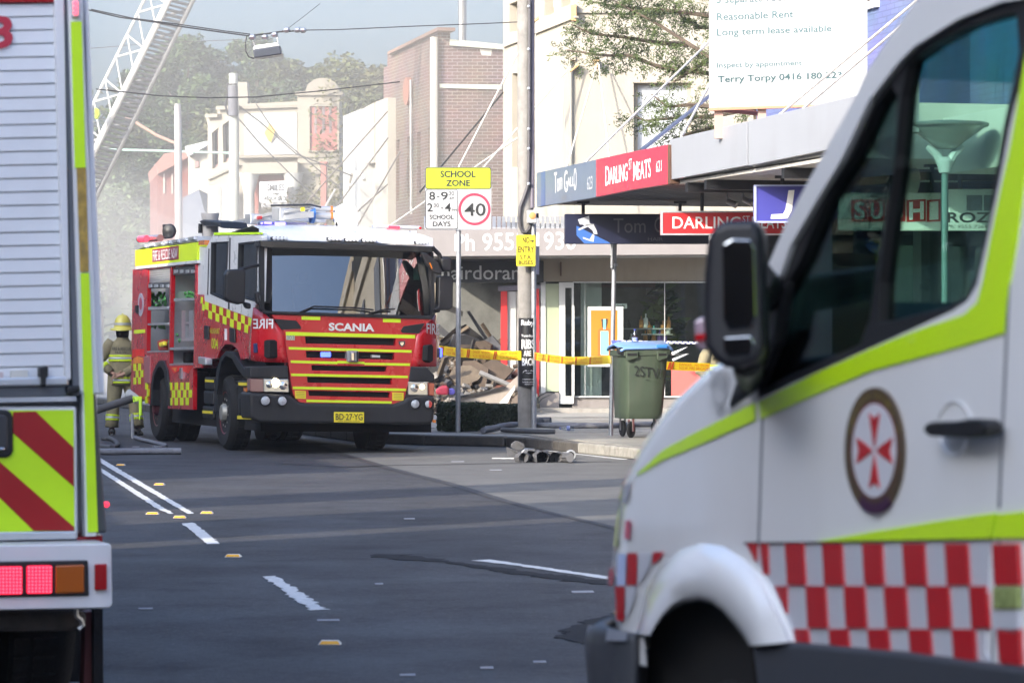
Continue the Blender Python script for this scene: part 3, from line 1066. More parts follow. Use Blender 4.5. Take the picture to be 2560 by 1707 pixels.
for q in (zI(290, 106, 400, 106, 400, 1215, 290, 1215), zI(404, 106, 1180, 106, 1180, 1215, 404, 1215), zI(1186, 106, 1800, 106, 1800, 1215, 1186, 1215)):
    slab(HF, q, -.005, .005, 'shop_window', SHOPGLASS, hs)
slab(HF, zI(275, 1230, 1800, 1230, 1800, 1350, 275, 1350), .02, .3, 'stall_riser', mat('riser_taupe', (.24, .215, .20), .4, var=.1, dirt=.2), hs)
slab(HF, zI(-40, 1185, 148, 1180, 148, 1330, -40, 1330), -.1, .3, 'stall_riser', mat('riser_taupe', (.24, .215, .20)), hs)
slab(HF, zI(1248, 935, 1600, 935, 1600, 1222, 1248, 1222), -.03, .02, 'red_panel', mat('panel_coral', (.66, .13, .11), .5, var=.05), hs)
inn = MB()
yb = 69.6
inn.prism([Vector((x, yb, z)) for x, z in ((-2.0, .1), (4.6, .1), (4.6, 3.3), (-2.0, 3.3))], (0, .1, 0))
inn.build('back_wall', mat('salon_back_wall', (.13, .13, .12), .8, var=.5, vs=1.5), hs)
inn = MB()
inn.bx(0.55, 66.1, .1, 0.65, 69.5, 3.2)
inn.bx(-2.0, 66.1, 3.25, 4.6, 69.6, 3.3)
inn.build('party_wall', mat('salon_wall', (.30, .31, .28), .8, var=.2), hs)
inn = MB()
inn.prism([HF.p(1452, 700, .5), HF.p(1504, 700, .5), HF.p(1504, 995, .5), HF.p(1452, 995, .5)], (0, .15, 0))
inn.build('column', mat('salon_white', (.75, .75, .73), .6), hs)
flr = MB()
flr.bx(-2, 65.2, .12, 5, 69.6, .22)
flr.build('floor_slab', mat('shop_step', (.30, .28, .25), .35, var=.2, dirt=.3), hs)
# poster, plants and bottles inside the window
pt = thing('window_poster', 'framed orange poster of a teal labelled bottle in the salon window', 'poster', HF.p(1513, 900))
slab(HF, zI(428, 340, 776, 338, 776, 928, 428, 925), -.16, -.1, 'board', mat('poster_white', (.62, .62, .60), .5), pt)
slab(HF, zI(460, 375, 720, 375, 720, 830, 460, 826), -.164, -.155, 'orange_field', mat('poster_orange', (.55, .20, .008), .5), pt)
slab(HF, zI(527, 575, 545, 552, 560, 545, 620, 545, 640, 555, 652, 575, 652, 828, 527, 826), -.168, -.16, 'bottle_print', mat('bottle_amber', (.50, .14, .02), .5), pt)
slab(HF, zI(560, 460, 624, 458, 622, 500, 612, 540, 570, 545), -.172, -.16, 'bottle_cap', mat('cap_brown', (.05, .035, .03), .5), pt)
TEAL = mat('label_teal', (.22, .60, .60), .5)
slab(HF, zI(553, 578, 632, 578, 632, 815, 553, 812), -.172, -.165, 'bottle_label', TEAL, pt)
slab(HF, zI(580, 460, 606, 460, 606, 562, 580, 562), -.176, -.165, 'label_strip', TEAL, pt)
os_ = slab(HF, zI(700, 308, 812, 308, 812, 358, 700, 358), .05, .07, 'shop_card', mat('card_white', (.7, .7, .7), .5), None)
tag(os_, 'small white card lettered oak in the salon window', 'card')
txt(HF, 'oak', zI(706, 318, 800, 318, 800, 344, 706, 344), INK, os_, .045, bold=.02)
sh = thing('display_shelf', 'dim display shelves holding bottles inside the salon window', 'shelf', HF.p(1640, 900, .6))
for y in (550, 605, 700):
    slab(HF, zI(780 + (y == 605) * 180, y, 1260, y, 1260, y + 12, 780 + (y == 605) * 180, y + 12), .5, .85, 'shelf', mat('shelf_grey', (.35, .35, .34), .5), sh)
random.seed(3)
BC = [mat('product_%s' % n, c, .3) for n, c in (('white', (.7, .7, .68)), ('violet', (.12, .07, .25)), ('red', (.5, .05, .05)), ('amber', (.4, .18, .05)), ('black', (.02, .02, .02)), ('teal', (.1, .4, .4)))]
BN = ('white', 'violet', 'red', 'amber', 'black', 'teal')
for y, sn, xa, nb_ in ((550, 'top', 800, 5), (605, 'middle', 1000, 4), (700, 'bottom', 800, 6)):
    for k in range(nb_):
        x = xa + (1240 - xa) * (k + random.uniform(.2, .8)) / nb_
        ci = random.randrange(6)
        a, h = HF.p(*zI(x, y)[0], .6), random.uniform(.14, .3)
        bo = MB().lathe(a, (0, 0, 1), [(.04, 0), (.045, .02), (.045, h * .65), (.015, h * .75), (.015, h)], 8).build('product_bottle', BC[ci], None, smooth=True)
        tag(bo, '%s product bottle, %s from the left on the %s salon shelf' % (BN[ci], ('first', 'second', 'third', 'fourth', 'fifth', 'sixth')[k], sn), 'bottle', 'bottles on the salon shelves')


def leafball(c, rx, ry, rz, n, size, m, name, par=None, flat=.5, seed=1, hollow=.35, kind=None):
    rnd = random.Random(seed)
    b = MB()
    for _ in range(n):
        while True:
            p = Vector((rnd.uniform(-1, 1), rnd.uniform(-1, 1), rnd.uniform(-1, 1)))
            if hollow < p.length < 1 + .25 * noise.noise(p * 2.2 + Vector((seed, 0, 0))):
                break
        q = Vector(c) + Vector((p.x * rx, p.y * ry, p.z * rz))
        u = Vector((rnd.gauss(0, 1), rnd.gauss(0, 1), rnd.gauss(0, flat))).normalized()
        v = u.cross(Vector((rnd.gauss(0, .6), rnd.gauss(0, .6), 1))).normalized()
        k = size * rnd.uniform(.6, 1.4)
        b.add([q - u * k, q + v * k * .45, q + u * k, q - v * k * .45], [[0, 1, 2, 3]])
    return b.build(name, m, par, kind=kind)


PLANTG = leafmat('plant_green', (.05, .085, .025), (.13, .17, .05))
pl = thing('potted_plant', 'spiky green plant standing inside the salon window', 'plant', HF.p(1660, 990, 1.0))
leafball(HF.p(1655, 800, 1.0), .42, .35, .7, 240, .16, PLANTG, 'foliage', pl, seed=5, hollow=.1)
MB().tube([HF.p(1660, 985, 1.0), HF.p(1655, 820, 1.0)], .03, 6).build('stem', TIMBER, pl)
MB().lathe(HF.p(1660, 990, 1.0), (0, 0, 1), [(.13, 0), (.17, .3)], 12).build('pot', mat('pot_dark', (.05, .045, .04), .6), pl)
st = thing('metal_stand', 'white zigzag steel display frame beside the green bin', 'display stand', HF.p(1700, 915))
MB().tube(HF.pts(zC(940, 640, 1055, 590, 945, 650, 1065, 640, 945, 690), -.5), .03, 6).build('frame', mat('white_tube', (.75, .75, .75), .4), st)
# ================================================================== BACKGROUND BUILDINGS
def sub(P, q, d0, d1):
    return MB().slab(P, q, d0, d1)


# two storey brick building further along the right
BR1 = brickmat('old_brick_purple', (0.085, 0.040, 0.040), (0.13, 0.058, 0.05), (0.26, 0.23, 0.21))
BR2 = brickmat('old_brick_brown', (0.10, 0.055, 0.04), (0.15, 0.08, 0.055), (0.22, 0.19, 0.16))
bb = thing('brick_building', 'tall old brick building with a white downpipe, hazy behind the school sign', 'building', (-1.716, 78, 0))
BF = Plane((-1.716, 78, 0), (1, 0, 0), (0, 1, 0))
BL = Plane((-1.716, 78, 0), (.25, -.97, 0), (.97, .25, 0))
m_ = MB()
m_.sheet(BF, zN(990, 205, 1078, 205, 1080, 285, 1500, 330, 1500, 2880, 990, 2880), (), 0, .3)
m_.build('wall', BR1, bb)
wins = [zN(702, 985, 724, 975, 724, 1400, 702, 1410), zN(776, 960, 798, 950, 798, 1380, 776, 1392), zN(846, 930, 872, 920, 874, 1360, 850, 1372), zN(926, 897, 955, 885, 950, 1350, 930, 1358)]
m_ = MB()
m_.sheet(BL, zN(640, 375, 990, 205, 990, 2880, 640, 2850), wins, 0, .3)
m_.build('wall', BR2, bb)
for q in wins:
    f = sub(BL, q, .1, .2).build('window', mat('bright_window_frame', (.62, .62, .60), .5), bb)
    cxm = sum(a for a, _ in q) / 4
    cym = sum(b for _, b in q) / 4
    sub(BL, [(cxm + (a - cxm) * .35, cym + (b - cym) * .9) for a, b in q], .08, .1).build('pane', mat('bright_pane', (.66, .68, .68), .2), f)
m_ = MB()
m_.slab(BF, zN(1076, 275, 1500, 318, 1500, 350, 1076, 318), -.15, .3)
m_.slab(BF, zN(1005, 588, 1440, 595, 1440, 628, 1005, 615), -.06, .02)
m_.build('coping', mat('coping_pale_green', (.55, .58, .50), .7, var=.1), bb)
m_ = MB()
m_.slab(BL, zN(640, 365, 990, 192, 990, 215, 640, 385), -.12, .3)
m_.build('parapet', mat('brown_coping', (.2, .12, .09), .8), bb)
m_ = MB()
m_.tube([BL.p(*zN(966, 262)[0], -.1), BL.p(*zN(966, 1600)[0], -.1)], .09, 8)
m_.tube([BL.p(*zN(803, 560)[0], -.06), BL.p(*zN(806, 1500)[0], -.06)], .03, 6)
m_.build('downpipe', OFFWHITE, bb)
m_ = MB()
c = BF.p(*zN(1165, 285)[0], 2.0)
m_.lathe(c - Vector((0, 0, .5)), (0, 0, 1), [(.10, 0), (.10, 1.5), (.17, 1.52), (.17, 1.62)], 10)
m_.build('flue', STEEL, bb)
m_ = MB()
m_.slab(BF, zN(1285, 345, 1372, 350, 1365, 392, 1300, 388), -.02, .02)
m_.build('patch', OFFWHITE, bb)
m_ = MB()
m_.lathe(BL.p(*zN(768, 640)[0], -.1), BL.w, [(.33, 0), (.33, .1)], 18)
m_.build('oval_plaque', mat('plaque_rust', (.28, .12, .08), .8, var=.2), bb)
bkm = MB()
bkm.prism([BF.p(*zN(1000, 330)[0], .4), BF.p(*zN(1500, 335)[0], .4), BF.p(*zN(1500, 2880)[0], .4), BF.p(*zN(1000, 2880)[0], .4)], (-1.5, 6, 0))
bkm.build('rear_wing', BR1, bb)

# low white building next to it
wb = thing('white_building', 'white parapet building between brick wall and bank, far along the street', 'building', (-3.2, 84, 0))
m_ = MB()
m_.slab(BL, zN(330, 815, 450, 765, 450, 2830, 330, 2830), -.35, .2)
m_.build('wall', mat('bright_white_render', (.40, .40, .38), .7, var=.03), wb)
m_ = MB()
m_.slab(BL, zN(450, 770, 476, 757, 476, 2830, 450, 2830), .05, .3)
m_.slab(BL, zN(500, 1140, 560, 1130, 560, 2830, 500, 2830), -.02, .3)
m_.build('recess', mat('recess_shade_grey', (.34, .33, .30), .8), wb)  # grey puts the shade of the recess into the colour
m_ = MB()
m_.slab(BL, zN(476, 757, 548, 720, 548, 1140, 476, 1150), -.2, .2)
m_.slab(BL, zN(556, 715, 642, 685, 642, 2830, 556, 2830), -.2, .2)
m_.build('pilaster', CREAM2, wb)
txt(BL, 'BANK', zN(368, 865, 432, 838, 432, 915, 368, 940), mat('faint_grey', (.62, .62, .62), .6), wb, -.36)
m_ = MB()
m_.prism([BL.p(*zN(335, 825)[0], .3), BL.p(*zN(640, 700)[0], .3), BL.p(*zN(640, 2830)[0], .3), BL.p(*zN(335, 2830)[0], .3)], (5, 1.3, 0))
m_.build('rear_wing', OFFWHITE, wb)
pl_ = MB()
q = zN(395, 1200, 420, 1215, 470, 1220, 478, 1260)
pl_.tube(BL.pts(q, -.8), .05, 6)
pl_.tube(BL.pts(zN(395, 1200, 370, 1280, 380, 1310), -.8), .05, 6)
tag(pl_.build('street_lamp_bracket', OFFWHITE), 'small white goose-neck lamp bracket on the far white building', 'lamp bracket')

BANKC = mat('bank_cream', (.27, .245, .20), .85, var=.08, vs=1.0, dirt=.15)
BANKD = mat('bank_cream_trim', (.23, .205, .165), .85, var=.08, dirt=.15)
# bank with arched parapet
kb = thing('bank_building', 'pale two storey bank with arched parapet and yellow diamond, far off in haze', 'building', (-8, 105, 0))
KF = Plane((-7.3, 105, 0), (1, -.05, 0), (.05, 1, 0))
ARCH = [(1400, 345), (1400, 312), (1500, 310)] + ell((1670, 322), 168, 145, 12, 182, 358) + [(1868, 312), (1868, 345)]
m_ = MB()
m_.slab(KF, zE(*[v for p in ARCH + [(1838, 345), (1838, 3350), (1425, 3350), (1425, 345)] for v in p]), -.3, .4)
m_.slab(KF, zE(835, 218, 930, 218, 940, 380, 935, 430, 1425, 408, 1425, 3350, 835, 3350), 0, .5)
m_.build('wall', BANKC, kb)
m_ = MB()
m_.slab(KF, zE(*[v for p in ARCH for v in p]), -.42, -.3)
m_.slab(KF, zE(835, 455, 1425, 440, 1425, 465, 835, 485), -.12, 0)
m_.slab(KF, zE(835, 935, 1840, 930, 1840, 950, 835, 960), -.36, 0)
m_.slab(KF, zE(835, 1020, 1840, 995, 1840, 1008, 835, 1032), -.36, 0)
m_.build('cornice', BANKD, kb)
slab(KF, zE(905, 530, 1418, 515, 1418, 925, 905, 932), -.1, 0, 'white_panel', mat('bank_white', (.38, .38, .365), .5), kb)
slab(KF, zE(1098, 715, 1155, 622, 1208, 690, 1168, 808, 1140, 795), -.14, -.1, 'diamond_emblem', mat('diamond_yellow', (.80, .52, .06), .5), kb)
slab(KF, zE(1208, 690, 1232, 722, 1168, 815, 1155, 800), -.14, -.1, 'diamond_emblem', mat('diamond_black', (.12, .11, .10), .5), kb)
PINK = mat('faded_red_panel', (.30, .10, .085), .8, var=.08)
m_ = MB()
m_.sheet(KF, zE(1525, 430, 1832, 430, 1832, 900, 1525, 900), [zE(1546, 455, 1815, 455, 1815, 888, 1546, 888)], -.4, -.25)
m_.build('panel_frame', BANKC, kb)
pk = slab(KF, zE(1546, 455, 1815, 455, 1815, 888, 1546, 888), -.32, -.28, 'red_panel', PINK, kb)
for x in (1590, 1668, 1735):
    for y0, y1 in ((455, 540), (565, 720)):
        slab(KF, zE(x, y0, x + 24, y0, x + 24, y1, x, y1), -.34, -.32, 'slit_window', mat('slit_grey', (.18, .14, .15), .6), pk)
RR = mat('faded_red_wall', (.33, .11, .09), .8, var=.06)
slab(KF, zE(970, 1118, 1320, 1105, 1320, 1190, 970, 1190), -.05, 0, 'red_band', RR, kb)
slab(KF, zE(960, 1120, 1045, 1120, 1045, 1800, 960, 1800), -.06, 0, 'red_band', RR, kb)
slab(KF, zE(1325, 1190, 1425, 1100, 1425, 1800, 1325, 1800), -.06, 0, 'red_band', RR, kb)
for x in (940, 1370):
    m_ = MB()
    a, b_ = KF.p(*zE(x + 12, 1110)[0], -.6), KF.p(*zE(x + 12, 3350)[0], -.6)
    m_.lathe(b_, (0, 0, 1), [(.26, 0), (.26, .4), (.2, .5), (.17, (a - b_).z - .6), (.3, (a - b_).z - .1), (.34, (a - b_).z)], 12)
    m_.build('column', mat('bright_white_render', (.8, .8, .8)), kb, smooth=True)
slab(KF, zE(885, 1010, 1425, 1000, 1425, 1105, 885, 1120), -.9, 0, 'entablature', BANKC, kb)
ss = slab(KF, zE(1055, 1195, 1320, 1185, 1320, 1395, 1055, 1395), -1.2, -1.1, 'dentist_sign', mat('sign_pale', (.70, .71, .72), .5), None)
tag(ss, 'pale SMILES AND ASSOCIATES sign hung on the far bank porch', 'sign')
FG_ = mat('faint_dark', (.06, .065, .07), .6)
txt(KF, 'SMILES', zE(1125, 1218, 1300, 1215, 1300, 1283, 1125, 1285), FG_, ss, -1.22, bold=.025)
txt(KF, 'AND', zE(1175, 1298, 1265, 1296, 1265, 1320, 1175, 1320), FG_, ss, -1.22, bold=.025)
txt(KF, 'ASSOCIATES', zE(1092, 1340, 1345, 1338, 1345, 1376, 1092, 1376), FG_, ss, -1.22, bold=.025)
slab(KF, zE(1070, 1400, 1325, 1400, 1325, 1445, 1070, 1445), -1.2, -1.1, 'lower_board', mat('board_slate', (.3, .3, .31), .5), ss)
# return wall of the bank, running away along the left
KL = Plane(KF.p(*zE(835, 500)[0]), (.80, -.6, 0), (.6, .8, 0))
kw = [zE(588, 715, 650, 665, 650, 1045, 592, 1070), zE(690, 640, 762, 590, 762, 985, 700, 1010)]
m_ = MB()
m_.sheet(KL, zE(522, 545, 522, 530, 640, 528, 640, 455, 840, 450, 840, 3350, 545, 3350, 545, 640), kw, 0, .4)
m_.build('wall', BANKC, kb)
for q in kw:
    f = sub(KL, q, .15, .25).build('window', mat('window_maroon', (.25, .14, .13), .5), kb)
    cxm = sum(a for a, _ in q) / 4
    cym = sum(b for _, b in q) / 4
    sub(KL, [(cxm + (a - cxm) * .7, cym + (b - cym) * .85) for a, b in q], .13, .15).build('pane', WINDARK, f)
m_ = MB()
m_.slab(KL, zE(520, 530, 640, 528, 640, 560, 520, 570), -.2, 0)
m_.slab(KL, zE(625, 455, 840, 450, 840, 480, 625, 490), -.2, 0)
m_.slab(KL, zE(545, 1160, 840, 1020, 840, 1040, 545, 1180), -.1, 0)
m_.build('cornice', BANKD, kb)
for x in (610, 640, 740):
    m_ = MB()
    a, b_ = KL.p(*zE(x, 1240)[0], -.5), KL.p(*zE(x, 3350)[0], -.5)
    m_.tube([a, b_], .18, 8)
    m_.build('column', mat('bright_white_render', (.8, .8, .8)), kb, smooth=True)
txt(KF, '1875', zE(1515, 1140, 1565, 1140, 1565, 1175, 1515, 1175), FG_, kb, -.31)
m_ = MB()
m_.prism([KF.p(*zE(850, 520)[0], .6), KF.p(*zE(1830, 520)[0], .6), KF.p(*zE(1830, 3350)[0], .6), KF.p(*zE(850, 3350)[0], .6)], (.5, 9, 0))
m_.build('rear_wing', BANKC, kb)
# small houses further left
hp = Plane(at(430, 500, 122), (1, -.1, 0), (.1, 1, 0))
h1 = thing('house', 'small cream house with bright gable left of the far bank', 'house', hp.p(490, 560))
m_ = MB()
m_.slab(hp, zE(355, 940, 545, 830, 545, 3350, 355, 3350), 0, 5)
m_.build('wall', CREAM2, h1)
m_ = MB()
m_.slab(hp, zE(322, 850, 540, 795, 545, 835, 350, 945), -.4, 5.2)
m_.build('roof', mat('bright_roof', (.6, .6, .58), .5), h1)
f = slab(hp, zE(415, 1000, 458, 985, 458, 1050, 415, 1055), -.05, .05, 'window', mat('window_maroon', (.25, .14, .13)), h1)
hq = Plane(at(430, 500, 135), (1, .15, 0), (-.15, 1, 0))
h2 = thing('house', 'red brick house behind the thin far pole, its roof lost in smoke', 'house', hq.p(420, 560))
m_ = MB()
m_.slab(hq, zE(55, 1110, 360, 940, 360, 3350, 55, 3350), 0, 7)
m_.build('wall', mat('smoky_red_brick', (.20, .065, .05), .8, var=.15), h2)
m_ = MB()
m_.slab(hq, zE(40, 1020, 120, 920, 370, 880, 370, 945, 55, 1120), -.3, 7.3)
m_.build('roof', mat('roof_rust', (.33, .16, .13), .8, var=.1), h2)
for x in (110, 190):
    slab(hq, zE(x, 1120, x + 16, 1112, x + 16, 1310, x, 1310), -.05, .1, 'window', mat('window_pale', (.5, .38, .32), .5), h2)
h3 = thing('shed', 'dark slate coloured shed roof beside the far house', 'shed', at(490, 560, 112))
hs3 = Plane(at(490, 530, 112), (1, 0, 0), (0, 1, 0))
m_ = MB()
m_.slab(hs3, zE(300, 1350, 460, 1270, 520, 1500, 520, 3350, 300, 3350), 0, 4)
m_.build('wall', mat('slate_blue', (.13, .15, .20), .7, var=.1), h3)

# ------------------------------------------------------------------ trees on the hill
BARK = mat('bark', (.12, .09, .065), .9, var=.3, bump=.4, bs=12)
LF1 = leafmat('eucalypt_leaves', (.035, .062, .024), (.10, .145, .05))
LF2 = leafmat('fig_leaves', (.042, .06, .018), (.13, .14, .045))
LF3 = leafmat('wattle_leaves', (.05, .06, .022), (.17, .155, .055))


def tree(label, loc, h, r, m, seed, n=2600, leaf=.42, group=None, lobes=9, sq=.8):
    rnd = random.Random(seed)
    t = thing('tree', label, 'tree', loc, group)
    loc = Vector(loc)
    tb = MB()
    th = h * .5
    tb.tube([loc, loc + Vector((rnd.uniform(-.3, .3), 0, th * .5)), loc + Vector((rnd.uniform(-.6, .6), 0, th))], [h * .028, h * .02, h * .012], 8)
    cs = []
    for k in range(lobes):
        a = rnd.uniform(0, 6.28)
        rr = r * rnd.uniform(.15, .62)
        c = loc + Vector((math.cos(a) * rr, math.sin(a) * rr, h * rnd.uniform(.45, .86)))
        cs.append((c, r * rnd.uniform(.34, .52)))
        tb.tube([loc + Vector((0, 0, th * rnd.uniform(.6, .95))), (loc + Vector((0, 0, th)) + c) / 2 + Vector((0, 0, -.3)), c], [h * .012, h * .008, h * .003], 6)
    tb.build('trunk', BARK, t, smooth=True)
    b = MB()
    for i in range(n):
        c, rr = cs[i % lobes]
        while True:
            p = Vector((rnd.uniform(-1, 1), rnd.uniform(-1, 1), rnd.uniform(-1, 1)))
            if .45 < p.length < 1:
                break
        p.z *= sq
        q = c + p * rr * (1 + .3 * noise.noise(c + p * 3))
        u = Vector((rnd.gauss(0, 1), rnd.gauss(0, 1), rnd.gauss(0, .5))).normalized()
        v = u.cross(Vector((rnd.gauss(0, .5), rnd.gauss(0, .5), 1))).normalized()
        k = leaf * rnd.uniform(.4, 1.1) * .45
        b.add([q - u * k, q + v * k * .6, q + u * k, q - v * k * .6], [[0, 1, 2, 3]])
    b.build('crown', m, t)
    return t


def hill_z(x, y):
    return max(0, -0.5 + max(0, min(1, (y - 165) / 120.0)) * (23 + 4 * math.sin(x * .05)) * (0.55 + .45 / (1 + math.exp((x - 40) * .06)))) - .3


TSPEC = [  # px, top py, distance, crown half-width px, material, wording
    (270, 300, 190, 90, LF1, 'dark tree at the foot of the ladder'), (330, 190, 215, 95, LF1, 'tall dark tree behind the middle of the ladder'), (455, 62, 235, 80, LF1, 'tallest feathery gum tree beside the ladder top'),
    (560, 108, 240, 85, LF1, 'grey green tree left of the hanging street light'), (640, 85, 260, 70, LF1, 'distant grey tree behind the hanging street light'), (690, 135, 245, 80, LF2, 'rounded olive tree right of the hanging street light'),
    (810, 108, 225, 105, LF2, 'broad rounded fig tree over the bank arch'), (900, 135, 230, 85, LF2, 'hazy rounded tree between bank and brick building'), (960, 130, 215, 60, LF3, 'brownish bush-topped tree against the brick wall edge'),
    (520, 250, 205, 85, LF2, 'olive tree rising behind the timber pole'), (430, 260, 195, 80, LF1, 'dark tree behind the thin far pole'), (610, 225, 200, 80, LF3, 'yellowish tree above the bank roof'), (720, 215, 195, 85, LF3, 'yellow green tree behind the bank arch'),
    (360, 430, 170, 95, LF1, 'dark low tree behind the red brick house'), (250, 520, 165, 80, LF1, 'dim low tree in the smoke beside the fire engine'), (860, 260, 180, 70, LF2, 'dark tree between the bank and the white building'), (1255, 75, 160, 45, LF2, 'green tree top beside the cream building'),
    (1010, 300, 240, 90, LF1, 'tree hidden behind the brick building'), (560, 330, 185, 90, LF2, 'olive tree low behind the bank'), (310, 340, 230, 80, LF1, 'small dark tree under the ladder'), (385, 150, 250, 80, LF1, 'grey green tree just right of the ladder middle'), (512, 150, 250, 75, LF1, 'tree between the tallest gum and its right neighbour'), (600, 165, 235, 80, LF2, 'dense tree straight under the hanging street light'), (700, 185, 225, 80, LF1, 'dark tree left of the bank arch, behind it'), (752, 130, 255, 75, LF2, 'olive tree top between street light and fig tree'), (330, 260, 200, 70, LF2, 'olive tree through the lower ladder rungs'), (480, 170, 215, 85, LF1, 'dark bushy tree behind the pole with the angled arm'), (660, 260, 185, 85, LF2, 'low olive tree behind the bank parapet'), (945, 190, 200, 60, LF2, 'hazy tree edge left of the brick wall'), (232, 300, 240, 60, LF1, 'tree top showing beside the left fire engine edge')]
for i, (px, py, Y, hw, m, lab) in enumerate(TSPEC):
    p = at(px, py, Y)
    g = hill_z(p.x, Y)
    tree('%s on the far hill' % lab, (p.x, Y, g), (p.z - g) / .98, hw / FPX * Y * 1.25, m, 20 + i, n=9000, leaf=.55 if Y > 200 else .45, group='trees on the hill behind the street', sq=.9)
leafs = MB()
rnd = random.Random(4)
for i in range(16000):
    x, y = rnd.uniform(-75, 45), rnd.uniform(170, 330)
    q = Vector((x, y, hill_z(x, y) + rnd.uniform(0, 3.5) * (1 + noise.noise(Vector((x * .1, y * .1, 0))))))
    u = Vector((rnd.gauss(0, 1), rnd.gauss(0, 1), rnd.gauss(0, .5))).normalized()
    v = u.cross(Vector((0, .2, 1))).normalized()
    k = rnd.uniform(.3, .8)
    leafs.add([q - u * k, q + v * k * .6, q + u * k, q - v * k * .6], [[0, 1, 2, 3]])
o = leafs.build('undergrowth', LF2, kind='stuff')
o['label'] = 'olive undergrowth covering the hill'

# creeper over the bank's right corner
iv = thing('climbing_vine', 'brownish creeper growing over the corner of the far bank', 'vine', KF.p(*zE(1780, 1300)[0], -.6))
leafball(KF.p(*zE(1770, 1100)[0], -.6), .8, .5, 3.2, 900, .085, LF3, 'foliage', iv, seed=9, hollow=0)
leafball(KF.p(*zE(1540, 1400)[0], -.9), 1.6, .5, .6, 500, .08, LF3, 'foliage', iv, seed=10, hollow=0)
cp_ = thing('brick_chimney', 'reddish square pillar standing before the far bank', 'pillar', KF.p(*zE(1680, 1400)[0], -2))
sub(KF, zE(1655, 1010, 1705, 1010, 1705, 3350, 1655, 3350), -2.2, -1.8).build('shaft', RR, cp_)
sub(KF, zE(1645, 998, 1715, 998, 1715, 1012, 1645, 1012), -2.25, -1.75).build('cap', RR, cp_)

# ================================================================== LEFT ROW, unseen (heights and gaps shaped to throw shade and sun streaks)
LX = lambda y: -14.5 - (y - 43) * .18
rows = [(-46, -34, 3.2), (-34, -20, 3.0), (-20, -8, 3.3), (-8, 4, 6.6), (4, 16.9, 6.7), (17.5, 19.9, 6.9), (19.9, 22.0, 3.8), (22.0, 23.7, 6.9), (23.7, 28.2, 4.0), (28.2, 32.0, 5.4), (32.0, 40.5, 8.0), (40.5, 52, 6.8), (52, 66, 7.0), (66, 82, 7.0)]
TERR = [mat('terrace_render_%s' % n, c, .85, var=.12, dirt=.2) for n, c in (('sand', (.40, .34, .25)), ('grey', (.30, .30, .29)), ('brick', (.26, .12, .08)), ('cream', (.50, .46, .37)))]
pos = ['first', 'second', 'third', 'fourth', 'fifth', 'sixth', 'seventh', 'eighth', 'ninth', 'tenth', 'eleventh', 'twelfth', 'thirteenth', 'fourteenth']
for i, (y0, y1, h) in enumerate(rows):
    a, b_ = Vector((LX(y0), y0, 0)), Vector((LX(y1), y1, 0))
    back = SUN_H * -9
    t = thing('terrace_building', '%s unseen shop building on the left side, shaped to shade the street' % pos[i], 'building', a, 'unseen buildings shaping the shade on the left side')
    h *= 1.2
    MB().prism([a, b_, b_ + back, a + back], (0, 0, h)).build('wall', TERR[i % 4], t)
    n = max(1, int((y1 - y0) / 3))
    out = Vector((.984, .177, 0))
    for k in range(n):
        for z0 in ((.6, 2.6), (4.6, 6.3)):
            if z0[1] > h - .4:
                continue
            p, q = a.lerp(b_, (k + .25) / n), a.lerp(b_, (k + .75) / n)
            MB().prism([p + out * .02 + Vector((0, 0, z0[0])), q + out * .02 + Vector((0, 0, z0[0])), q + out * .02 + Vector((0, 0, z0[1])), p + out * .02 + Vector((0, 0, z0[1]))], out * .04).build('window', WINDARK, t)
    MB().prism([a + out * .15 + Vector((0, 0, h)), b_ + out * .15 + Vector((0, 0, h)), b_ + Vector((0, 0, h)), a + Vector((0, 0, h))], (0, 0, .12)).build('cornice', CREAM2, t)
# buildings nearer the camera on the right (seen mirrored in the windscreen)
for i, (s0, s1, h, m) in enumerate(((-7.3, -13.5, 9.4, CREAM), (-13.6, -20.5, 10.2, TERR[0]), (-20.6, -28, 9.2, OFFWHITE), (-28.1, -38, 9.6, TERR[1]), (-38.1, -52, 10, TERR[2]))):
    t = thing('terrace_building', ('%s shop building past the blue one along the right side towards the camera' % pos[i]), 'building', rp(s0, 0, 3.4), 'shop buildings along the right side')
    sbox(MB(), s0, s1, 0.1, h, 3.5, 12).build('wall', m, t)
    n = 3
    for k in range(n):
        a0 = s0 + (s1 - s0) * (k + .3) / n
        a1 = s0 + (s1 - s0) * (k + .62) / n
        for z0, z1_ in ((4.4, 5.6), (6.6, 8.5)):
            f = sbox(MB(), a0, a1, z0, z1_, 3.44, 3.52).build('window', WINDARK, t)
    sbox(MB(), s0, s1, h - .5, h - .3, 3.35, 3.5).build('cornice', CREAM2, t)
    sbox(MB(), s0, s1, 3.3, 3.9, .9, 3.45).build('awning', OFFWHITE, t)
# ================================================================== FIRE ENGINE FACING US
TH, ROLL = R(18.2), R(1.6)
SF = Plane(at(635, 1000, 45.0), (math.cos(TH) * math.cos(ROLL), math.sin(TH) * math.cos(ROLL), -math.sin(ROLL)), (-math.sin(TH), math.cos(TH), 0))
FU, FW = SF.u.copy(), SF.w.copy()
SS = Plane(SF.p(646, 800, .15), -FW, FU)                       # left flank
UP = SF.v.copy()
fe = thing('fire_engine', 'red and white fire engine facing the camera in the smoky street', 'fire engine', (SF.o.x + 1.2, 46, 0))


def vplane(a, b):
    u = (b - a).normalized()
    return Plane(a, u, Vector((0, 0, 1)).cross(u))


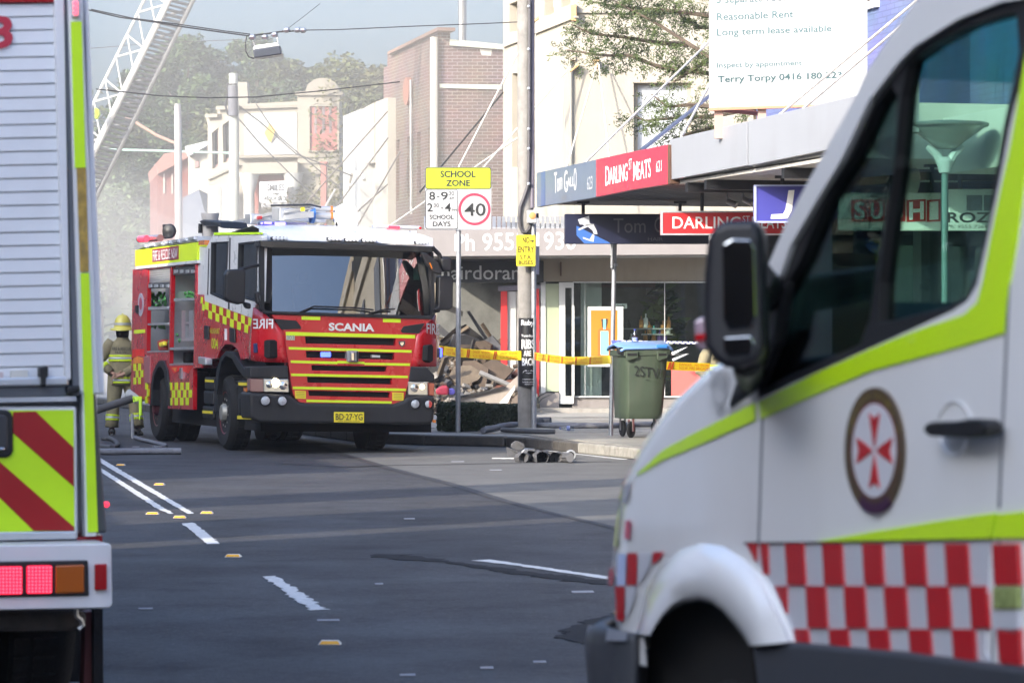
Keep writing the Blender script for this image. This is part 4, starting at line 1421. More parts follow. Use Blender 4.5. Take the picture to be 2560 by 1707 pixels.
def wheel(c, ax, r, wd, root, rim, nuts=True, hub=STEEL, n=36):
    """ax points outwards; c is the centre of the outer sidewall"""
    t = MB()
    t.lathe(c, -ax, [(r * .56, 0.01), (r * .60, -.005), (r * .88, -.012), (r * .97, .03), (r, .06), (r, wd - .06), (r * .97, wd - .02), (r * .6, wd)], n)
    tg_ = MB()
    a, b = ax.orthogonal().normalized(), None
    b = ax.cross(a)
    for k in range(n):
        g = 2 * math.pi * k / n
        e = a * math.cos(g) + b * math.sin(g)
        tdir = b * math.cos(g) - a * math.sin(g)
        for off in (.07, wd * .38, wd * .66):
            tg_.box(c - ax * (off + wd * .11) + e * (r + .004), ax * (wd * .2), tdir * (2 * math.pi * r / n * .7), e * .016)
    w_ = t.build('wheel', RUBBER, root, smooth=True)
    tg_.build('tread', RUBBER, w_, kind='stuff')
    m = MB()
    m.lathe(c, -ax, [(r * .18, .02), (r * .46, .05), (r * .52, .015), (r * .575, .0), (r * .575, .05), (r * .3, .12)], 28)
    m.build('rim', rim, w_, smooth=True)
    h = MB()
    h.lathe(c, ax, [(r * .26, -.06), (r * .25, .02), (r * .20, .05), (r * .06, .06)], 18)
    if nuts:
        for k in range(10):
            g = 2 * math.pi * k / 10
            h.lathe(c + (a * math.cos(g) + b * math.sin(g)) * r * .37 - ax * .06, ax, [(.022, 0), (.022, .045), (.012, .055)], 6)
    h.build('hub', hub, w_, smooth=True)
    return w_


# --- cab shell
cols = (118, 250, 500, 800, 1100, 1200)
yb_ = (197, 201, 208, 216, 228, 238)
yt_ = (128, 123, 123, 136, 163, 188)
ex = (.16, .03, 0, 0, .03, .16)
rows = []
for f, d in ((0, .10), (.5, .14), (1, .36)):
    rows.append([SF.p(*z4(x, b * (1 - f) + t * f)[0], d + e) for x, b, t, e in zip(cols, yb_, yt_, ex)])
rows.append([p + FW * .35 + Vector((0, 0, .05)) for p in rows[-1]])
rows.append([p + FW * 2.3 - Vector((0, 0, .03)) for p in rows[-2]])
rows.append([p - Vector((0, 0, .5)) for p in rows[-1]])
MB().grid(rows).build('cab_roof', TRUCKWHITE, fe, smooth=True, angle=60)
wa = z3(527, 272, 630, 266, 614, 634, 522, 590)
wb_ = z3(700, 277, 816, 264, 806, 640, 742, 622, 692, 600)
m_ = MB()
m_.sheet(SS, z3(492, 305, 540, 216, 838, 208, 846, 240, 834, 640, 806, 662, 786, 748, 484, 640, 482, 600), [wa, wb_], 0, .08)
m_.build('cab_side', TRUCKWHITE, fe, bev=.006)
for q in (wa, wb_):
    f = MB()
    cxm, cym = sum(a for a, _ in q) / len(q), sum(b for _, b in q) / len(q)
    f.sheet(SS, [(cxm + (a - cxm) * 1.06, cym + (b - cym) * 1.025) for a, b in q], [[(cxm + (a - cxm) * .92, cym + (b - cym) * .97) for a, b in q]], -.008, .05)
    f = f.build('side_window', BLACKP, fe)
    slab(SS, q, .025, .035, 'pane', SIDEGLASS, f)
slab(SS, z3(542, 206, 838, 204, 838, 217, 542, 222), -.012, .02, 'lime_strip', FLUO2, fe)
for q in (z3(508, 308, 514, 308, 506, 600, 500, 600), z3(640, 240, 648, 240, 640, 690, 632, 690)):
    slab(SS, q, -.004, .0, 'door_seam', DKGREY, fe)
m_ = MB()
m_.sheet(SS, z3(430, 602, 481, 600, 484, 738, 782, 852, 778, 1000, 712, 1010, 694, 950, 655, 912, 612, 915, 580, 955, 566, 1000, 500, 1010, 470, 1062, 430, 1062), (), 0, .2)
m_.build('lower_cab_side', RED, fe, bev=.01)
slab(SS, z3(484, 738, 486, 640, 785, 750, 781, 853), -.006, .0, 'check_ground', REDFLAT, fe)
m_ = MB()
m_.checks(SS, *z3(486, 641, 784, 750, 780, 852, 484, 737), 13, 2, 0, -.010, -.004)
m_.checks(SS, *z3(460, 612, 480, 618, 480, 700, 456, 694), 2, 2, 0, -.008, 0)
m_.build('check_pattern', FLUO, fe)
slab(SS, z3(440, 290, 498, 306, 482, 600, 432, 600), .02, 2.3, 'pump_bay_panel', TRUCKWHITE, fe, bev=.01)
for q in (z3(478, 792, 506, 796, 506, 882, 480, 878), z3(638, 806, 670, 812, 672, 902, 640, 895)):
    o = slab(SS, q, -.03, .0, 'door_handle', BLACKP, fe, bev=.012)
slab(SS, z3(610, 812, 624, 814, 624, 886, 610, 884), -.004, 0, 'data_label', WHITEINK, fe)
txt(SS, 'DARLINGHURST', z3(512, 808, 580, 812, 580, 846, 512, 842), FLUO, fe)
txt(SS, '004', z3(528, 872, 568, 876, 568, 944, 528, 940), FLUO, fe, bold=.01)
# --- front
MAIN = z4(195, 664, 650, 671, 1195, 690, 1100, 790, 1062, 985, 1045, 1100, 1020, 1195, 960, 1222, 415, 1216, 370, 1208, 330, 1160, 300, 962, 272, 770)
slots = [z4(405, 800, 968, 812, 965, 855, 410, 842), z4(410, 890, 960, 902, 958, 943, 414, 930), z4(445, 978, 912, 986, 910, 1018, 448, 1010), z4(418, 1050, 945, 1060, 943, 1096, 420, 1086), z4(425, 1135, 932, 1146, 928, 1179, 430, 1168)]
vents = [z4(215, 690, 350, 700, 378, 735, 380, 752, 258, 756), z4(1000, 764, 1018, 736, 1152, 715, 1112, 780, 1012, 776)]
m_ = MB()
m_.sheet(SF, MAIN, slots, 0, .14)
m_.build('front_panel', RED, fe, bev=.012)
for q in vents:
    slab(SF, q, -.012, .05, 'corner_vent', BLACKP, fe, bev=.004)
for q in slots:
    s_ = slab(SF, q, .09, .13, 'grille_slot', BLACKP, fe)
    b = MB()
    (x0, y0), (x1, y1) = q[0], q[2]
    for k in range(1, 4):
        e0, e1_ = Vector(q[0]).lerp(Vector(q[-1]), k / 4), Vector(q[1]).lerp(Vector(q[2]), k / 4)
        b.tube([SF.p(*e0, .07), SF.p(*e1_, .07)], .008, 5)
    b.build('slat', DKGREY, s_, kind='stuff')
for q in (z4(285, 770, 1090, 790, 1089, 811, 286, 793), z4(303, 864, 1068, 884, 1068, 900, 304, 880), z4(315, 947, 606, 955, 606, 971, 316, 963), z4(775, 962, 1058, 966, 1057, 982, 775, 976), z4(606, 950, 775, 956, 775, 970, 606, 966),
          z4(317, 1029, 1045, 1043, 1045, 1058, 318, 1045), z4(328, 1110, 1033, 1123, 1033, 1138, 329, 1126), z4(413, 1191, 943, 1202, 942, 1216, 414, 1206), z4(383, 673, 500, 676, 500, 698, 384, 695), z4(890, 687, 1000, 690, 1000, 713, 890, 710)):
    slab(SF, q, -.005, .01, 'reflective_strip', FLUO, fe)
txt(SF, 'SCANIA', z4(552, 714, 836, 720, 836, 769, 552, 763), mat('badge_silver', (.78, .78, .78), .25, metal=.3), fe, -.018, bold=.035, thick=.01)
txt(SF, '303', z4(290, 792, 338, 793, 338, 820, 290, 819), GREYINK, fe, -.008)
slab(SF, z4(287, 791, 341, 793, 341, 823, 287, 821), -.004, 0, 'label', mat('label_pale', (.55, .58, .42), .5), fe)
bd = slab(SF, z4(988, 828, 1028, 826, 1028, 848, 1008, 866, 990, 848), -.012, 0, 'badge', mat('badge_dark', (.05, .05, .07), .3), fe, bev=.003)
slab(SF, z4(996, 834, 1020, 833, 1018, 848, 1008, 858, 998, 848), -.016, -.01, 'badge_face', CHROME, bd)
for q in (z4(342, 1135, 410, 1138, 410, 1186, 344, 1183), z4(948, 1146, 1018, 1148, 1017, 1198, 948, 1196)):
    o = slab(SF, q, -.006, 0, 'data_plate', YEL, fe)
    b = MB()
    for k in range(4):
        e0, e1_ = Vector(q[0]).lerp(Vector(q[3]), (k + .7) / 5), Vector(q[1]).lerp(Vector(q[2]), (k + .7) / 5)
        b.slab(SF, [(e0.x + 3, e0.y), (e1_.x - 3, e1_.y), (e1_.x - 3, e1_.y + 1.2), (e0.x + 3, e0.y + 1.2)], -.009, -.004)
    b.build('print_lines', mat('print_brown', (.35, .25, .05), .5), o)
o = slab(SF, z4(502, 895, 565, 897, 565, 930, 502, 928), .0, .08, 'strobe_lamp', BLACKP, fe)
b = MB()
for i in range(4):
    for j in range(2):
        c = SF.p(*z4(511 + i * 15, 905 + j * 13)[0], -.01)
        b.lathe(c, -FW, [(.022, -.01), (.022, .004), (.012, .012)], 8)
b.build('bulb', BLUECORE, o, smooth=True)
slab(SF, z4(820, 914, 872, 916, 872, 931, 820, 929), .0, .08, 'strobe_lamp', ALU, fe)
b = MB()
b.slab(SF, z4(666, 886, 740, 888, 738, 960, 668, 958), -.05, .1)
b = b.build('winch_housing', mat('housing_grey', (.33, .33, .34), .4, metal=.4, var=.1), fe, bev=.02)
slab(SF, z4(690, 896, 714, 896, 714, 950, 690, 950), -.07, -.04, 'roller', CHROME, b, bev=.01)
slab(SF, z4(726, 892, 734, 892, 734, 954, 726, 954), -.06, -.04, 'roller', BLACKP, b)
# corner deflectors
LEFTC = [(62, 800, 62, 938, .50), (88, 618, 75, 948, .36), (130, 642, 125, 955, .20), (170, 672, 172, 958, .11), (220, 706, 228, 960, .05), (271, 769, 299, 962, .0)]
RIGHTC = [(1099, 790, 1062, 986, .0), (1140, 752, 1110, 987, .03), (1180, 712, 1165, 987, .09), (1214, 664, 1214, 985, .2), (1234, 830, 1232, 975, .42)]
for L in (LEFTC, RIGHTC):
    rows = [[SF.p(*z4(a + (c - a) * f, b + (d - b) * f)[0], e + .07 * math.cos(f * 6.28) * (.5 if .1 < e < .4 else .1) * .4) for a, b, c, d, e in L] for f in (0, .2, .4, .6, .8, 1)]
    MB().grid(rows).build('corner_panel', RED, fe, smooth=True, solid=.03)
PL_ = vplane(SF.p(*z4(80, 720)[0], .35), SF.p(*z4(207, 720)[0], .06))
txt(PL_, 'FIRE', z4(207, 690, 80, 690, 82, 750, 205, 750), WHITEINK, fe, -.05, bold=.015)
slab(PL_, z4(148, 825, 175, 818, 186, 830, 186, 930, 165, 936, 148, 925), -.13, .05, 'side_intake', VOID, fe, bev=.01)
slab(PL_, z4(80, 842, 104, 840, 105, 900, 82, 902), -.06, .02, 'side_lamp', mat('lamp_blue_dark', (.03, .04, .12), .2), fe, bev=.01)
PR_ = vplane(SF.p(*z4(1160, 720)[0], .05), SF.p(*z4(1232, 720)[0], .38))
txt(PR_, 'FIRE', z4(1160, 716, 1240, 722, 1240, 790, 1162, 780), WHITEINK, fe, -.06, bold=.015)
slab(PR_, z4(1170, 856, 1195, 848, 1204, 862, 1202, 950, 1185, 962, 1166, 948), -.06, .02, 'side_intake', VOID, fe, bev=.01)
o = slab(PR_, z4(1230, 870, 1247, 872, 1247, 928, 1230, 930), -.04, .06, 'side_lamp', mat('lamp_blue_dark', (.03, .04, .12), .2), fe, bev=.01)
b = MB()
for j in range(4):
    b.lathe(PR_.p(*z4(1249, 880 + j * 13)[0], .0), (1, 0, 0), [(.02, -.03), (.02, .01), (.01, .02)], 8)
b.build('bulb', BLUECORE, o)
# visor, windscreen
slab(SF, z4(120, 201, 660, 218, 1203, 239, 1203, 272, 1192, 278, 660, 264, 150, 248, 124, 238), -.03, .22, 'sun_visor', mat('visor_black', (.012, .012, .014), .18, coat=.6), fe, bev=.012)
xs = (146, 200, 400, 650, 900, 1130, 1194)
yt = (246, 250, 256, 263, 269, 276, 279)
yb2 = (642, 652, 666, 673, 679, 688, 690)
ed = (.16, .05, .01, 0, .01, .05, .16)
rows = []
for f in (0, .25, .5, .75, 1):
    rows.append([SF.p(*z4(x, a * (1 - f) + b * f)[0], .17 * (1 - f) + .0 + e) for x, a, b, e in zip(xs, yt, yb2, ed)])
MB().grid(rows).build('windscreen', TRUCKGLASS, fe, smooth=True)
slab(SF, z4(138, 622, 170, 640, 650, 656, 1170, 670, 1198, 666, 1200, 692, 650, 676, 150, 656), -.03, .05, 'windscreen_base', BLACKP, fe, bev=.008)
slab(SF, z4(122, 240, 152, 246, 152, 650, 128, 640), .08, .16, 'pillar', BLACKP, fe)
slab(SF, z4(1188, 278, 1204, 274, 1216, 656, 1196, 690), .06, .2, 'pillar', BLACKP, fe)
for a in (z4(370, 650, 460, 612, 720, 622, 830, 634), z4(800, 655, 900, 632, 965, 628)):
    MB().tube(SF.pts(a, -.05), .012, 6).build('wiper', BLACKP, fe)
# cabin seen through the glass
cb_ = MB()
cb_.slab(SF, z4(150, 250, 1195, 278, 1195, 690, 150, 660), 1.5, 1.55)
cb_.build('cabin_back', mat('cabin_grey', (.05, .055, .06), .8, var=.3), fe)
slab(SF, z4(150, 640, 1195, 690, 1195, 760, 150, 740), .25, .9, 'dashboard', BLACKP, fe)
for x in (330, 960):
    slab(SF, z4(x, 470, x + 130, 474, x + 120, 640, x + 10, 640), .95, 1.1, 'seat', mat('seat_cloth', (.03, .035, .05), .9), fe, bev=.03)
    slab(SF, z4(x + 35, 400, x + 95, 402, x + 95, 462, x + 35, 460), .98, 1.08, 'headrest', mat('seat_cloth', (.03, .035, .05)), fe, bev=.03)
slab(SF, z4(1080, 280, 1112, 282, 1115, 450, 1085, 448), .3, .34, 'notice', mat('pale_green_card', (.35, .5, .45), .6), fe)
sw = MB()
c = SF.p(*z4(1000, 600)[0], .55)
sw.tube([c + FU * .22 * math.cos(a * .524) + UP * .2 * math.sin(a * .524) + FW * .06 * math.sin(a * .524) for a in range(13)], .016, 6, cap=False)
sw.build('steering_wheel', BLACKP, fe, smooth=True)
m_ = MB()
m_.sheet(Plane(SS.o, SS.u, SS.w), z3(492, 305, 540, 216, 838, 208, 846, 240, 834, 660, 786, 1000, 484, 1000, 482, 600), (), 2.38, 2.44)
m_.build('cab_side', TRUCKWHITE, fe)
# bumper and lamps
slab(SF, z4(60, 986, 298, 978, 304, 1062, 148, 1060, 62, 1058), .0, .3, 'lamp_brow', DKGREY, fe, bev=.02)
slab(SF, z4(1058, 990, 1165, 992, 1212, 1040, 1211, 1082, 1046, 1078), .0, .3, 'lamp_brow', DKGREY, fe, bev=.02)
slab(SF, z4(58, 1146, 305, 1162, 335, 1182, 372, 1206, 420, 1212, 960, 1218, 1020, 1198, 1050, 1168, 1212, 1165, 1210, 1318, 1185, 1348, 640, 1343, 130, 1336, 66, 1312), -.06, .5, 'bumper', DKGREY, fe, bev=.045, seg=3)
slab(SF, z4(528, 1268, 586, 1262, 772, 1264, 830, 1272, 828, 1290, 530, 1286), -.066, -.05, 'plate_recess', BLACKP, fe)
pl2 = slab(SF, z4(586, 1268, 773, 1270, 772, 1336, 586, 1333), -.085, -.06, 'number_plate', YEL, fe, bev=.004)
txt(SF, 'BD·27·YG', z4(595, 1278, 763, 1280, 763, 1320, 595, 1318), INK, pl2, -.089, bold=.012)
txt(SF, 'NEW SOUTH WALES', z4(610, 1322, 745, 1324, 745, 1331, 610, 1329), INK, pl2, -.089)
hl = slab(SF, z4(148, 1062, 303, 1064, 306, 1148, 148, 1144), -.02, .2, 'headlight', mat('lamp_bowl', (.6, .58, .52), .15, metal=.6), fe, bev=.012)
for (x, y, r_, m) in ((220, 1088, .062, WARMGLOW), (182, 1098, .05, CHROME), (268, 1105, .06, CHROME)):
    MB().lathe(SF.p(*z4(x, y)[0], -.02), -FW, [(r_, -.02), (r_ * .9, .008), (r_ * .3, .02)], 14).build('bulb', m, hl, smooth=True)
slab(SF, z4(62, 1060, 148, 1062, 148, 1146, 64, 1142), .02, .2, 'indicator', mat('lamp_dim_red', (.25, .12, .11), .2, coat=.6), fe, bev=.012)
hl = slab(SF, z4(1046, 1080, 1170, 1084, 1170, 1166, 1048, 1164), -.02, .2, 'headlight', mat('lamp_bowl', (.6, .58, .52), .15, metal=.6), fe, bev=.012)
for (x, y, r_, m) in ((1133, 1112, .035, WARMGLOW), (1085, 1120, .06, CHROME)):
    MB().lathe(SF.p(*z4(x, y)[0], -.02), -FW, [(r_, -.02), (r_ * .9, .008), (r_ * .3, .02)], 14).build('bulb', m, hl, smooth=True)
slab(SF, z4(1170, 1086, 1210, 1090, 1208, 1166, 1172, 1166), .02, .2, 'indicator', mat('lamp_orange', (.5, .10, .05), .2, coat=.6), fe, bev=.012)
for (x, y, r_) in ((158, 1198, .072), (263, 1200, .07), (1090, 1218, .068), (1174, 1219, .06)):
    o = MB().lathe(SF.p(*z4(x, y)[0], -.065), -FW, [(r_ + .015, -.03), (r_ + .015, .01), (r_, .012), (r_ * .9, .0)], 20).build('fog_lamp', BLACKP, fe, smooth=True)
    MB().lathe(SF.p(*z4(x, y)[0], -.07), -FW, [(r_ * .92, -.02), (r_ * .8, .012), (r_ * .3, .022)], 18).build('lens', mat('lamp_glass', (.5, .52, .55), .1, metal=.3, var=.3, vs=30), o, smooth=True)
slab(SF, z4(1176, 1196, 1192, 1204, 1196, 1222, 1190, 1238, 1176, 1242), -.1, -.08, 'red_reflector', REDLENS, fe)
slab(SF, z4(1203, 1316, 1218, 1318, 1218, 1336, 1203, 1334), -.08, -.04, 'marker', AMBER, fe)
# roof front lamps and bars
for q in (zH(740, 336, 878, 338, 878, 370, 740, 367), zH(1250, 340, 1385, 344, 1385, 376, 1250, 372), zH(1410, 347, 1540, 350, 1540, 382, 1410, 378), zH(1565, 353, 1698, 357, 1698, 387, 1565, 383), zH(2060, 375, 2176, 379, 2176, 407, 2060, 403)):
    o = slab(SF, q, .03, .16, 'led_bar', BLACKP, fe, bev=.006)
    for k in range(4):
        c = Vector(q[0]).lerp(Vector(q[2]), .5)
        x = q[0][0] + (q[1][0] - q[0][0]) * (k + .5) / 4
        MB().lathe(SF.p(x, c.y, .03), -FW, [(.026, -.01), (.026, .006), (.01, .012)], 8).build('bulb', LENS, o)
# side mirrors
def mirror(P, q, d0, d1, m=BLACKP):
    o = slab(P, q, d0, d1, 'side_mirror', m, fe, bev=.03, seg=3)
    return o


mirror(SF, z3(618, 470, 634, 440, 735, 434, 748, 456, 742, 650, 704, 660, 628, 640, 614, 618), -.12, .06)
MB().tube([SF.p(*p, d) for p, d in zip(z3(700, 438, 748, 430, 828, 412), (-.05, 0, .14))], .022, 8).build('mirror_arm', BLACKP, fe)
slab(SF, z3(728, 640, 780, 655, 778, 690, 748, 684), -.04, .08, 'mirror_arm', BLACKP, fe, bev=.02)
slab(SF, z3(805, 582, 834, 578, 838, 668, 812, 650), .0, .1, 'mirror_bracket', BLACKP, fe, bev=.02)
mirror(SF, z4(1240, 432, 1258, 420, 1318, 424, 1328, 440, 1324, 620, 1300, 634, 1214, 640, 1212, 626, 1236, 610), .0, .18)
mirror(SF, z4(1250, 315, 1275, 306, 1316, 308, 1322, 330, 1320, 396, 1262, 398), .0, .16)
slab(SF, z4(1128, 275, 1160, 280, 1235, 340, 1262, 398, 1240, 415, 1200, 398, 1160, 350), -.10, -.02, 'front_mirror', BLACKP, fe, bev=.02)
slab(SF, z4(1178, 342, 1184, 340, 1198, 376, 1192, 378), -.11, -.1, 'marker', AMBER, fe)
MB().tube([SF.p(*p, .05) for p in z4(1195, 245, 1240, 290, 1252, 330)], .03, 8).build('mirror_arm', BLACKP, fe)
MB().tube([SF.p(*p, .1) for p in z4(1200, 640, 1240, 632)], .035, 8).build('mirror_arm', BLACKP, fe)
# --- wheels, guards and steps
SW = SS.w
cF = SS.p(561, 1028, .04)
cF.z = .515
cR = SS.p(392, 1008, .08)
cR.z = .515
RIMRED = mat('rim_dark_red', (.12, .012, .02), .5, var=.2, dirt=.3)
HUBG = mat('hub_grey', (.35, .34, .30), .5, metal=.5, var=.2, dirt=.4)
wheel(cF, -SW, .515, .30, fe, RIMRED, hub=HUBG)
wheel(cF + SW * 2.25, SW, .515, .30, fe, RIMRED, hub=HUBG)
wheel(cR, -SW, .515, .28, fe, RIMRED, hub=RIMRED)
wheel(cR + SW * .33, -SW, .515, .28, fe, RIMRED)
wheel(cR + SW * 2.2, SW, .515, .28, fe, RIMRED)
wheel(cR + SW * 1.87, SW, .515, .28, fe, RIMRED)
slab(SS, z3(545, 1335, 546, 1200, 558, 1085, 582, 995, 618, 955, 662, 962, 700, 1020, 745, 1085, 790, 1125, 790, 1150, 730, 1120, 690, 1070, 655, 1005, 618, 985, 592, 1020, 574, 1110, 562, 1230, 560, 1335), -.04, .32, 'mudguard', BLACKP, fe, bev=.01)
slab(SS, z3(140, 1300, 142, 1180, 158, 1080, 190, 1015, 222, 1012, 245, 1075, 256, 1180, 258, 1300, 246, 1300, 240, 1180, 226, 1090, 205, 1050, 188, 1060, 165, 1110, 154, 1200, 152, 1300), -.03, .4, 'mudguard', BLACKP, fe, bev=.01)
slab(SS, z3(560, 1000, 700, 1000, 690, 1180, 560, 1180), .34, 1.0, 'wheel_well', VOID, fe)
b = MB()
b.tube([SS.p(*z3(412, 1205)[0], .32), SS.p(*z3(480, 1215)[0], .32)], .30, 20)
b.build('fuel_tank', BLACKP, fe, smooth=True, bev=.02)
for q in (z3(484, 1118, 540, 1122, 540, 1200, 484, 1196), z3(478, 1205, 538, 1210, 538, 1290, 478, 1285), z3(470, 1300, 535, 1306, 535, 1385, 470, 1378)):
    slab(SS, q, .0, .35, 'step', BLACKP, fe, bev=.02)
for q in (z3(486, 1134, 538, 1138, 538, 1153, 486, 1150), z3(470, 1330, 530, 1335, 530, 1352, 470, 1347)):
    slab(SS, q, -.012, 0, 'step_edge', YEL, fe)
slab(SS, z3(442, 990, 490, 1000, 490, 1042, 444, 1036), -.08, .02, 'junction_box', ALU, fe, bev=.01)
Pst = vplane(SF.p(*z3(690, 1200)[0], .9), SF.p(*z3(778, 1200)[0], .1))
slab(Pst, z3(692, 1140, 776, 1140, 778, 1390, 694, 1388), .02, .3, 'step_well', DKGREY, fe, bev=.02)
slab(Pst, z3(704, 1255, 764, 1255, 764, 1365, 704, 1362), .0, .05, 'step_hole', VOID, fe)
for q in (z3(697, 1153, 772, 1155, 772, 1174, 697, 1172), z3(690, 1362, 776, 1362, 776, 1386, 690, 1384)):
    slab(Pst, q, -.03, .03, 'step_edge', YEL, fe)
slab(Pst, z3(730, 1184, 748, 1184, 748, 1210, 730, 1210), -.03, .03, 'marker', AMBER, fe)
slab(SS, z3(425, 1035, 520, 1035, 520, 1330, 420, 1330), .38, .5, 'gap_filler', VOID, fe)  # near-black panel added to darken the gap behind the cab
ch = MB()
ch.slab(SF, z4(130, 1290, 1190, 1300, 1190, 1395, 130, 1388), .7, 7.4)
ch.build('chassis', VOID, fe)
ax_ = MB()
for c in (cF, cR):
    ax_.tube([c + SW * .2, c + SW * 2.1], .1, 8)
ax_.build('axle', VOID, fe)
# --- body with open lockers
lk1 = z3(124, 440, 266, 424, 258, 960, 118, 964)
lk2 = z3(276, 424, 424, 406, 414, 1040, 262, 1044)
m_ = MB()
m_.sheet(SS, z3(42, 440, 434, 398, 430, 1062, 412, 1064, 410, 1325, 252, 1318, 246, 1100, 222, 1030, 190, 1030, 158, 1085, 140, 1200, 136, 1290, 18, 1200, 24, 940), [lk1, lk2], 0, .06)
m_.build('body_side', RED, fe, bev=.008)
slab(SS, z3(46, 318, 440, 266, 437, 380, 46, 419), -.012, .3, 'yellow_fascia', FLUO, fe, bev=.006)
slab(SS, z3(152, 312, 318, 290, 318, 374, 152, 394), -.018, .0, 'name_panel', mat('name_maroon', (.26, .03, .05), .4), fe)
txt(SS, 'FIRE & RESCUE NSW', z3(157, 322, 313, 302, 313, 366, 157, 386), WHITEINK, fe, -.022)
slab(SS, z3(44, 421, 436, 381, 436, 399, 44, 440), -.03, .2, 'rail', TRUCKWHITE, fe, bev=.006)
slab(SS, z3(40, 290, 440, 228, 440, 262, 44, 314), -.02, 2.4, 'roof_edge', ALU, fe)
for k in range(7):
    x = 70 + k * 52
    y = 300 - k * 8.2
    slab(SS, z3(x, y - 14, x + 34, y - 19, x + 34, y - 2, x, y + 4), -.05, -.02, 'roof_lamp', LENS if k % 2 else ALU, fe)
slab(SS, z3(46, 318, 440, 266, 434, 1040, 30, 960), .75, 2.42, 'body_core', RED, fe)
slab(SS, z3(30, 440, 60, 440, 50, 980, 22, 960), .08, .2, 'rear_corner', RED, fe)
LOCK = mat('locker_grey', (.16, .165, .17), .5, var=.15, dirt=.1)
lkb = MB()
lkb.slab(SS, z3(122, 430, 430, 400, 420, 1046, 116, 966), .68, .74)
lkb = lkb.build('locker_back', LOCK, fe)
slab(SS, z3(266, 424, 276, 423, 264, 1044, 256, 962), .02, .68, 'locker_divider', ALU, fe)
for q in (z3(126, 676, 250, 672, 250, 690, 126, 696), z3(124, 780, 250, 776, 250, 788, 124, 792), z3(290, 622, 420, 618, 420, 636, 290, 640), z3(262, 932, 416, 928, 416, 944, 262, 948), z3(118, 955, 262, 950, 262, 966, 118, 970), z3(262, 1034, 414, 1030, 414, 1046, 262, 1050)):
    slab(SS, q, .0, .66, 'shelf', ALU, fe)
for k in range(6):
    slab(SS, z3(128, 440 + k * 14, 266, 425 + k * 14, 266, 437 + k * 14, 128, 452 + k * 14), .03, .05, 'shutter_slat', ALU, fe)
for q in (z3(118, 524, 264, 516, 264, 552, 118, 560), z3(280, 432, 424, 416, 424, 470, 280, 476)):
    o = slab(SS, q, .02, .12, 'shutter_bar', mat('bar_dark', (.06, .06, .065), .4), fe, bev=.01)
    for k in range(4):
        x = q[0][0] + (q[1][0] - q[0][0]) * (k + .3) / 4
        slab(SS, [(x, q[0][1] + 4), (x + 6, q[0][1] + 3.4), (x + 6, q[0][1] + 11), (x, q[0][1] + 12)], .0, .03, 'bar_clip', ALU, o)
GRN = mat('green_strap', (.10, .42, .10), .6, var=.3, vs=20)
rnd = random.Random(12)
for (x0, y0, x1, y1, n) in ((148, 582, 240, 668, 46), (130, 782, 236, 796, 14), (332, 578, 412, 618, 26), (262, 800, 340, 930, 70)):
    b = MB()
    for k in range(n):
        x = rnd.uniform(x0, x1)
        y = rnd.uniform(y0, y1)
        if n == 70:
            f = (y - y0) / (y1 - y0)
            x = 292 + (rnd.random() - .5) * (12 + 90 * f)
        d = rnd.uniform(.1, .4)
        b.tube([SS.p(*z3(x, y)[0], d), SS.p(*z3(x + rnd.uniform(-10, 10), y + rnd.uniform(8, 26))[0], d + .05)], .018, 5)
    b.build('strap_bundle', GRN, fe, kind='stuff')
slab(SS, z3(180, 890, 205, 880, 230, 890, 232, 948, 190, 952), .1, .35, 'tool_bag', mat('bag_red', (.45, .05, .03), .6), fe, bev=.03)
slab(SS, z3(192, 900, 222, 892, 226, 920, 196, 930), .06, .12, 'bag_flap', YEL, fe, bev=.02)
for q in (z3(340, 700, 362, 698, 362, 890, 340, 892), z3(386, 696, 412, 694, 412, 888, 386, 892), z3(362, 770, 386, 770, 386, 784, 362, 784), z3(362, 870, 386, 868, 386, 890, 362, 890)):
    slab(SS, q, .12, .2, 'ladder_bracket', ALU, fe)
MB().tube([SS.p(*z3(392, 1028)[0], .3), SS.p(*z3(392, 965)[0], .3)], .1, 12).build('cylinder', DKGREY, fe, smooth=True)
slab(SS, z3(290, 500, 320, 490, 318, 560, 290, 570), .2, .5, 'equipment_case', BLACKP, fe, bev=.02)
em = slab(SS, z3(*[v for p in ell((79, 662), 17, 74, 22) for v in p]), -.008, 0, 'crest', mat('crest_grey', (.42, .42, .48), .4), fe)
slab(SS, z3(*[v for p in ell((79, 655), 9, 40, 14) for v in p]), -.011, -.008, 'crest_centre', mat('crest_red', (.4, .05, .08), .4), em)
slab(SS, z3(36, 822, 106, 816, 106, 840, 36, 846), -.006, 0, 'reflective_strip', FLUO, fe)
slab(SS, z3(44, 668, 56, 666, 56, 712, 44, 714), -.04, 0, 'latch', BLACKP, fe)
FLAME = mat('flame_orange', (.75, .25, .04), .5, var=.4, vs=6)
FLAMER = mat('flame_red', (.70, .03, .02), .5, var=.2)
slab(SS, z3(28, 945, 100, 940, 100, 990, 60, 985, 26, 1000), -.006, 0, 'flame_print', FLAMER, fe)
slab(SS, z3(34, 1000, 60, 988, 92, 996, 94, 1030, 34, 1034), -.006, 0, 'flame_print', FLAME, fe)
slab(SS, z3(258, 1050, 408, 1048, 380, 1095, 330, 1075, 290, 1098), -.006, 0, 'flame_print', FLAMER, fe)
slab(SS, z3(275, 1062, 310, 1058, 300, 1085), -.009, -.006, 'flame_print', FLAME, fe)
m_ = MB()
m_.checks(SS, *z3(258, 1154, 402, 1152, 398, 1296, 260, 1298), 8, 3, 0, -.008, 0)
m_.checks(SS, *z3(32, 1036, 94, 1032, 92, 1162, 34, 1166), 4, 3, 0, -.008, 0)
m_.checks(SS, *z3(108, 1155, 132, 1150, 124, 1285, 106, 1285), 2, 3, 0, -.02, .1)
m_.build('check_pattern', FLUO, fe)
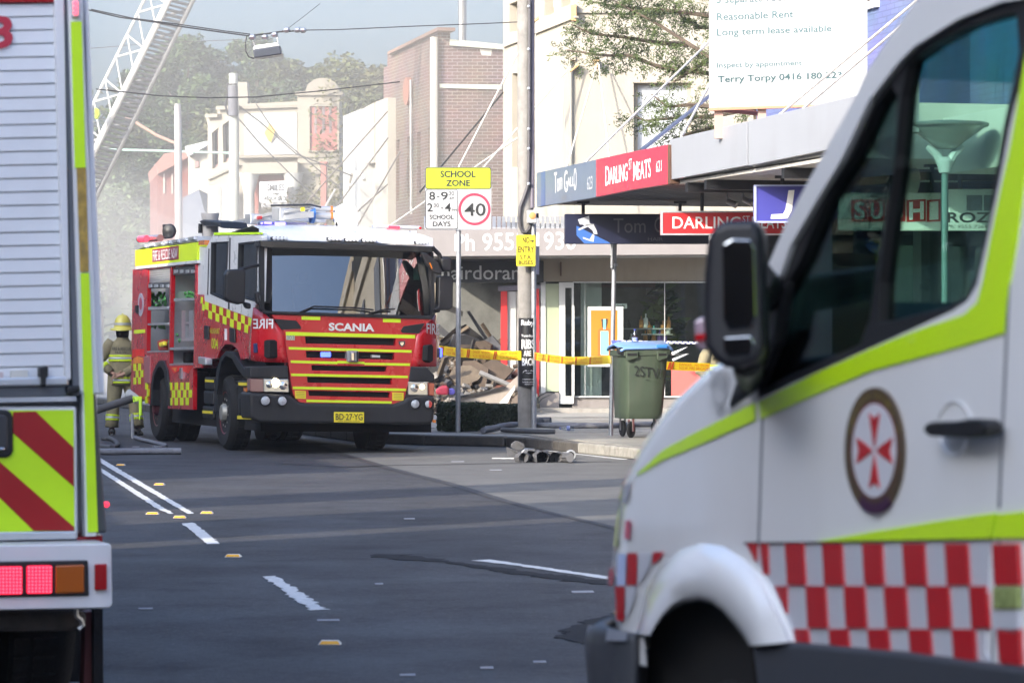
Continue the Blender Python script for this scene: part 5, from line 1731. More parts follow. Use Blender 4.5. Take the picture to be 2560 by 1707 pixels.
pn_ = slab(SS, z3(100, 990, 136, 985, 136, 1160, 104, 1165), -.02, .2, 'rear_hatch', mat('hatch_pinkish', (.33, .12, .13), .5), fe, bev=.01)
slab(SS, z3(325, 1060, 335, 1060, 335, 1130, 325, 1130), -.03, 0, 'latch', STEEL, fe)
# pump outlet behind the rear wheel
b = MB()
b.tube([SS.p(*zF(500, 1040)[0], .5), SS.p(*zF(420, 1040)[0], .2), SS.p(*zF(340, 1030)[0], .1)], [.07, .10, .11], 14)
b.build('pump_outlet', mat('outlet_grey', (.38, .40, .40), .45, metal=.4), fe, smooth=True)
# --- roof gear
SL = Plane(SS.o + SS.w * .75, SS.u, SS.w)
LAD = mat('ladder_alloy', (.42, .43, .45), .4, metal=.4, var=.1)
for dd in (0, .48):
    slab(SL, zH(268, 218, 730, 112, 1085, 58, 1085, 84, 730, 140, 275, 246), dd, dd + .05, 'ladder_rail', LAD, fe)
    slab(SL, zH(810, 150, 1085, 105, 1085, 160, 810, 186), dd, dd + .05, 'ladder_rail', LAD, fe)
for k in range(12):
    x = 300 + k * 66
    y = 222 - (x - 268) * .2
    MB().tube([SL.p(*zH(x, y)[0], .03), SL.p(*zH(x, y)[0], .5)], .018, 6).build('rung', LAD, fe)
for q in (zH(732, 72, 806, 72, 806, 192, 732, 192), zH(484, 126, 536, 126, 536, 222, 484, 222)):
    slab(SL, q, -.06, .6, 'gantry_post', ALU, fe, bev=.01)
MB().tube([SL.p(*p, -.05) for p in zH(732, 52, 1085, 44, 1180, 66)], .014, 6).build('gantry_bar', DKGREY, fe)
slab(SL, zH(590, 152, 636, 146, 636, 176, 590, 182), -.012, 0, 'red_tag', REDLENS, fe)
slab(SL, zH(998, 66, 1028, 62, 1028, 102, 998, 106), -.012, 0, 'yellow_tag', YEL, fe)
slab(SL, zH(278, 214, 368, 196, 368, 226, 280, 246), -.015, 0, 'lime_tag', FLUO2, fe)
SG = Plane(SF.o + SF.w * 1.0, SF.u, SF.w)
BLUEP = mat('blue_cap', (.05, .16, .45), .4)
for y in (78, 142):
    MB().tube([SG.p(*zH(1100, y)[0]), SG.p(*zH(1340, y + 4)[0])], .05 if y > 100 else .035, 10).build('suction_tube', ALU, fe, smooth=True)
    MB().tube([SG.p(*zH(1270, y + 3)[0]), SG.p(*zH(1290, y + 3)[0])], .055 if y > 100 else .04, 10).build('orange_band', AMBER, fe)
for x in (1104, 1334):
    MB().tube([SG.p(*zH(x - 16, 142)[0]), SG.p(*zH(x + 16, 144)[0])], .11, 14).build('end_cap', BLUEP, fe, smooth=True)
slab(SG, zH(1062, 88, 1086, 88, 1086, 160, 1062, 160), -.05, .05, 'tube_bracket', TRUCKWHITE, fe)
SB = Plane(SF.o + SF.w * .8, SF.u, SF.w)
lb_ = slab(SB, zH(640, 196, 1062, 208, 1062, 240, 640, 238), 0, .25, 'light_bar', mat('bar_smoke', (.12, .12, .22), .2, coat=.5), fe, bev=.015)
for q in (zH(664, 200, 736, 202, 736, 222, 664, 220), zH(762, 204, 862, 206, 862, 230, 762, 228), zH(640, 204, 654, 204, 654, 222, 640, 222)):
    slab(SB, q, -.02, .05, 'blue_lamp', BLUEGLOW, lb_, bev=.01)
slab(SB, zH(785, 240, 812, 240, 812, 275, 785, 275), .05, .12, 'lamp_foot', BLACKP, lb_)
rb_ = slab(SB, zH(1684, 226, 2112, 240, 2112, 270, 1684, 256), 0, .2, 'light_bar', mat('bar_clear', (.45, .46, .48), .2, coat=.5), fe, bev=.015)
slab(SB, zH(1808, 236, 1910, 240, 1910, 268, 1808, 264), -.02, .1, 'red_lamp', REDGLOW, rb_, bev=.01)
slab(SB, zH(2088, 246, 2112, 248, 2112, 270, 2088, 268), -.02, .1, 'red_lamp', REDLENS, rb_, bev=.01)
slab(SB, zH(1778, 272, 2068, 280, 2066, 316, 1780, 300), .0, .3, 'bar_base', TRUCKWHITE, fe, bev=.01)
c = SB.p(*zH(1418, 285)[0], .1)
o = MB().lathe(c, (0, 0, 1), [(.15, -.06), (.15, .06), (.16, .08), (.155, .25), (.13, .33), (.06, .37)], 18).build('search_lamp', mat('lamp_frost', (.75, .74, .70), .2, emit=(1, .96, .88), es=.15), fe, smooth=True)
MB().lathe(c - Vector((0, 0, .08)), (0, 0, 1), [(.17, 0), (.17, .07)], 18).build('lamp_foot', DKGREY, o)
for x, y in ((1010, 238), (1560, 262), (1328, 205), (2000, 282)):
    MB().tube([SB.p(*zH(x, y + 40)[0]), SB.p(*zH(x, y)[0])], .014, 6).build('aerial', BLACKP, fe)
b = MB()
c = SS.p(*z3(150, 245)[0], .3)
b.tube([SS.p(*z3(72, 248)[0], .3), SS.p(*z3(205, 240)[0], .3)], .055, 12)
o = b.build('rear_beacon', mat('beacon_smoke', (.25, .12, .12), .2, coat=.6), fe, smooth=True)
MB().tube([SS.p(*z3(78, 246)[0], .2), SS.p(*z3(118, 244)[0], .2)], .05, 12).build('red_lamp', REDGLOW, o, smooth=True)
c = SS.p(*z3(262, 198)[0], .4)
o = MB().lathe(c, (-FW + SW * .3 - SW).normalized() * -1, [(.04, -.08), (.10, -.05), (.115, 0), (.10, .015)], 20).build('work_lamp', BLACKP, fe, smooth=True)
slab(SS, z3(218, 156, 232, 154, 232, 244, 218, 246), .35, .4, 'lamp_post', BLACKP, fe)
b = MB()
c = SS.p(*z3(520, 200)[0], .35)
b.lathe(c, (0, 0, 1), [(.12, -.1), (.12, .2), (.13, .22), (.13, .27)], 16)
b.build('air_intake', mat('intake_pale', (.5, .47, .44), .6, var=.1, dirt=.3), fe, smooth=True)
b = MB()
b.slab(SS, z3(446, 134, 470, 124, 580, 138, 592, 180, 560, 166, 470, 160), .2, .6)
b.build('intake_cap', BLACKP, fe, bev=.02)
MB().tube(SS.pts(z3(456, 210, 458, 150), .2), .03, 8).build('exhaust_pipe', BLACKP, fe)
slab(SS, z3(446, 258, 484, 254, 484, 284, 446, 286), -.02, .05, 'amber_tag', AMBER, fe)
# ================================================================== FIRE ENGINE AHEAD OF US ON THE LEFT (rear corner)
T2, R2 = R(17.0), R(-1.8)
RP = Plane(at(265, 1445, 13.1), (math.cos(T2) * math.cos(R2), math.sin(T2) * math.cos(R2), -math.sin(R2)), (-math.sin(T2), math.cos(T2), 0))
RW, RU, RV = RP.w.copy(), RP.u.copy(), RP.v.copy()
le = thing('fire_engine', 'white fire engine at the left edge with rear roller shutter and red and lime chevrons', 'fire engine', (RP.o.x - 1.2, 13.5, 0))
SLATM = mat('shutter_slat_alloy', (.80, .82, .86), .35, metal=.1, var=.03, dirt=.05)
PEARL = mat('body_pearl', (.74, .76, .80), .35, coat=.3, var=.04, dirt=.08)
SHADG = mat('seal_grey', (.16, .17, .19), .5, var=.1)
# slats of the rear roller shutter
ys = [10 + k * 33.6 for k in range(28)]
for k, y in enumerate(ys):
    xr = 134 + (y / 950.0) * 30
    sk = lambda x: (x - xr) * -.022
    a = z1(0, 0)
    P0 = RP.pts([(-900, y + sk(-900)), (xr, y), (xr, y + 32.4), (-900, y + 32.4 + sk(-900))], .0)
    o = MB()
    n0, n1 = P0[0], P0[1]
    prof = [(0, .0), (.90, -.001), (.93, .005), (1, .005)]
    o.grid([[P0[0].lerp(P0[3], t) + RW * d, P0[1].lerp(P0[2], t) + RW * d] for t, d in prof])
    o.build('shutter_slat', SLATM, le, smooth=False)
slab(RP, [(-900, -30), (165, 0), (170, 975), (-900, 995)], .02, .06, 'shutter_backing', SHADG, le)
slab(RP, [(-900, -55), (140, -22), (140, 7), (-900, 9)], -.02, .1, 'top_band', RED, le, bev=.01)
txt(RP, '3', z1(-46, 75, 58, 72, 60, 222, -44, 226), mat('faded_red_print', (.50, .03, .06), .4), le, -.012, bold=.03)


def strip(x0t, x1t, x0b, x1b, y0, y1, d0, d1, m, name, bev=.0):
    return slab(RP, [(x0t, y0), (x1t, y0 - .02 * (x1t - x0t)), (x1b, y1 - .02 * (x1b - x0b)), (x0b, y1)], d0, d1, name, m, le, bev=bev)


strip(135, 160, 163, 178, -30, 950, -.03, .08, PEARL, 'shutter_guide', .006)
strip(160, 168, 182, 200, -30, 985, -.005, .05, SHADG, 'guide_seal')
strip(168, 205, 200, 246, -30, 985, -.02, .06, PEARL, 'corner_post', .006)
strip(178, 204, 188, 214, 55, 420, -.03, 0, FLUO2, 'lime_strip')
strip(192, 215, 201, 222, 420, 680, -.028, 0, mat('worn_tape', (.42, .28, .06), .6, var=.35, vs=30, dirt=.6), 'worn_tape')
strip(202, 223, 220, 245, 683, 1330, -.03, 0, FLUO2, 'lime_strip')
strip(212, 220, 236, 262, -30, 985, .02, .12, mat('edge_white', (.78, .79, .82), .35, coat=.4), 'corner_trim', .02)
strip(224, 240, 236, 268, 985, 1332, .0, .14, mat('edge_slate', (.08, .085, .095), .5, var=.1), 'corner_trim', .01)
strip(205, 226, 214, 240, 985, 1340, -.022, .06, PEARL, 'corner_post')
o = strip(178, 200, 181, 200, -10, 45, -.04, .0, mat('lamp_clear_body', (.6, .6, .62), .2, coat=.5), 'rear_lamp', .006)
for y in (12, 24, 36):
    MB().lathe(RP.p(189, y - 3, -.045), -RW, [(.010, 0), (.008, .006)], 10).build('bulb', REDCORE, o)
# bottom rail of shutter, latch
strip(-900, 172, -900, 172, 962, 985, -.03, .05, ALU, 'bottom_rail', .008)
strip(-900, 205, -900, 206, 985, 1012, -.015, .06, mat('frame_slate', (.10, .11, .125), .4, var=.1), 'frame_bar', .006)
strip(-900, 190, -900, 192, 1012, 1024, -.03, .06, ALU, 'frame_bar')
for q in (z2(183, 118, 222, 112, 222, 160, 212, 165, 212, 205, 192, 205, 192, 165, 183, 160), z2(308, 205, 368, 200, 368, 228, 330, 240, 308, 236)):
    slab(RP, q, -.06, 0, 'latch', BLACKP, le, bev=.008)
slab(RP, z2(50, 132, 128, 130, 128, 166, 50, 168), -.016, 0, 'label', mat('cream_label', (.70, .69, .64), .5), le)
slab(RP, z2(-30, 140, 15, 140, 15, 172, -30, 172), -.016, 0, 'label', mat('pink_label', (.66, .55, .55), .5), le)
# chevron door
slab(RP, z2(-600, 300, 352, 296, 358, 905, -600, 925), -.01, .08, 'rear_door', PEARL, le, bev=.01)
slab(RP, z2(-600, 318, 338, 314, 342, 866, -600, 884), -.014, 0, 'chevron_ground', FLUO2, le)
DRED2 = mat('chevron_red', (.34, .008, .010), .4, var=.04)
for q in (z2(60, 323, 164, 320, 338, 486, 339, 664, 60, 418), z2(0, 552, 340, 850, 341, 866, 155, 866, 0, 716), z2(-160, 400, 0, 552, 0, 716, -160, 560)):
    slab(RP, q, -.018, -.012, 'chevron_stripe', DRED2, le)
for n_ in (1, 2):
    xs_ = [-600 + k * 25 for k in range(28)]
    up_l = [(x, min(868, max(320, 552 + .876 * x + 360 * n_))) for x in xs_]
    lo_l = [(x, min(870, max(322, 716 + .876 * x + 360 * n_))) for x in xs_]
    keep_ = [k for k in range(28) if lo_l[k][1] - up_l[k][1] > 3]
    if len(keep_) > 1:
        slab(RP, z2(*[v for k in keep_ for v in up_l[k]], *[v for k in reversed(keep_) for v in lo_l[k]]), -.018, -.012, 'chevron_stripe', DRED2, le)
hq = z2(-60, 312, 35, 312, 52, 325, 60, 345, 62, 500, 50, 525, 30, 532, -60, 532)
o = slab(RP, hq, -.03, .02, 'door_handle', BLACKP, le, bev=.01)
slab(RP, z2(-60, 335, 20, 335, 36, 350, 38, 490, 22, 505, -60, 505), -.04, -.02, 'handle_cup', mat('cup_grey', (.05, .05, .055), .3), o, bev=.008)
slab(RP, z2(-60, 485, 22, 485, 22, 500, -60, 500), -.05, -.03, 'handle_bar', CHROME, o, bev=.004)
slab(RP, z2(-600, 880, 352, 868, 352, 905, -600, 925), -.022, 0, 'door_rail', ALU, le, bev=.006)
slab(RP, z2(352, 896, 470, 888, 470, 925, 352, 930), .05, .3, 'red_sill', RED, le)
# bumper with lamps
slab(RP, z2(-1600, 962, 500, 925, 512, 936, 516, 1205, 502, 1222, -1600, 1262), -.22, .10, 'rear_bumper', mat('bumper_white', (.74, .75, .78), .35, coat=.3, var=.03, dirt=.10), le, bev=.03, seg=4)
slab(RP, z2(-700, 1020, 405, 1002, 410, 1165, -700, 1184), -.232, -.2, 'lamp_recess', BLACKP, le, bev=.006)
LEDB = mat('led_housing', (.30, .01, .03), .3, emit=(1.0, .01, .06), es=.45)
for x0, x1, y0, y1 in ((-10, 103, 1032, 1160), (124, 240, 1028, 1156)):
    o = slab(RP, z2(x0, y0, x1, y0 - 2, x1, y1 - 2, x0, y1), -.245, -.22, 'tail_lamp', LEDB, le, bev=.006)
    b = MB()
    for i in range(7):
        for j in range(8):
            b.lathe(RP.p(*z2(x0 + 9 + i * (x1 - x0 - 18) / 6, y0 + 8 + j * (y1 - y0 - 18) / 7)[0], -.246), -RW, [(.0042, 0), (.003, .003)], 6)
    b.build('bulb', REDCORE, o)
slab(RP, z2(256, 1026, 388, 1022, 388, 1152, 256, 1156), -.245, -.22, 'indicator', mat('dull_amber', (.42, .10, .01), .25, coat=.7), le, bev=.006)
slab(RP, z2(436, 1020, 492, 1018, 492, 1138, 436, 1140), -.24, -.22, 'reflector', mat('dull_red_reflector', (.36, .008, .012), .25, coat=.6), le, bev=.004)
# side marker, chassis, rear wheel and body mass
c = RP.p(*z2(510, 745)[0], .1)
MB().lathe(c - RU * .02, RU, [(.011, -.03), (.011, .006), (.006, .012)], 12).build('side_marker', REDGLOW, le, smooth=True)
slab(RP, z2(-1600, 1262, 395, 1232, 400, 1300, 330, 1330, -1600, 1345), .06, .12, 'tow_bar', mat('tow_grime', (.06, .055, .05), .7, var=.4, vs=8, dirt=.5), le, bev=.02)
b = MB()
b.tube(RP.pts(z2(350, 1228, 352, 1260, 372, 1275, 380, 1300, 360, 1318), -.02), .010, 6)
b.build('hook', STEEL, le, smooth=True)
slab(RP, z2(430, 1225, 472, 1225, 478, 1980, 430, 1980), .35, .40, 'mud_flap', RUBBER, le)
slab(RP, z2(395, 1240, 428, 1235, 428, 1750, 380, 1750), .4, .5, 'red_bracket', mat('bracket_dark_red', (.12, .02, .02), .6), le)
slab(RP, z2(-1600, 1250, 470, 1225, 470, 1560, -1600, 1560), 1.0, 1.3, 'chassis', VOID, le)
for q, d in ((z2(230, 1750, 231, 1750), 1.3),):
    cc = RP.p(*q[0], .95)
    cc.z = .5
    for k in (0, .32):
        wheel(cc + RU * (.02 - k), RU, .5, .28, le, RIMRED)
    wheel(cc - RU * 2.2, -RU, .5, .28, le, RIMRED)
cc = cc + RW * 3.2
wheel(cc, RU, .5, .30, le, RIMRED)
wheel(cc - RU * 2.2, -RU, .5, .3, le, RIMRED)
b = MB()
b.slab(RP, [(-1350, -110), (212, -60), (256, 1335), (-1350, 1385)], .14, 5.3)
b.build('body', PEARL, le, bev=.03)

# ================================================================== AMBULANCE
TV = R(17.4)
VF = Vector((-math.sin(TV), math.cos(TV), 0))              # forwards, away from us
VW = Vector((math.cos(TV), math.sin(TV), 0))               # across, away from us
VP = Plane(at(2497, 853.5, 5.76), -VF, VW)
VO = VP.o.copy()
VO.z = 0
am = thing('ambulance', 'white ambulance with lime stripes and red check band parked at the right edge', 'ambulance', VO + VW)
VANW = mat('van_white', (.84, .85, .86), .20, coat=1.0, var=.03, vs=1.2, dirt=.07)


def vl(t, w_, z):
    return VO + VF * t + VW * w_ + Vector((0, 0, z))


def tz(x, y, d=0.0):
    p = VP.p(x, y, d)
    return (p - VO).dot(VF), p.z


# nose: outline of each level from the silhouette, rounded into the front
SIL = [(1548, 1640), (1540, 1554), (1533, 1500), (1529, 1440), (1533, 1390), (1538, 1340), (1545, 1270), (1556, 1212), (1591, 1137), (1635, 1068), (1686, 1003), (1730, 962), (1768, 928), (1800, 908)]
tdoor = tz(1896, 1200)[0]
SIL0 = SIL
SIL = []
for (xa, ya), (xb, yb) in zip(SIL0[:-1], SIL0[1:]):
    for k in range(4):
        SIL.append((xa + (xb - xa) * k / 4, ya + (yb - ya) * k / 4))
SIL.append(SIL0[-1])


def level(x, y):
    ts, z = tz(x, y, .02)
    T1 = ts - .10
    pts = [vl(tdoor + (T1 - tdoor) * f, 0, z) for f in [k / 17 for k in range(18)]]
    A, B = .48, .85
    for u in (12, 25, 38, 50, 62, 74, 84, 90):
        pts.append(vl(T1 + A * math.sin(R(u)), B * (1 - math.cos(R(u))), z))
    for q in list(reversed(pts[18:-1])) + list(reversed(pts[:18])):
        r = q - VO
        pts.append(vl(r.dot(VF), 2.0 - r.dot(VW), z))
    return pts


rows = [level(x, y) for x, y in SIL]
nose = MB()
nose.grid(rows)
topc = [p for p in rows[-1]]
nose.add(topc, [list(range(len(topc)))])
# cut the wheel arch out of the nose side by dropping quads inside it
arc_c = VP.p(1750, 1650)
ac_t, ac_z = tz(1752, 1640)
keep = []
for f in nose.f:
    c = sum((nose.v[i] for i in f), Vector()) / len(f)
    t_, w_, z_ = (c - VO).dot(VF), (c - VO).dot(VW), c.z
    if len(f) == 4 and w_ < .3 and ((CX + FPX * c.x / c.y - 1768) / 158) ** 2 + ((CY - FPX * (c.z - EYE) / c.y - 1640) / 215) ** 2 < 1:
        continue
    keep.append(f)
nose.f = keep
nose.build('bonnet', VANW, am, smooth=True, angle=50)
# flank: door and panel behind, with the window opening; upper part carries the pillar and roof
WINB = [(1812, 1024), (1840, 940), (1908, 758), (1949, 690), (1975, 614), (2044, 496), (2102, 400), (2172, 252), (2208, 205), (2248, 154), (2285, 117), (2395, 48), (2497, 7), (2580, -8), (2580, 120), (2530, 290), (2505, 420), (2470, 590), (2442, 712), (2418, 752), (2380, 778), (2274, 826), (2100, 904), (1902, 994)]
PILL = [(1896, 1430), (1896, 1010), (1800, 1045), (1776, 1030), (1776, 924), (1834, 936), (1860, 880), (1910, 752), (1907, 691), (1970, 548), (2022, 450), (2135, 249), (2164, 183), (2215, 106), (2285, 7), (2345, -50), (2440, -120), (2900, -330)]
m_ = MB()
m_.sheet(VP, PILL + [(3600, -600), (3600, 1900), (2560, 1672), (2479, 1660), (1990, 1606), (1896, 1560)], [WINB], 0, .05)
m_.build('flank', VANW, am)
m_ = MB()
m_.sheet(VP, [(x + (1 if x > 2200 else 0), y) for x, y in WINB], [[(1850, 1000), (1868, 950), (1935, 770), (2000, 650), (2070, 480), (2130, 390), (2190, 262), (2228, 215), (2243, 240), (2236, 420), (2210, 560), (2186, 700), (2172, 800), (2150, 860), (1960, 945)],
                                                                       [(2270, 158), (2322, 117), (2413, 69), (2540, 30), (2548, 130), (2505, 330), (2490, 420), (2468, 560), (2440, 690), (2414, 742), (2370, 766), (2240, 800), (2196, 806), (2198, 706), (2217, 553), (2236, 400), (2252, 240)]], .012, .045)
m_.build('window_seal', mat('seal_black', (.012, .012, .014), .45), am, bev=.006)
slab(VP, WINB, .03, .034, 'side_window', VANGLASS, am)
slab(VP, [(1850, 1000), (1868, 950), (1935, 770), (2000, 650), (2070, 480), (2130, 390), (2190, 262), (2228, 215), (2243, 240), (2236, 420), (2210, 560), (2186, 700), (2172, 800), (2150, 860), (1960, 945)], .036, .039, 'quarter_window', glass('quarter_glass', (.34, .38, .40), .05), am)
# seams
SEAMM = mat('panel_gap', (.16, .17, .20), .6)
for q in ([(1903, 1046), (1907, 1046), (1897, 1360), (1893, 1360)], [(2519, 700), (2524, 700), (2499, 1270), (2494, 1270)], [(2494, 1346), (2498, 1346), (2480, 1660), (2476, 1660)]):
    slab(VP, q, -.002, .0, 'panel_gap', SEAMM, am)
# lime stripes
UPP = [(1591, 1187), (1660, 1125), (1742, 1081), (1897, 1003), (2050, 928), (2178, 871), (2274, 832), (2408, 787), (2442, 756), (2457, 700), (2477, 591), (2500, 480), (2525, 366), (2560, 160), (2585, 20)]
LOW = [(2640, 20), (2590, 250), (2560, 440), (2540, 600), (2519, 721), (2508, 832), (2400, 866), (2178, 926), (2050, 980), (1902, 1046), (1742, 1116), (1660, 1150)]
STR = mat('van_lime', (.60, .92, .010), .35, coat=.4, var=.03)
front = [p for p in UPP if p[0] < 1896] + [(1896, 1004)] + [(1896, 1048)] + [p for p in LOW if p[0] < 1896]
rear = [p for p in UPP if p[0] > 1896] + [p for p in LOW if p[0] > 1896]
slab(VP, rear, -.004, .002, 'lime_stripe', STR, am)


def nosep(x, y, off=-.004):
    """point on the rounded fender seen at this pixel"""
    best = None
    for i in range(len(SIL) - 1):
        (xa, ya), (xb, yb) = SIL[i], SIL[i + 1]
        if min(ya, yb) <= y <= max(ya, yb):
            f = (y - ya) / (yb - ya)
            best = xa + (xb - xa) * f
    xs = best if best is not None else 1540
    ts = tz(xs, y, .02)[0] - .10
    p = VP.p(x, y, 0)
    t = (p - VO).dot(VF)
    if t <= ts:
        return p + VW * off
    lo, hi = 0.0, 30.0
    for _ in range(18):
        u = (lo + hi) / 2
        w_ = .85 * (1 - math.cos(R(u)))
        q = VP.p(x, y, w_)
        if (q - VO).dot(VF) > ts + .48 * math.sin(R(u)):
            lo = u
        else:
            hi = u
    return VP.p(x, y, .85 * (1 - math.cos(R(lo)))) + VW * off


def nosegrid(q_top, q_bot, n, m, name, nv=2, off=-.004):
    def al(poly, f):
        k = f * (len(poly) - 1)
        i = min(int(k), len(poly) - 2)
        return Vector(poly[i]).lerp(Vector(poly[i + 1]), k - i)
    rows = []
    for j in range(nv + 1):
        rows.append([nosep(*al(q_top, i / n).lerp(al(q_bot, i / n), j / nv), off) for i in range(n + 1)])
    return MB().grid(rows).build(name, m, am, smooth=True)


nosegrid([(1597, 1184), (1660, 1125), (1742, 1081), (1892, 1006)], [(1597, 1188), (1660, 1150), (1742, 1116), (1892, 1050)], 14, STR, 'lime_stripe')
nosegrid([(1547, 1290), (1556, 1250)], [(1536, 1365), (1545, 1365)], 4, mat('headlamp_yellowish', (.55, .58, .30), .2, coat=.6), 'headlight', 3)
nosegrid([(1560, 1215), (1582, 1205)], [(1551, 1245), (1570, 1262)], 4, mat('headlamp_dim', (.30, .30, .33), .15, coat=.8), 'headlight', 3)
lowstripe = z5(1080, 882, 1400, 826, 1700, 778, 1955, 742, 1930, 864, 1500, 874, 1092, 884)
slab(VP, lowstripe, -.006, .002, 'lime_stripe', STR, am)
slab(VP, z5(1962, 748, 2085, 735, 2300, 705, 2300, 858, 2085, 862, 1945, 866), -.006, .002, 'lime_stripe', STR, am)
# check band
CRED = mat('check_red', (.48, .010, .016), .35, coat=.3, var=.04)
CSIL = mat('check_silver', (.60, .62, .68), .35, metal=.15, var=.03)
slab(VP, z5(740, 888, 1070, 884, 1935, 868, 1908, 1412, 1938, 1470, 1500, 1411, 990, 1366, 940, 1240, 870, 1080), -.003, .001, 'check_ground', CSIL, am)
slab(VP, z5(735, 884, 1080, 881, 1935, 864, 1935, 872, 1080, 889, 738, 892), -.007, .001, 'check_border', INK, am)
b = MB()
R1 = [(750, 792), (815, 846), (935, 1020), (1115, 1206), (1310, 1401), (1505, 1606), (1710, 1817), (1940, 2060)]
R2_ = [(885, 940), (1035, 1126), (1220, 1316), (1415, 1516), (1620, 1726), (1830, 1907)]
R3 = [(975, 1040), (1145, 1236), (1335, 1431), (1535, 1636), (1745, 1851), (1965, 2068)]
for rowi, y0, y1, sl in ((R1, 890, 1091, 12), (R2_, 1096, 1300, 12), (R3, 1304, 1400, 12)):
    for x0, x1 in rowi:
        yy = y1
        if rowi is R3:
            ya, yb_2 = 1366 + (x0 - 990) * .105, 1366 + (x1 - 990) * .105
            q = z5(x0, y0, x1, y0, x1 + 10, yb_2, x0 + 10, ya)
        elif rowi is R1 and x0 < 800:
            q = z5(x0, y0, x1, y0, x1, 975, 790, 975)
        elif rowi is R1 and x0 < 900:
            q = z5(x0, y0, x1, y0, x1 + 4, 1040, 830, 1040)
        elif rowi is R2_ and x0 < 900:
            q = z5(x0, y0, x1, y0, x1, 1230, 935, 1215)
        else:
            q = z5(x0, y0, x1, y0, x1 + sl, yy, x0 + sl, yy)
        b.slab(VP, q, -.008, .001)
for x0 in (2160, 2380):
    b.slab(VP, z5(x0, 890, x0 + 105, 890, x0 + 115, 1091, x0 + 10, 1091), -.008, .001)
b.build('check_pattern', CRED, am)
slab(VP, z5(1940, 1100, 2062, 1098, 2064, 1210, 1942, 1212), -.012, .0, 'side_marker', mat('marker_lime_glass', (.28, .34, .12), .2, coat=.6, var=.4, vs=40), am, bev=.004)
slab(VP, z5(1938, 1216, 2066, 1212, 2066, 1318, 1950, 1320), -.008, .0, 'check_ground', CSIL, am)
for q, m in ((((1549, 1384), (1570, 1384), (1568, 1462), (1546, 1462)), mat('check_blue_white', (.45, .55, .80), .3)), (((1573, 1382), (1598, 1381), (1596, 1462), (1571, 1462)), CRED), (((1601, 1381), (1634, 1380), (1628, 1420), (1600, 1462)), CSIL), (((1637, 1380), (1666, 1378), (1650, 1400), (1636, 1412)), CRED),
             (((1543, 1465), (1567, 1465), (1565, 1550), (1546, 1550)), CRED), (((1570, 1465), (1596, 1465), (1590, 1500), (1569, 1552)), CSIL)):
    nosegrid([q[0], q[1]], [q[3], q[2]], 3, m, 'check_cell', 2, -.005)
nosegrid([(1568, 1300), (1582, 1300)], [(1566, 1346), (1580, 1346)], 2, mat('state_emblem', (.55, .12, .18), .4), 'emblem', 2, -.005)
# wheel arch flare, wheel, sill, bumper
fl_o = z5(210, 1325, 232, 1240, 262, 1120, 330, 1000, 430, 918, 530, 888, 640, 905, 740, 970, 830, 1060, 920, 1225, 985, 1366)
fl_i = z5(290, 1336, 318, 1292, 350, 1250, 395, 1208, 450, 1180, 520, 1168, 580, 1182, 630, 1215, 690, 1285, 730, 1340, 762, 1386)
rowsF = []
for f, d in ((0, .0), (.15, -.02), (.5, -.036), (.88, -.036), (1, -.02), (1.0, .12)):
    rowsF.append([VP.p(a[0] + (c[0] - a[0]) * f, a[1] + (c[1] - a[1]) * f, d) for a, c in zip(fl_o, fl_i)])
MB().grid(rowsF).build('wheel_arch', VANW, am, smooth=True, angle=70)
slab(VP, z5(285, 1330, 350, 1240, 450, 1170, 520, 1158, 590, 1172, 650, 1225, 740, 1345, 770, 1400, 900, 2400, 200, 2400), .06, .9, 'wheel_well', VOID, am)
ct, cz = tz(1790, 1960)
wc = vl(tz(1775, 1800)[0], .02, .40)
wheel(wc, -VW, .40, .22, am, STEEL, n=40)
wheel(wc + VW * 1.96, VW, .40, .22, am, STEEL)
wheel(wc - VF * 3.7, -VW, .40, .22, am, STEEL)
wheel(wc - VF * 3.7 + VW * 1.96, VW, .40, .22, am, STEEL)
CLAD = mat('cladding_slate', (.045, .05, .062), .55, var=.1)
slab(VP, z5(772, 1388, 985, 1370, 1300, 1398, 1500, 1414, 1940, 1474, 2098, 1492, 4000, 1700, 4000, 2500, 1200, 2300, 860, 2000), -.02, .1, 'sill_cladding', CLAD, am, bev=.01)
for SILB, nm, mt in (([(1500, 2080), (1497, 1900), (1494, 1700), (1488, 1640), (1487, 1600), (1496, 1575), (1520, 1560)], 'front_bumper', CLAD),):
    rr = []
    for x, y in SILB:
        ts, z = tz(x, y, .02)
        T1 = ts - .10
        tst = tz(1600, 1600)[0]
        pts = [vl(tst + (T1 - tst) * f, -.012, z) for f in (0, .5, 1)]
        for u in (12, 25, 38, 50, 62, 74, 84, 90):
            pts.append(vl(T1 + .48 * math.sin(R(u)), -.012 + .85 * (1 - math.cos(R(u))), z))
        for q in list(reversed(pts[:-1])):
            r = q - VO
            pts.append(vl(r.dot(VF), 2.0 - r.dot(VW), z))
        rr.append(pts)
    MB().grid(rr).build(nm, mt, am, smooth=True, solid=.02)
nosegrid([(1500, 1562), (1600, 1580)], [(1494, 1600), (1598, 1600)], 4, mat('bumper_grey_top', (.30, .33, .40), .4), 'bumper_top', 2, -.03)
nosegrid([(1529, 1420), (1540, 1420)], [(1527, 1462), (1538, 1462)], 2, REDLENS, 'corner_reflector', 1, -.01)
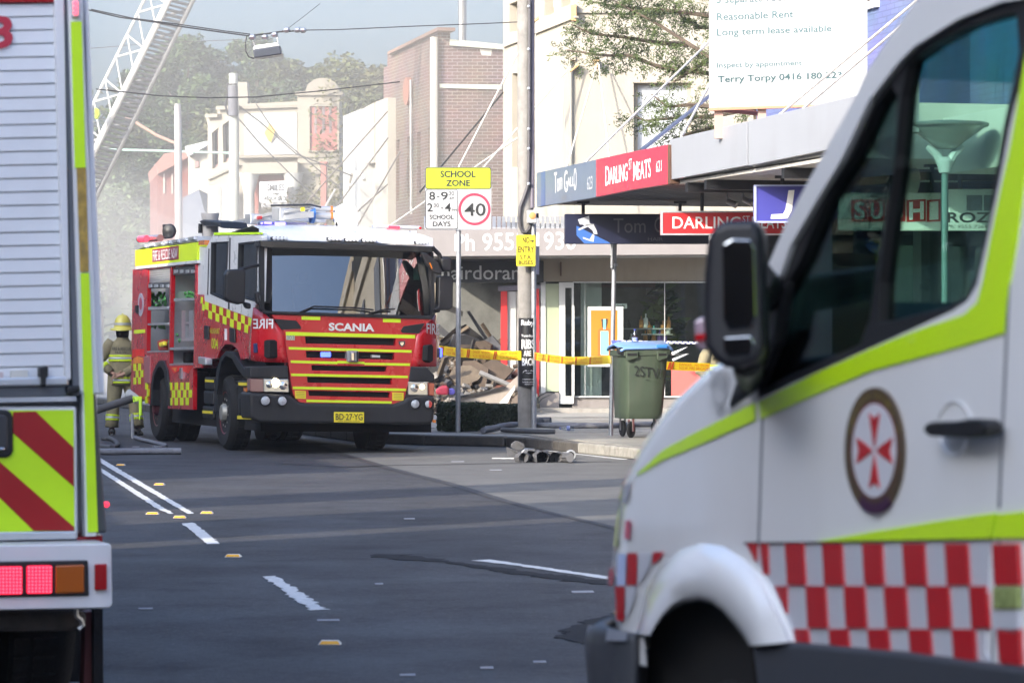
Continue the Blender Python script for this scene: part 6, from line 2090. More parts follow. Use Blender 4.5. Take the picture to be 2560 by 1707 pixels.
# emblem: ring with an eight pointed cross
EC = (2184.5, 1126.0)
em = slab(VP, ell(EC, 73.5, 158, 40), -.006, 0, 'emblem', mat('emblem_bronze', (.085, .055, .030), .4, var=.3, vs=60), am)
slab(VP, ell(EC, 73.5, 158, 24, 58, 122) + ell(EC, 60, 132, 24, 122, 58), -.008, 0, 'emblem_scroll', mat('emblem_purple', (.05, .012, .05), .4), em)
slab(VP, ell(EC, 54, 117, 40), -.009, 0, 'emblem_field', mat('emblem_white', (.60, .61, .66), .4), em)
slab(VP, ell(EC, 56, 121, 40), -.0075, 0, 'emblem_rim', mat('emblem_crimson', (.22, .02, .04), .4), em)
b = MB()
for ax, ay in ((0, -1), (0, 1), (1, 0), (-1, 0)):
    L_, wd = (94, 13) if ay else (45, 32)
    if ay:
        q = [(0, 8 * ay), (wd * .45, 45 * ay), (wd, L_ * ay), (0, (L_ - 14) * ay), (-wd, L_ * ay), (-wd * .45, 45 * ay)]
    else:
        q = [(4 * ax, 0), (22 * ax, wd * .5), (L_ * ax, wd), ((L_ - 7) * ax, 0), (L_ * ax, -wd), (22 * ax, -wd * .5)]
    b.slab(VP, [(EC[0] + x, EC[1] + y) for x, y in q], -.011, -.008)
b.build('emblem_cross', CRED, em)
GOLD = mat('emblem_gold', (.20, .15, .03), .4)
for k, ch in enumerate('AMBULANCE SERVICE OF'):
    g = R(200 + k * 140 / 19)
    if ch == ' ':
        continue
    c = Vector((EC[0] + 64 * math.cos(g), EC[1] + 138 * math.sin(g)))
    tx = Vector((-math.sin(g) * .5, math.cos(g))) if False else Vector((-math.sin(g) * 64, math.cos(g) * 138)).normalized()
    nx_ = Vector((math.cos(g) * 64, math.sin(g) * 138)).normalized()
    w_, h_ = 4.2 * (1 if abs(tx.x) > .7 else 1.6), 6
    q = [c - tx * w_ + nx_ * h_, c + tx * w_ + nx_ * h_, c + tx * w_ - nx_ * h_, c - tx * w_ - nx_ * h_]
    txt(VP, ch, [(p.x, p.y) for p in q], GOLD, em, -.0085, bold=.01)
# handle
b = MB()
c0 = VP.p(*z5(1760, 300)[0], .012)
vs, fs = [], []
hcup = MB()
rows = []
for i in range(0, 7):
    f = i / 6
    rows.append([VP.p(*z5(1757 + 78 * f * math.cos(R(a)), 318 + (118 if math.sin(R(a)) < 0 else 150) * f * math.sin(R(a)))[0], .03 - .0335 * f ** 2 - .001) for a in range(0, 361, 20)])
hcup.grid(rows)
hcup.build('handle_cup', VANW, am, smooth=True)
b.slab(VP, z5(1608, 325, 1622, 306, 1650, 298, 1760, 296, 1830, 284, 1890, 288, 1912, 312, 1912, 345, 1890, 366, 1820, 378, 1700, 374, 1630, 368, 1610, 350), -.045, -.012)
b.build('door_handle', BLACKP, am, bev=.01, seg=3)
# mirror
MPl = Plane(VP.p(1800, 800, -.22), (1, -0.16, 0), (0.16, 1, 0))
mo = [(1757, 800), (1760, 680), (1768, 600), (1784, 566), (1815, 552), (1880, 550), (1898, 560), (1905, 590), (1910, 760), (1912, 870), (1900, 906), (1850, 920), (1812, 918), (1782, 898), (1762, 868)]
mr = slab(MPl, mo, .0, .13, 'side_mirror', mat('mirror_black', (.012, .013, .018), .4, var=.2), am, bev=.035, seg=4)
slab(MPl, [(1806, 610), (1830, 596), (1878, 598), (1888, 620), (1892, 790), (1880, 820), (1822, 826), (1808, 800)], -.006, .01, 'mirror_glass', mat('mirror_silver', (.30, .32, .34), .06, metal=1.0), mr, bev=.004)
slab(MPl, [(1808, 842), (1880, 838), (1888, 860), (1880, 890), (1822, 896), (1810, 880)], -.006, .01, 'mirror_glass', mat('mirror_silver', (.30, .32, .34), .06, metal=1.0), mr, bev=.004)
slab(MPl, [(1735, 802), (1760, 790), (1772, 800), (1774, 866), (1756, 876), (1738, 864)], .02, .09, 'indicator', mat('mirror_lamp', (.40, .30, .36), .15, coat=.8, var=.3, vs=30), mr, bev=.012)
slab(MPl, [(1738, 836), (1774, 832), (1774, 848), (1738, 852)], .012, .03, 'indicator_band', REDLENS, mr)
b = MB()
b.tube([MPl.p(1868, 905, .08), VP.p(1872, 930, -.03), VP.p(1880, 955, .02)], [.03, .03, .03], 10)
b.tube([MPl.p(1895, 690, .08), VP.p(1925, 745, .02)], [.03, .04], 8)
b.build('mirror_arm', BLACKP, mr, smooth=True)
slab(VP, [(1814, 1022), (1842, 936), (1908, 760), (1960, 700), (1935, 850), (1880, 975)], -.01, .02, 'mirror_foot', mat('seal_black', (.012, .012, .014)), am, bev=.01)
# windscreen, roof, cabin
SILW = [(1800, 908), (1830, 880), (1907, 691), (1970, 548), (2022, 450), (2135, 249), (2164, 183), (2215, 106), (2285, 7), (2345, -50)]
rr = []
for x, y in SILW:
    ts, z = tz(x, y, .02)
    pts = []
    for u in (0, 15, 30, 45, 60, 75, 90):
        pts.append(vl(ts + .20 * math.sin(R(u)), .06 + .9 * (1 - math.cos(R(u))), z))
    for q in list(reversed(pts[:-1])):
        r = q - VO
        pts.append(vl(r.dot(VF), 2.0 - r.dot(VW), z))
    rr.append(pts)
MB().grid(rr).build('windscreen', glass('van_windscreen', (.72, .86, .80), .03), am, smooth=True)
MB().grid([[a + (VF * -.004) for a in r_] for r_ in rr[6:9]]).build('shade_band', glass('van_shade_band', (.18, .62, .66), .03), am, smooth=True)
ts, zr = tz(2345, -50, .02)
top_ = [vl(ts, .06, zr), vl(ts + .2, .96, zr), vl(ts + .2, 1.04, zr), vl(ts, 1.94, zr)]
rfm = MB()
rfm.grid([top_, [p + VF * -.5 + Vector((0, 0, .22)) for p in top_], [vl(-3.8, .08, zr + .26), vl(-3.8, .7, zr + .33), vl(-3.8, 1.3, zr + .33), vl(-3.8, 1.92, zr + .26)]])
rfm.build('roof', VANW, am, smooth=True, solid=.03)
far = MB()
tq = lambda x, y: tz(x, y)
pf = [vl(tq(1896, 1430)[0], 1.98, .9), vl(tq(1896, 1010)[0], 1.98, 1.45), vl(tq(1907, 700)[0], 1.98, 1.62), vl(-.1, 1.98, 1.62), vl(-3.8, 1.98, 1.62), vl(-3.8, 1.98, .6), vl(0, 1.98, .6)]
far.prism(pf, VW * .03)
pu = [vl(-.9, 1.98, 1.62), vl(-.9, 1.98, zr), vl(-3.8, 1.98, zr + .2), vl(-3.8, 1.98, 1.62)]
far.prism(pu, VW * .03)
far.prism([vl(-.9, .1, .6), vl(-.9, 1.95, .6), vl(-.9, 1.95, zr + .1), vl(-.9, .1, zr + .1)], VF * -.04)
far.prism([vl(-3.8, .05, .6), vl(-3.8, 1.95, .6), vl(-3.8, 1.95, zr + .2), vl(-3.8, .05, zr + .2)], VF * -.04)
far.build('body_shell', VANW, am)
DASH = mat('dash_dark', (.014, .015, .020), .7)
b = MB()
ds0 = tz(1850, 900)[0]
b.prism([vl(ds0 - .75, .06, 1.05), vl(ds0 - .72, .06, 1.50), vl(ds0 - .5, .06, 1.575), vl(ds0 + .1, .06, 1.50), vl(ds0 + .1, .06, 1.05)], VW * 1.88)
b.build('dashboard', DASH, am, bev=.03)
b = MB()
b.prism([vl(-.85, .06, .55), vl(1.6, .06, .55), vl(1.6, .06, .6), vl(-.85, .06, .6)], VW * 1.88)
b.build('cab_floor', DASH, am)
for wv in (.45, 1.5):
    b = MB()
    b.prism([vl(-.75, wv - .25, .9), vl(-.2, wv - .25, .95), vl(-.2, wv - .25, 1.1), vl(-.6, wv - .25, 1.1), vl(-.75, wv - .25, 1.5), vl(-.87, wv - .25, 1.5)], VW * .5)
    b.build('seat', DASH, am, bev=.04)
b = MB()
c = vl(ds0 - .85, 1.45, 1.38)
b.tube([c + VW * .2 * math.cos(a * .524) + (Vector((0, 0, 1)) * .17 - VF * .09) * math.sin(a * .524) for a in range(13)], .016, 8, cap=False)
b.build('steering_wheel', DASH, am, smooth=True)
slab(VP, [(1830, 1400), (1830, 1010), (2400, 800), (2520, 700), (2490, 1400)], .08, .1, 'door_card', DASH, am)
# ================================================================== STREET FURNITURE
FR = lambda Y: Plane((0, Y, 0), (1, 0, 0), (0, 1, 0))
# --- school zone sign
P51 = FR(51.0)
sz = thing('school_zone_sign', 'yellow and white SCHOOL ZONE sign with a red 40 circle on its post', 'traffic sign', P51.p(1146, 1079))
MB().tube([P51.p(1145, 1081, .05), P51.p(1147, 424, .05)], .037, 14).build('post', GALV, sz, smooth=True)


def rr_(x0, y0, x1, y1, r=8, n=4):
    out = []
    for cx_, cy_, a in ((x0 + r, y0 + r, 180), (x1 - r, y0 + r, 270), (x1 - r, y1 - r, 0), (x0 + r, y1 - r, 90)):
        out += [(cx_ + r * math.cos(R(a + 90 * i / n)), cy_ + r * math.sin(R(a + 90 * i / n))) for i in range(n + 1)]
    return out


def zz(f, pts):
    return f(*[v for p in pts for v in p])


slab(P51, zz(z7, rr_(46, 36, 379, 352, 14)), -.012, .012, 'backing_plate', ALU, sz)
slab(P51, zz(z7, rr_(47, 37, 378, 147, 12)), -.016, -.012, 'panel', INK, sz)
slab(P51, zz(z7, rr_(51, 41, 374, 144, 10)), -.018, -.012, 'panel', mat('sign_fluoro', (.50, .58, .015), .45), sz)
SW_ = mat('sign_white', (.46, .46, .455), .45, var=.02)
slab(P51, zz(z7, rr_(47, 148, 211, 350, 12)), -.016, -.012, 'panel', INK, sz)
slab(P51, zz(z7, rr_(51, 150, 208, 346, 10)), -.018, -.012, 'panel', SW_, sz)
slab(P51, zz(z7, rr_(212, 148, 378, 350, 10)), -.017, -.012, 'panel', SW_, sz)
DK = mat('sign_charcoal', (.022, .023, .022), .5)
m_ = MB()
m_.sheet(P51, zz(z7, ell((294, 248), 81, 81, 40)), [zz(z7, ell((294, 248), 68, 68, 40))], -.021, -.017)
m_.build('ring', mat('sign_ring_red', (.62, .03, .07), .45), sz)
for body, q, bo in (('SCHOOL', (122, 54, 300, 88), .03), ('ZONE', (150, 100, 272, 132), .03), ('8', (66, 160, 96, 202), .012), ('-', (104, 182, 118, 187), .01), ('9', (125, 160, 160, 202), .012), ('30', (164, 158, 192, 178), 0), ('AM', (167, 186, 192, 200), 0),
                    ('2', (56, 218, 84, 260), .012), ('30', (88, 218, 116, 238), 0), ('-', (126, 240, 138, 245), .01), ('4', (144, 218, 176, 260), .012), ('PM', (180, 246, 205, 259), 0), ('SCHOOL', (68, 276, 190, 298), .02), ('DAYS', (84, 310, 174, 334), .02), ('40', (243, 218, 350, 282), .012)):
    txt(P51, body, z7(q[0], q[1], q[2], q[1], q[2], q[3], q[0], q[3]), DK, sz, -.0225, bold=bo)
# --- utility pole
P53 = FR(53.2)
up_ = thing('utility_pole', 'grey weathered timber utility pole at the footpath edge, poster round its lower half', 'pole', P53.p(1316, 1070))
m_ = MB()
zs = [P53.p(1316 - 6 * f, 1072 - 1500 * f) for f in [k / 14 for k in range(15)]]
m_.tube(zs, [.135 - .025 * k / 14 for k in range(15)], 22)
m_.build('shaft', TIMBER, up_, smooth=True)
m_ = MB()
m_.tube([P53.p(1335, 1070, -.13), P53.p(1334, 560, -.13)], .042, 12)
m_.build('conduit', GALV, up_, smooth=True)
m_ = MB()
m_.tube([P53.p(x, y, -.15) for x, y in [(1325, -400), (1324, 100), (1323, 360)] + z8(160, 400, 120, 520, 82, 620, 70, 720, 80, 810, 105, 862, 140, 866, 172, 830, 182, 790)], .028, 8)
m_.build('cable', mat('cable_sleeve', (.07, .065, .07), .55, var=.2), up_, smooth=True)
m_ = MB()
m_.tube([P53.p(1331, -400, -.08), P53.p(1331, 520, -.1)], .035, 8)
m_.build('cable_cover', mat('cover_shaded_violet', (.16, .14, .17), .6, var=.2), up_, smooth=True)  # violet grey puts the conduit's shadow into the colour
for y in (17, 124, 222, 323, 372, 460):
    MB().lathe(P53.p(1322, y, -.17), (0, -1, 0), [(.025, -.03), (.025, .02), (.01, .03)], 8).build('clip', ALU, up_)
jb = slab(P53, z8(146, 650, 240, 648, 240, 772, 146, 776), -.32, -.14, 'junction_box', mat('box_white', (.55, .55, .54), .4), up_, bev=.012)
MB().lathe(P53.p(*z8(200, 702)[0], -.325), (0, -1, 0), [(.055, -.01), (.055, .006), (.04, .012)], 18).build('button', mat('button_orange', (.75, .30, .10), .5), jb, smooth=True)
slab(P53, z8(240, 680, 262, 680, 262, 726, 240, 726), -.25, -.18, 'side_plug', BLACKP, jb)
ne = thing('no_entry_sign', 'yellow NO ENTRY S.T.A. BUSES plate strapped to the utility pole', 'traffic sign', P53.p(1314, 660))
slab(P53, zz(z8, rr_(42, 892, 229, 1197, 10)), -.30, -.29, 'plate', YEL, ne)
for body, q, bo in (('NO', (104, 912, 172, 972), .02), ('ENTRY', (58, 1005, 216, 1064), .02), ('S.T.A.', (78, 1088, 192, 1128), .02), ('BUSES', (64, 1142, 206, 1180), .02)):
    txt(P53, body, z8(q[0], q[1], q[2], q[1], q[2], q[3], q[0], q[3]), mat('sign_olive_ink', (.06, .045, .01), .5), ne, -.304, bold=bo)
slab(P53, z8(178, 946, 198, 946, 198, 936, 220, 952, 198, 968, 198, 958, 178, 958), -.304, -.30, 'arrow', mat('sign_olive_ink', (.13, .10, .02)), ne)
bs = slab(FR(53.5), z8(226, 1000, 268, 1002, 266, 1280, 226, 1276), .0, .012, 'street_sign', mat('sign_back_violet', (.34, .34, .42), .5), None)
tag(bs, 'grey back of a narrow sign plate fixed behind the yellow no entry plate', 'sign')
# poster wrapped on the pole: curved sheet with white print
ps = thing('pole_poster', 'black Ruby RIBS ARE BACK poster wrapped round the utility pole', 'poster', P53.p(1318, 880))
cyl = []
R0 = .152
cxp = P53.p(1319.5, 880).x


def onpole(x, y):
    X = (x - CX) / FPX * 53.05
    dx = max(-.98, min(.98, (X - cxp) / .15))
    return Vector((cxp + .15 * dx, 53.2 - math.sqrt(max(0, 1 - dx * dx)) * .19 - .012, EYE - (y - CY) / FPX * 53.05))


def poletext(body, x0, y0, x1, y1, m, bold=.0):
    vs, fs = txt_mesh(body, bold, 1.0)
    a0, a1 = min(v.x for v in vs), max(v.x for v in vs)
    b0, b1 = min(v.y for v in vs), max(v.y for v in vs)
    b = MB()
    b.add([onpole(x0 + (v.x - a0) / (a1 - a0) * (x1 - x0), y1 - (v.y - b0) / (b1 - b0) * (y1 - y0)) + Vector((0, -.006, 0)) for v in vs], fs)
    return b.build('lettering', m, ps)


rows = [[onpole(1296.5 + k * 4.5, y) + Vector((0, random.uniform(-.004, .002), 0)) for k in range(11)] for y in range(795, 968, 10)]
MB().grid(rows).build('sheet', mat('poster_black', (.016, .016, .018), .4, var=.2), ps, smooth=True)
for body, y0, y1, a, b, bo in (('Ruby', 800, 817, 1303, 1335, .03), ('Tuesdays', 836, 844, 1303, 1336, .01), ('RIBS', 848, 872, 1304, 1336, .03), ('ARE', 876, 890, 1309, 1328, .03), ('BACK', 895, 914, 1305, 1338, .03), ('rubyhotel.com', 946, 950, 1306, 1336, .01), ('facebook.com/ruby', 953, 957, 1306, 1336, .01), ('PH 9555 1900', 959, 962, 1312, 1336, 0)):
    poletext(body, a, y0, b, y1, WHITEINK, bo)
mo = MB()
mpts = [(0, .1), (.12, .55), (.3, .75), (.42, .55), (.5, .62), (.58, .55), (.7, .75), (.88, .55), (1, .1), (.93, .3), (.75, .25), (.5, .1), (.25, .25), (.07, .3)]
mp = [onpole(1305 + p * 33, 935 - q * 14) + Vector((0, -.006, 0)) for p, q in mpts]
mo.add(mp, [list(t) for t in tessellate_polygon([mp])])
mo.build('moustache_emblem', WHITEINK, ps)
# --- leaning sign post beside the bin
P49 = FR(48.9)
sp_ = thing('sign_post', 'plain steel sign post with an edge-on plate, leaning beside the green bin', 'post', P49.p(1527, 1092))
MB().tube([P49.p(1527, 1094), P49.p(1537, 582)], .033, 14).build('post', GALV, sp_, smooth=True)
m_ = MB()
a = P49.p(1531, 555, -.03)
m_.box(P49.p(1531, 612, -.04), (.03, .0, .0), (.03, .34, 0), (0.005, 0, .68))
m_.build('plate', mat('plate_grey', (.40, .41, .42), .45, metal=.5, var=.15), sp_, bev=.004)
for y in (598, 662):
    MB().lathe(P49.p(1536, y, -.0), (0, 0, 1), [(.045, -.02), (.045, .02)], 12).build('clamp', ALU, sp_)
# --- bin
BPl = Plane(at(1560, 1000, 47.6), (.985, .17, 0), (-.17, .985, 0))
GRNB = mat('bin_green', (.045, .064, .040), .5, var=.12, vs=3, bump=.05, dirt=.2)
gb = thing('wheelie_bin', 'large green four wheeled bin with a blue lid and scrawled graffiti', 'bin', BPl.p(1620, 1092))
tl, tr, br_2, bl = [BPl.p(*p) for p in zI(798, 770, 1222, 758, 1165, 1440, 805, 1440)]
dep = BPl.w * .98
dep2 = BPl.w * .86
m_ = MB()
fr_, bk_ = [], []
for f in (0, .35, .7, .93, 1):
    k = .0 if f < .9 else .05 * (f - .9) / .1
    l, r = tl.lerp(bl, f), tr.lerp(br_2, f)
    dd = dep.lerp(dep2, f)
    i = BPl.w * k
    fr_.append([l + BPl.u * .05 + i, l.lerp(r, .35) - BPl.w * .015 + i, l.lerp(r, .65) - BPl.w * .015 + i, r - BPl.u * .05 + i, r + BPl.w * .05 + i, r + dd - BPl.w * .05, r + dd - BPl.u * .05, l + dd + BPl.u * .05, l + dd - BPl.w * .05, l + BPl.w * .05 + i, l + BPl.u * .05 + i])
m_.grid(fr_)
m_.add(fr_[-1][:-1], [list(range(10))])
m_.build('body', GRNB, gb, smooth=True, angle=50)
b = MB()
b.prism([tl - BPl.u * .03 - BPl.w * .03 + Vector((0, 0, -.08)), tr + BPl.u * .02 - BPl.w * .03 + Vector((0, 0, -.08)), tr + BPl.u * .02 + dep + Vector((0, 0, -.08)), tl - BPl.u * .03 + dep + Vector((0, 0, -.08))], (0, 0, .085))
b.build('rim', GRNB, gb, bev=.012)
for x0, x1 in ((805, 925), (1110, 1215)):
    slab(BPl, zI(x0, 778, x1, 776, x1, 840, x0 + 18, 872, x0, 850), -.06, .0, 'lifting_bracket', GRNB, gb, bev=.01)
    slab(BPl, zI(x0 + 14, 798, x1 - 14, 796, x1 - 14, 818, x0 + 14, 822), -.065, -.05, 'bracket_slot', VOID, gb)
LIDB = mat('lid_blue', (.16, .30, .60), .4, var=.06, dirt=.05)
lid = MB()
rows = []
for f, h in ((0, .02), (.15, .07), (.5, .11), (.85, .08), (1, .03)):
    rows.append([tl + dep * f - BPl.u * .08 + Vector((0, 0, h - .03)) - BPl.w * .05, tl + dep * f - BPl.u * .02 + Vector((0, 0, h)) - BPl.w * .05, tr + dep * f + BPl.u * .0 + Vector((0, 0, h)) - BPl.w * .05, tr + dep * f + BPl.u * .05 + Vector((0, 0, h - .04)) - BPl.w * .05])
lid.grid(rows)
lid.build('lid', LIDB, gb, smooth=True, solid=.03)
slab(BPl, zI(1105, 712, 1215, 712, 1210, 745, 1110, 745), -.09, -.04, 'lid_grip', mat('lid_blue_bright', (.04, .20, .60), .4), gb, bev=.01)
slab(BPl, zI(722, 735, 790, 740, 790, 820, 730, 800), -.03, .1, 'hinge_block', BLACKP, gb, bev=.02)
for x, y, dd, rz in ((770, 1500, .75, .3), (852, 1503, .06, -.5), (1130, 1500, .06, .2), (1100, 1500, .8, .6)):
    c = BPl.p(*zI(x, y)[0], dd)
    c.z = .15 + .115
    ax = Vector((math.cos(rz), math.sin(rz), 0))
    w_ = MB().lathe(c - ax * .022, ax, [(.06, 0), (.105, .002), (.115, .012), (.115, .034), (.105, .042), (.06, .044)], 20).build('castor', RUBBER, gb, smooth=True)
    f_ = MB()
    f_.box(c + ax * .035 + Vector((0, 0, .06)), ax * .006, ax.cross(Vector((0, 0, 1))) * .06, (0, 0, .17))
    f_.box(c - ax * .035 + Vector((0, 0, .06)), ax * .006, ax.cross(Vector((0, 0, 1))) * .06, (0, 0, .17))
    f_.box(c + Vector((0, 0, .145)), ax * .076, ax.cross(Vector((0, 0, 1))) * .08, (0, 0, .012))
    f_.build('fork', STEEL, w_)
txt(BPl, '2STV!', zI(885, 915, 1150, 945, 1150, 1050, 885, 1015), mat('graffiti_ink', (.008, .01, .008), .6), gb, -.032, bold=.0)
slab(BPl, zI(1000, 1055, 1035, 1058, 1035, 1063, 1000, 1060), -.026, -.02, 'graffiti_dash', mat('graffiti_ink', (.03, .035, .03)), gb)
CLEARB = glass('clear_plastic', (.82, .86, .90), .10, rough=.05)


def bottle(c, ax, L_, r_, label):
    t = thing('water_bottle', label, 'bottle', c)
    MB().lathe(c, ax, [(r_ * .8, 0), (r_, .012), (r_, L_ * .42), (r_ * .92, L_ * .46), (r_, L_ * .5), (r_ * .95, L_ * .68), (r_ * .45, L_ * .88), (r_ * .4, L_ * .93)], 14).build('body', CLEARB, t, smooth=True)
    MB().lathe(Vector(c) + Vector(ax).normalized() * L_ * .93, ax, [(r_ * .46, 0), (r_ * .46, L_ * .07)], 12).build('cap', mat('cap_blue', (.05, .08, .40), .4), t)
    MB().lathe(Vector(c) + Vector(ax).normalized() * L_ * .3, ax, [(r_ * 1.02, 0), (r_ * 1.02, L_ * .2)], 14).build('label', mat('bottle_label', (.25, .30, .60), .5, var=.4, vs=60), t)


bottle(BPl.p(*zI(892, 722)[0], .35), (0, 0, 1), .235, .042, 'clear plastic water bottle standing on the blue bin lid')
p = gnd(*zG(1190, 575)[0], .2)
bottle(p + Vector((.11, 0, 0)), (-1, .15, 0), .22, .038, 'clear plastic bottle with blue label lying on the footpath by the hose')

# --- clipped shrubs in the kerb build-out
HEDG = leafmat('hedge_green', (.018, .032, .012), (.05, .075, .022))
HEDG2 = leafmat('hedge_dark', (.014, .022, .012), (.04, .055, .025))


def hedge(label, q, Y, depth, m, seed):
    P = FR(Y)
    (x0, y0), (x1, y1) = q
    a, b = P.p(x0, y1), P.p(x1, y0)
    t = thing('hedge', label, 'hedge', ((a.x + b.x) / 2, Y, a.z), 'clipped hedges in the kerb build-out')
    MB().bx(a.x + .07, Y + .08, .14, b.x - .07, Y + depth - .08, b.z - .08).build('core', mat('hedge_core', (.012, .016, .008), .95), t, bev=.06)
    rnd = random.Random(seed)
    lf = MB()
    for _ in range(5200):
        p = Vector((rnd.uniform(a.x, b.x), rnd.uniform(Y, Y + depth), rnd.uniform(.16, b.z)))
        f = rnd.randrange(3)
        if f == 0:
            p.y = Y + abs(rnd.gauss(0, .05))
        elif f == 1:
            p.z = b.z - abs(rnd.gauss(0, .05)) + .03 * noise.noise(p * 6)
        else:
            p.x = rnd.choice((a.x + abs(rnd.gauss(0, .05)), b.x - abs(rnd.gauss(0, .05))))
        u = Vector((rnd.gauss(0, 1), rnd.gauss(0, 1), rnd.gauss(0, .8))).normalized()
        v = u.orthogonal().normalized()
        k = rnd.uniform(.012, .03)
        lf.add([p - u * k, p + v * k * .6, p + u * k, p - v * k * .6], [[0, 1, 2, 3]])
    lf.build('foliage', m, t)


hedge('dark green clipped hedge round the school sign post', ((1092, 1008), (1211, 1080)), 51.2, .9, HEDG, 2)
hedge('darker low hedge right behind it, reaching the utility pole', ((1209, 1013), (1304, 1058)), 54.4, .8, HEDG2, 3)

# --- hoses
HOSE = mat('canvas_hose', (.20, .205, .23), .85, var=.15, vs=12, bump=.3, bs=120, dirt=.25)
HOSE2 = mat('canvas_hose_dull', (.11, .11, .115), .85, var=.2, vs=9, bump=.3, bs=100, dirt=.2)
LIGHTH = mat('hose_canvas_light', (.30, .30, .31), .85, var=.15, vs=12, dirt=.3)


def hose(pts, r, label, m=HOSE, z=0.0, n=10, sub=6):
    P = [gnd(x, y, z + r) for x, y in pts]
    out = []
    for i in range(len(P) - 1):
        p0, p1, p2, p3 = P[max(0, i - 1)], P[i], P[i + 1], P[min(len(P) - 1, i + 2)]
        for k in range(sub):
            t = k / sub
            out.append(.5 * ((2 * p1) + (p2 - p0) * t + (2 * p0 - 5 * p1 + 4 * p2 - p3) * t * t + (3 * p1 - p0 - 3 * p2 + p3) * t ** 3))
    out.append(P[-1])
    return tag(MB().tube(out, [r * random.uniform(.95, 1.04) for _ in out], n).build('fire_hose', m, smooth=True), label, 'fire hose', 'fire hoses on the ground')


hose(zG(-140, 605, 0, 575, 200, 528, 470, 508, 750, 520, 1300, 532, 1900, 528, 2352, 512, 3000, 505), .045, 'long grey hose running across the footpath behind the utility pole', z=.15)
hose(zG(160, 595, 400, 612, 700, 625, 1000, 628), .035, 'flat dark hose lying on the kerb beside the pole foot', HOSE2, z=.15)
hose(zG(640, 470, 760, 455, 930, 455), .06, 'dark hose end poking out behind the pole', HOSE2, z=.15)
hose([(180, 1104)] + z6(60, 160, 110, 158, 128, 140, 95, 112, 40, 108), .035, 'kinked grey hose bend beside the left fire engine edge', HOSE2)
hose([(150, 1126)] + z6(60, 187, 250, 185, 508, 184), .045, 'straight grey hose lying across the lane in front of the firefighter', HOSE)
hose(zF(400, 1455, 470, 1480, 560, 1500, 650, 1522, 718, 1540, 690, 1558, 590, 1562), .030, 'thin grey hose snaking towards the rear wheel', HOSE)
a = SS.p(*zF(380, 1055)[0], .1)
hp_ = [a, a + Vector((-.25, -.1, -.08)), a + Vector((-.8, -.3, -.27)), a + Vector((-1.5, -.6, -.55)), a + Vector((-2.2, -.8, -.72)), a + Vector((-3.4, -.8, -.8))]
tag(MB().tube(hp_, .062, 12).build('fire_hose', HOSE2, smooth=True), 'thick dark hose sagging left from the pump outlet', 'fire hose', 'fire hoses on the ground')
a = at(*zF(372, 1215)[0], 52.6)
tag(MB().tube([a, a + Vector((.02, -.1, -.35)), a + Vector((.08, -.2, -.72)), gnd(*zF(400, 1455)[0], .03)], .026, 8).build('drain_hose', LIGHTH, smooth=True), 'pale thin hose hanging from the pump outlet to the road', 'hose')
b = MB()
rnd = random.Random(2)
for k in range(10):
    x = 385 + k * 9
    b.tube([SS.p(*zF(x, 1035)[0], -.05), SS.p(*zF(x + rnd.uniform(-5, 5), 1035 + (240 if k > 6 else 60) * rnd.uniform(.6, 1))[0], -.05)], .014, 5)
tag(b.build('lime_rope', FLUO2), 'lime rope looped over the pump outlet hose', 'rope')
# folded hose pile with two couplings
LIGHTH2 = mat('hose_canvas_grimy', (.085, .085, .09), .9, var=.25, vs=10, dirt=.3, bump=.3)
hp = thing('hose_coil', 'crumpled grey canvas hose heap with two metal couplings on the gutter line', 'fire hose', gnd(*zG(780, 1050)[0]))


def crumple(pts, wd, name, seed, r=.05, th=.035):
    rnd = random.Random(seed)
    rows = []
    for i, (x, y, h) in enumerate(pts):
        c = gnd(*zG(x, y)[0], h)
        t = (gnd(*zG(*pts[min(i + 1, len(pts) - 1)][:2])[0], h) - gnd(*zG(*pts[max(0, i - 1)][:2])[0], h)).normalized()
        s = Vector((-t.y, t.x, 0)).normalized()
        ww = wd * rnd.uniform(.85, 1.1)
        row = []
        for k in range(13):
            g = 2 * math.pi * k / 12
            row.append(c + s * math.cos(g) * ww + Vector((0, 0, th * (1 + .5 * rnd.random()) * math.sin(g))) + Vector((rnd.gauss(0, .006), rnd.gauss(0, .006), 0)))
        rows.append(row)
    return MB().grid(rows).add(rows[0], [list(range(13))]).add(rows[-1], [list(range(13))]).build(name, LIGHTH2, hp, smooth=True, angle=75)


crumple([(545, 1030, .06), (640, 1035, .06), (720, 1040, .05), (800, 1050, .055), (860, 1052, .03)], .09, 'hose_fold', 1, th=.07)
crumple([(860, 1050, .03), (930, 1035, .055), (1010, 1040, .06), (1080, 1045, .03)], .09, 'hose_fold', 2, th=.06)
crumple([(1075, 1045, .03), (1150, 1045, .055), (1245, 1040, .07)], .055, 'hose_fold', 3, th=.05)
crumple([(420, 1045, .05), (500, 1040, .06), (545, 1035, .06)], .06, 'hose_fold', 5, th=.05)
crumple([(600, 960, .08), (700, 950, .10), (800, 960, .09), (900, 985, .07)], .07, 'hose_fold', 6, th=.03)
PQ = FR(43.6)
for q, d in ((zG(228, 872, 262, 880, 420, 985, 395, 1025, 250, 1020), 0), (zG(300, 822, 375, 770, 520, 880, 500, 905, 420, 935, 300, 880), .1), (zG(262, 885, 420, 935, 430, 990, 330, 930), -.03), (zG(375, 772, 400, 800, 520, 885, 515, 830, 470, 800), .04)):
    slab(PQ, q, d, d + .10, 'hose_flap', LIGHTH2, hp, bev=.008)
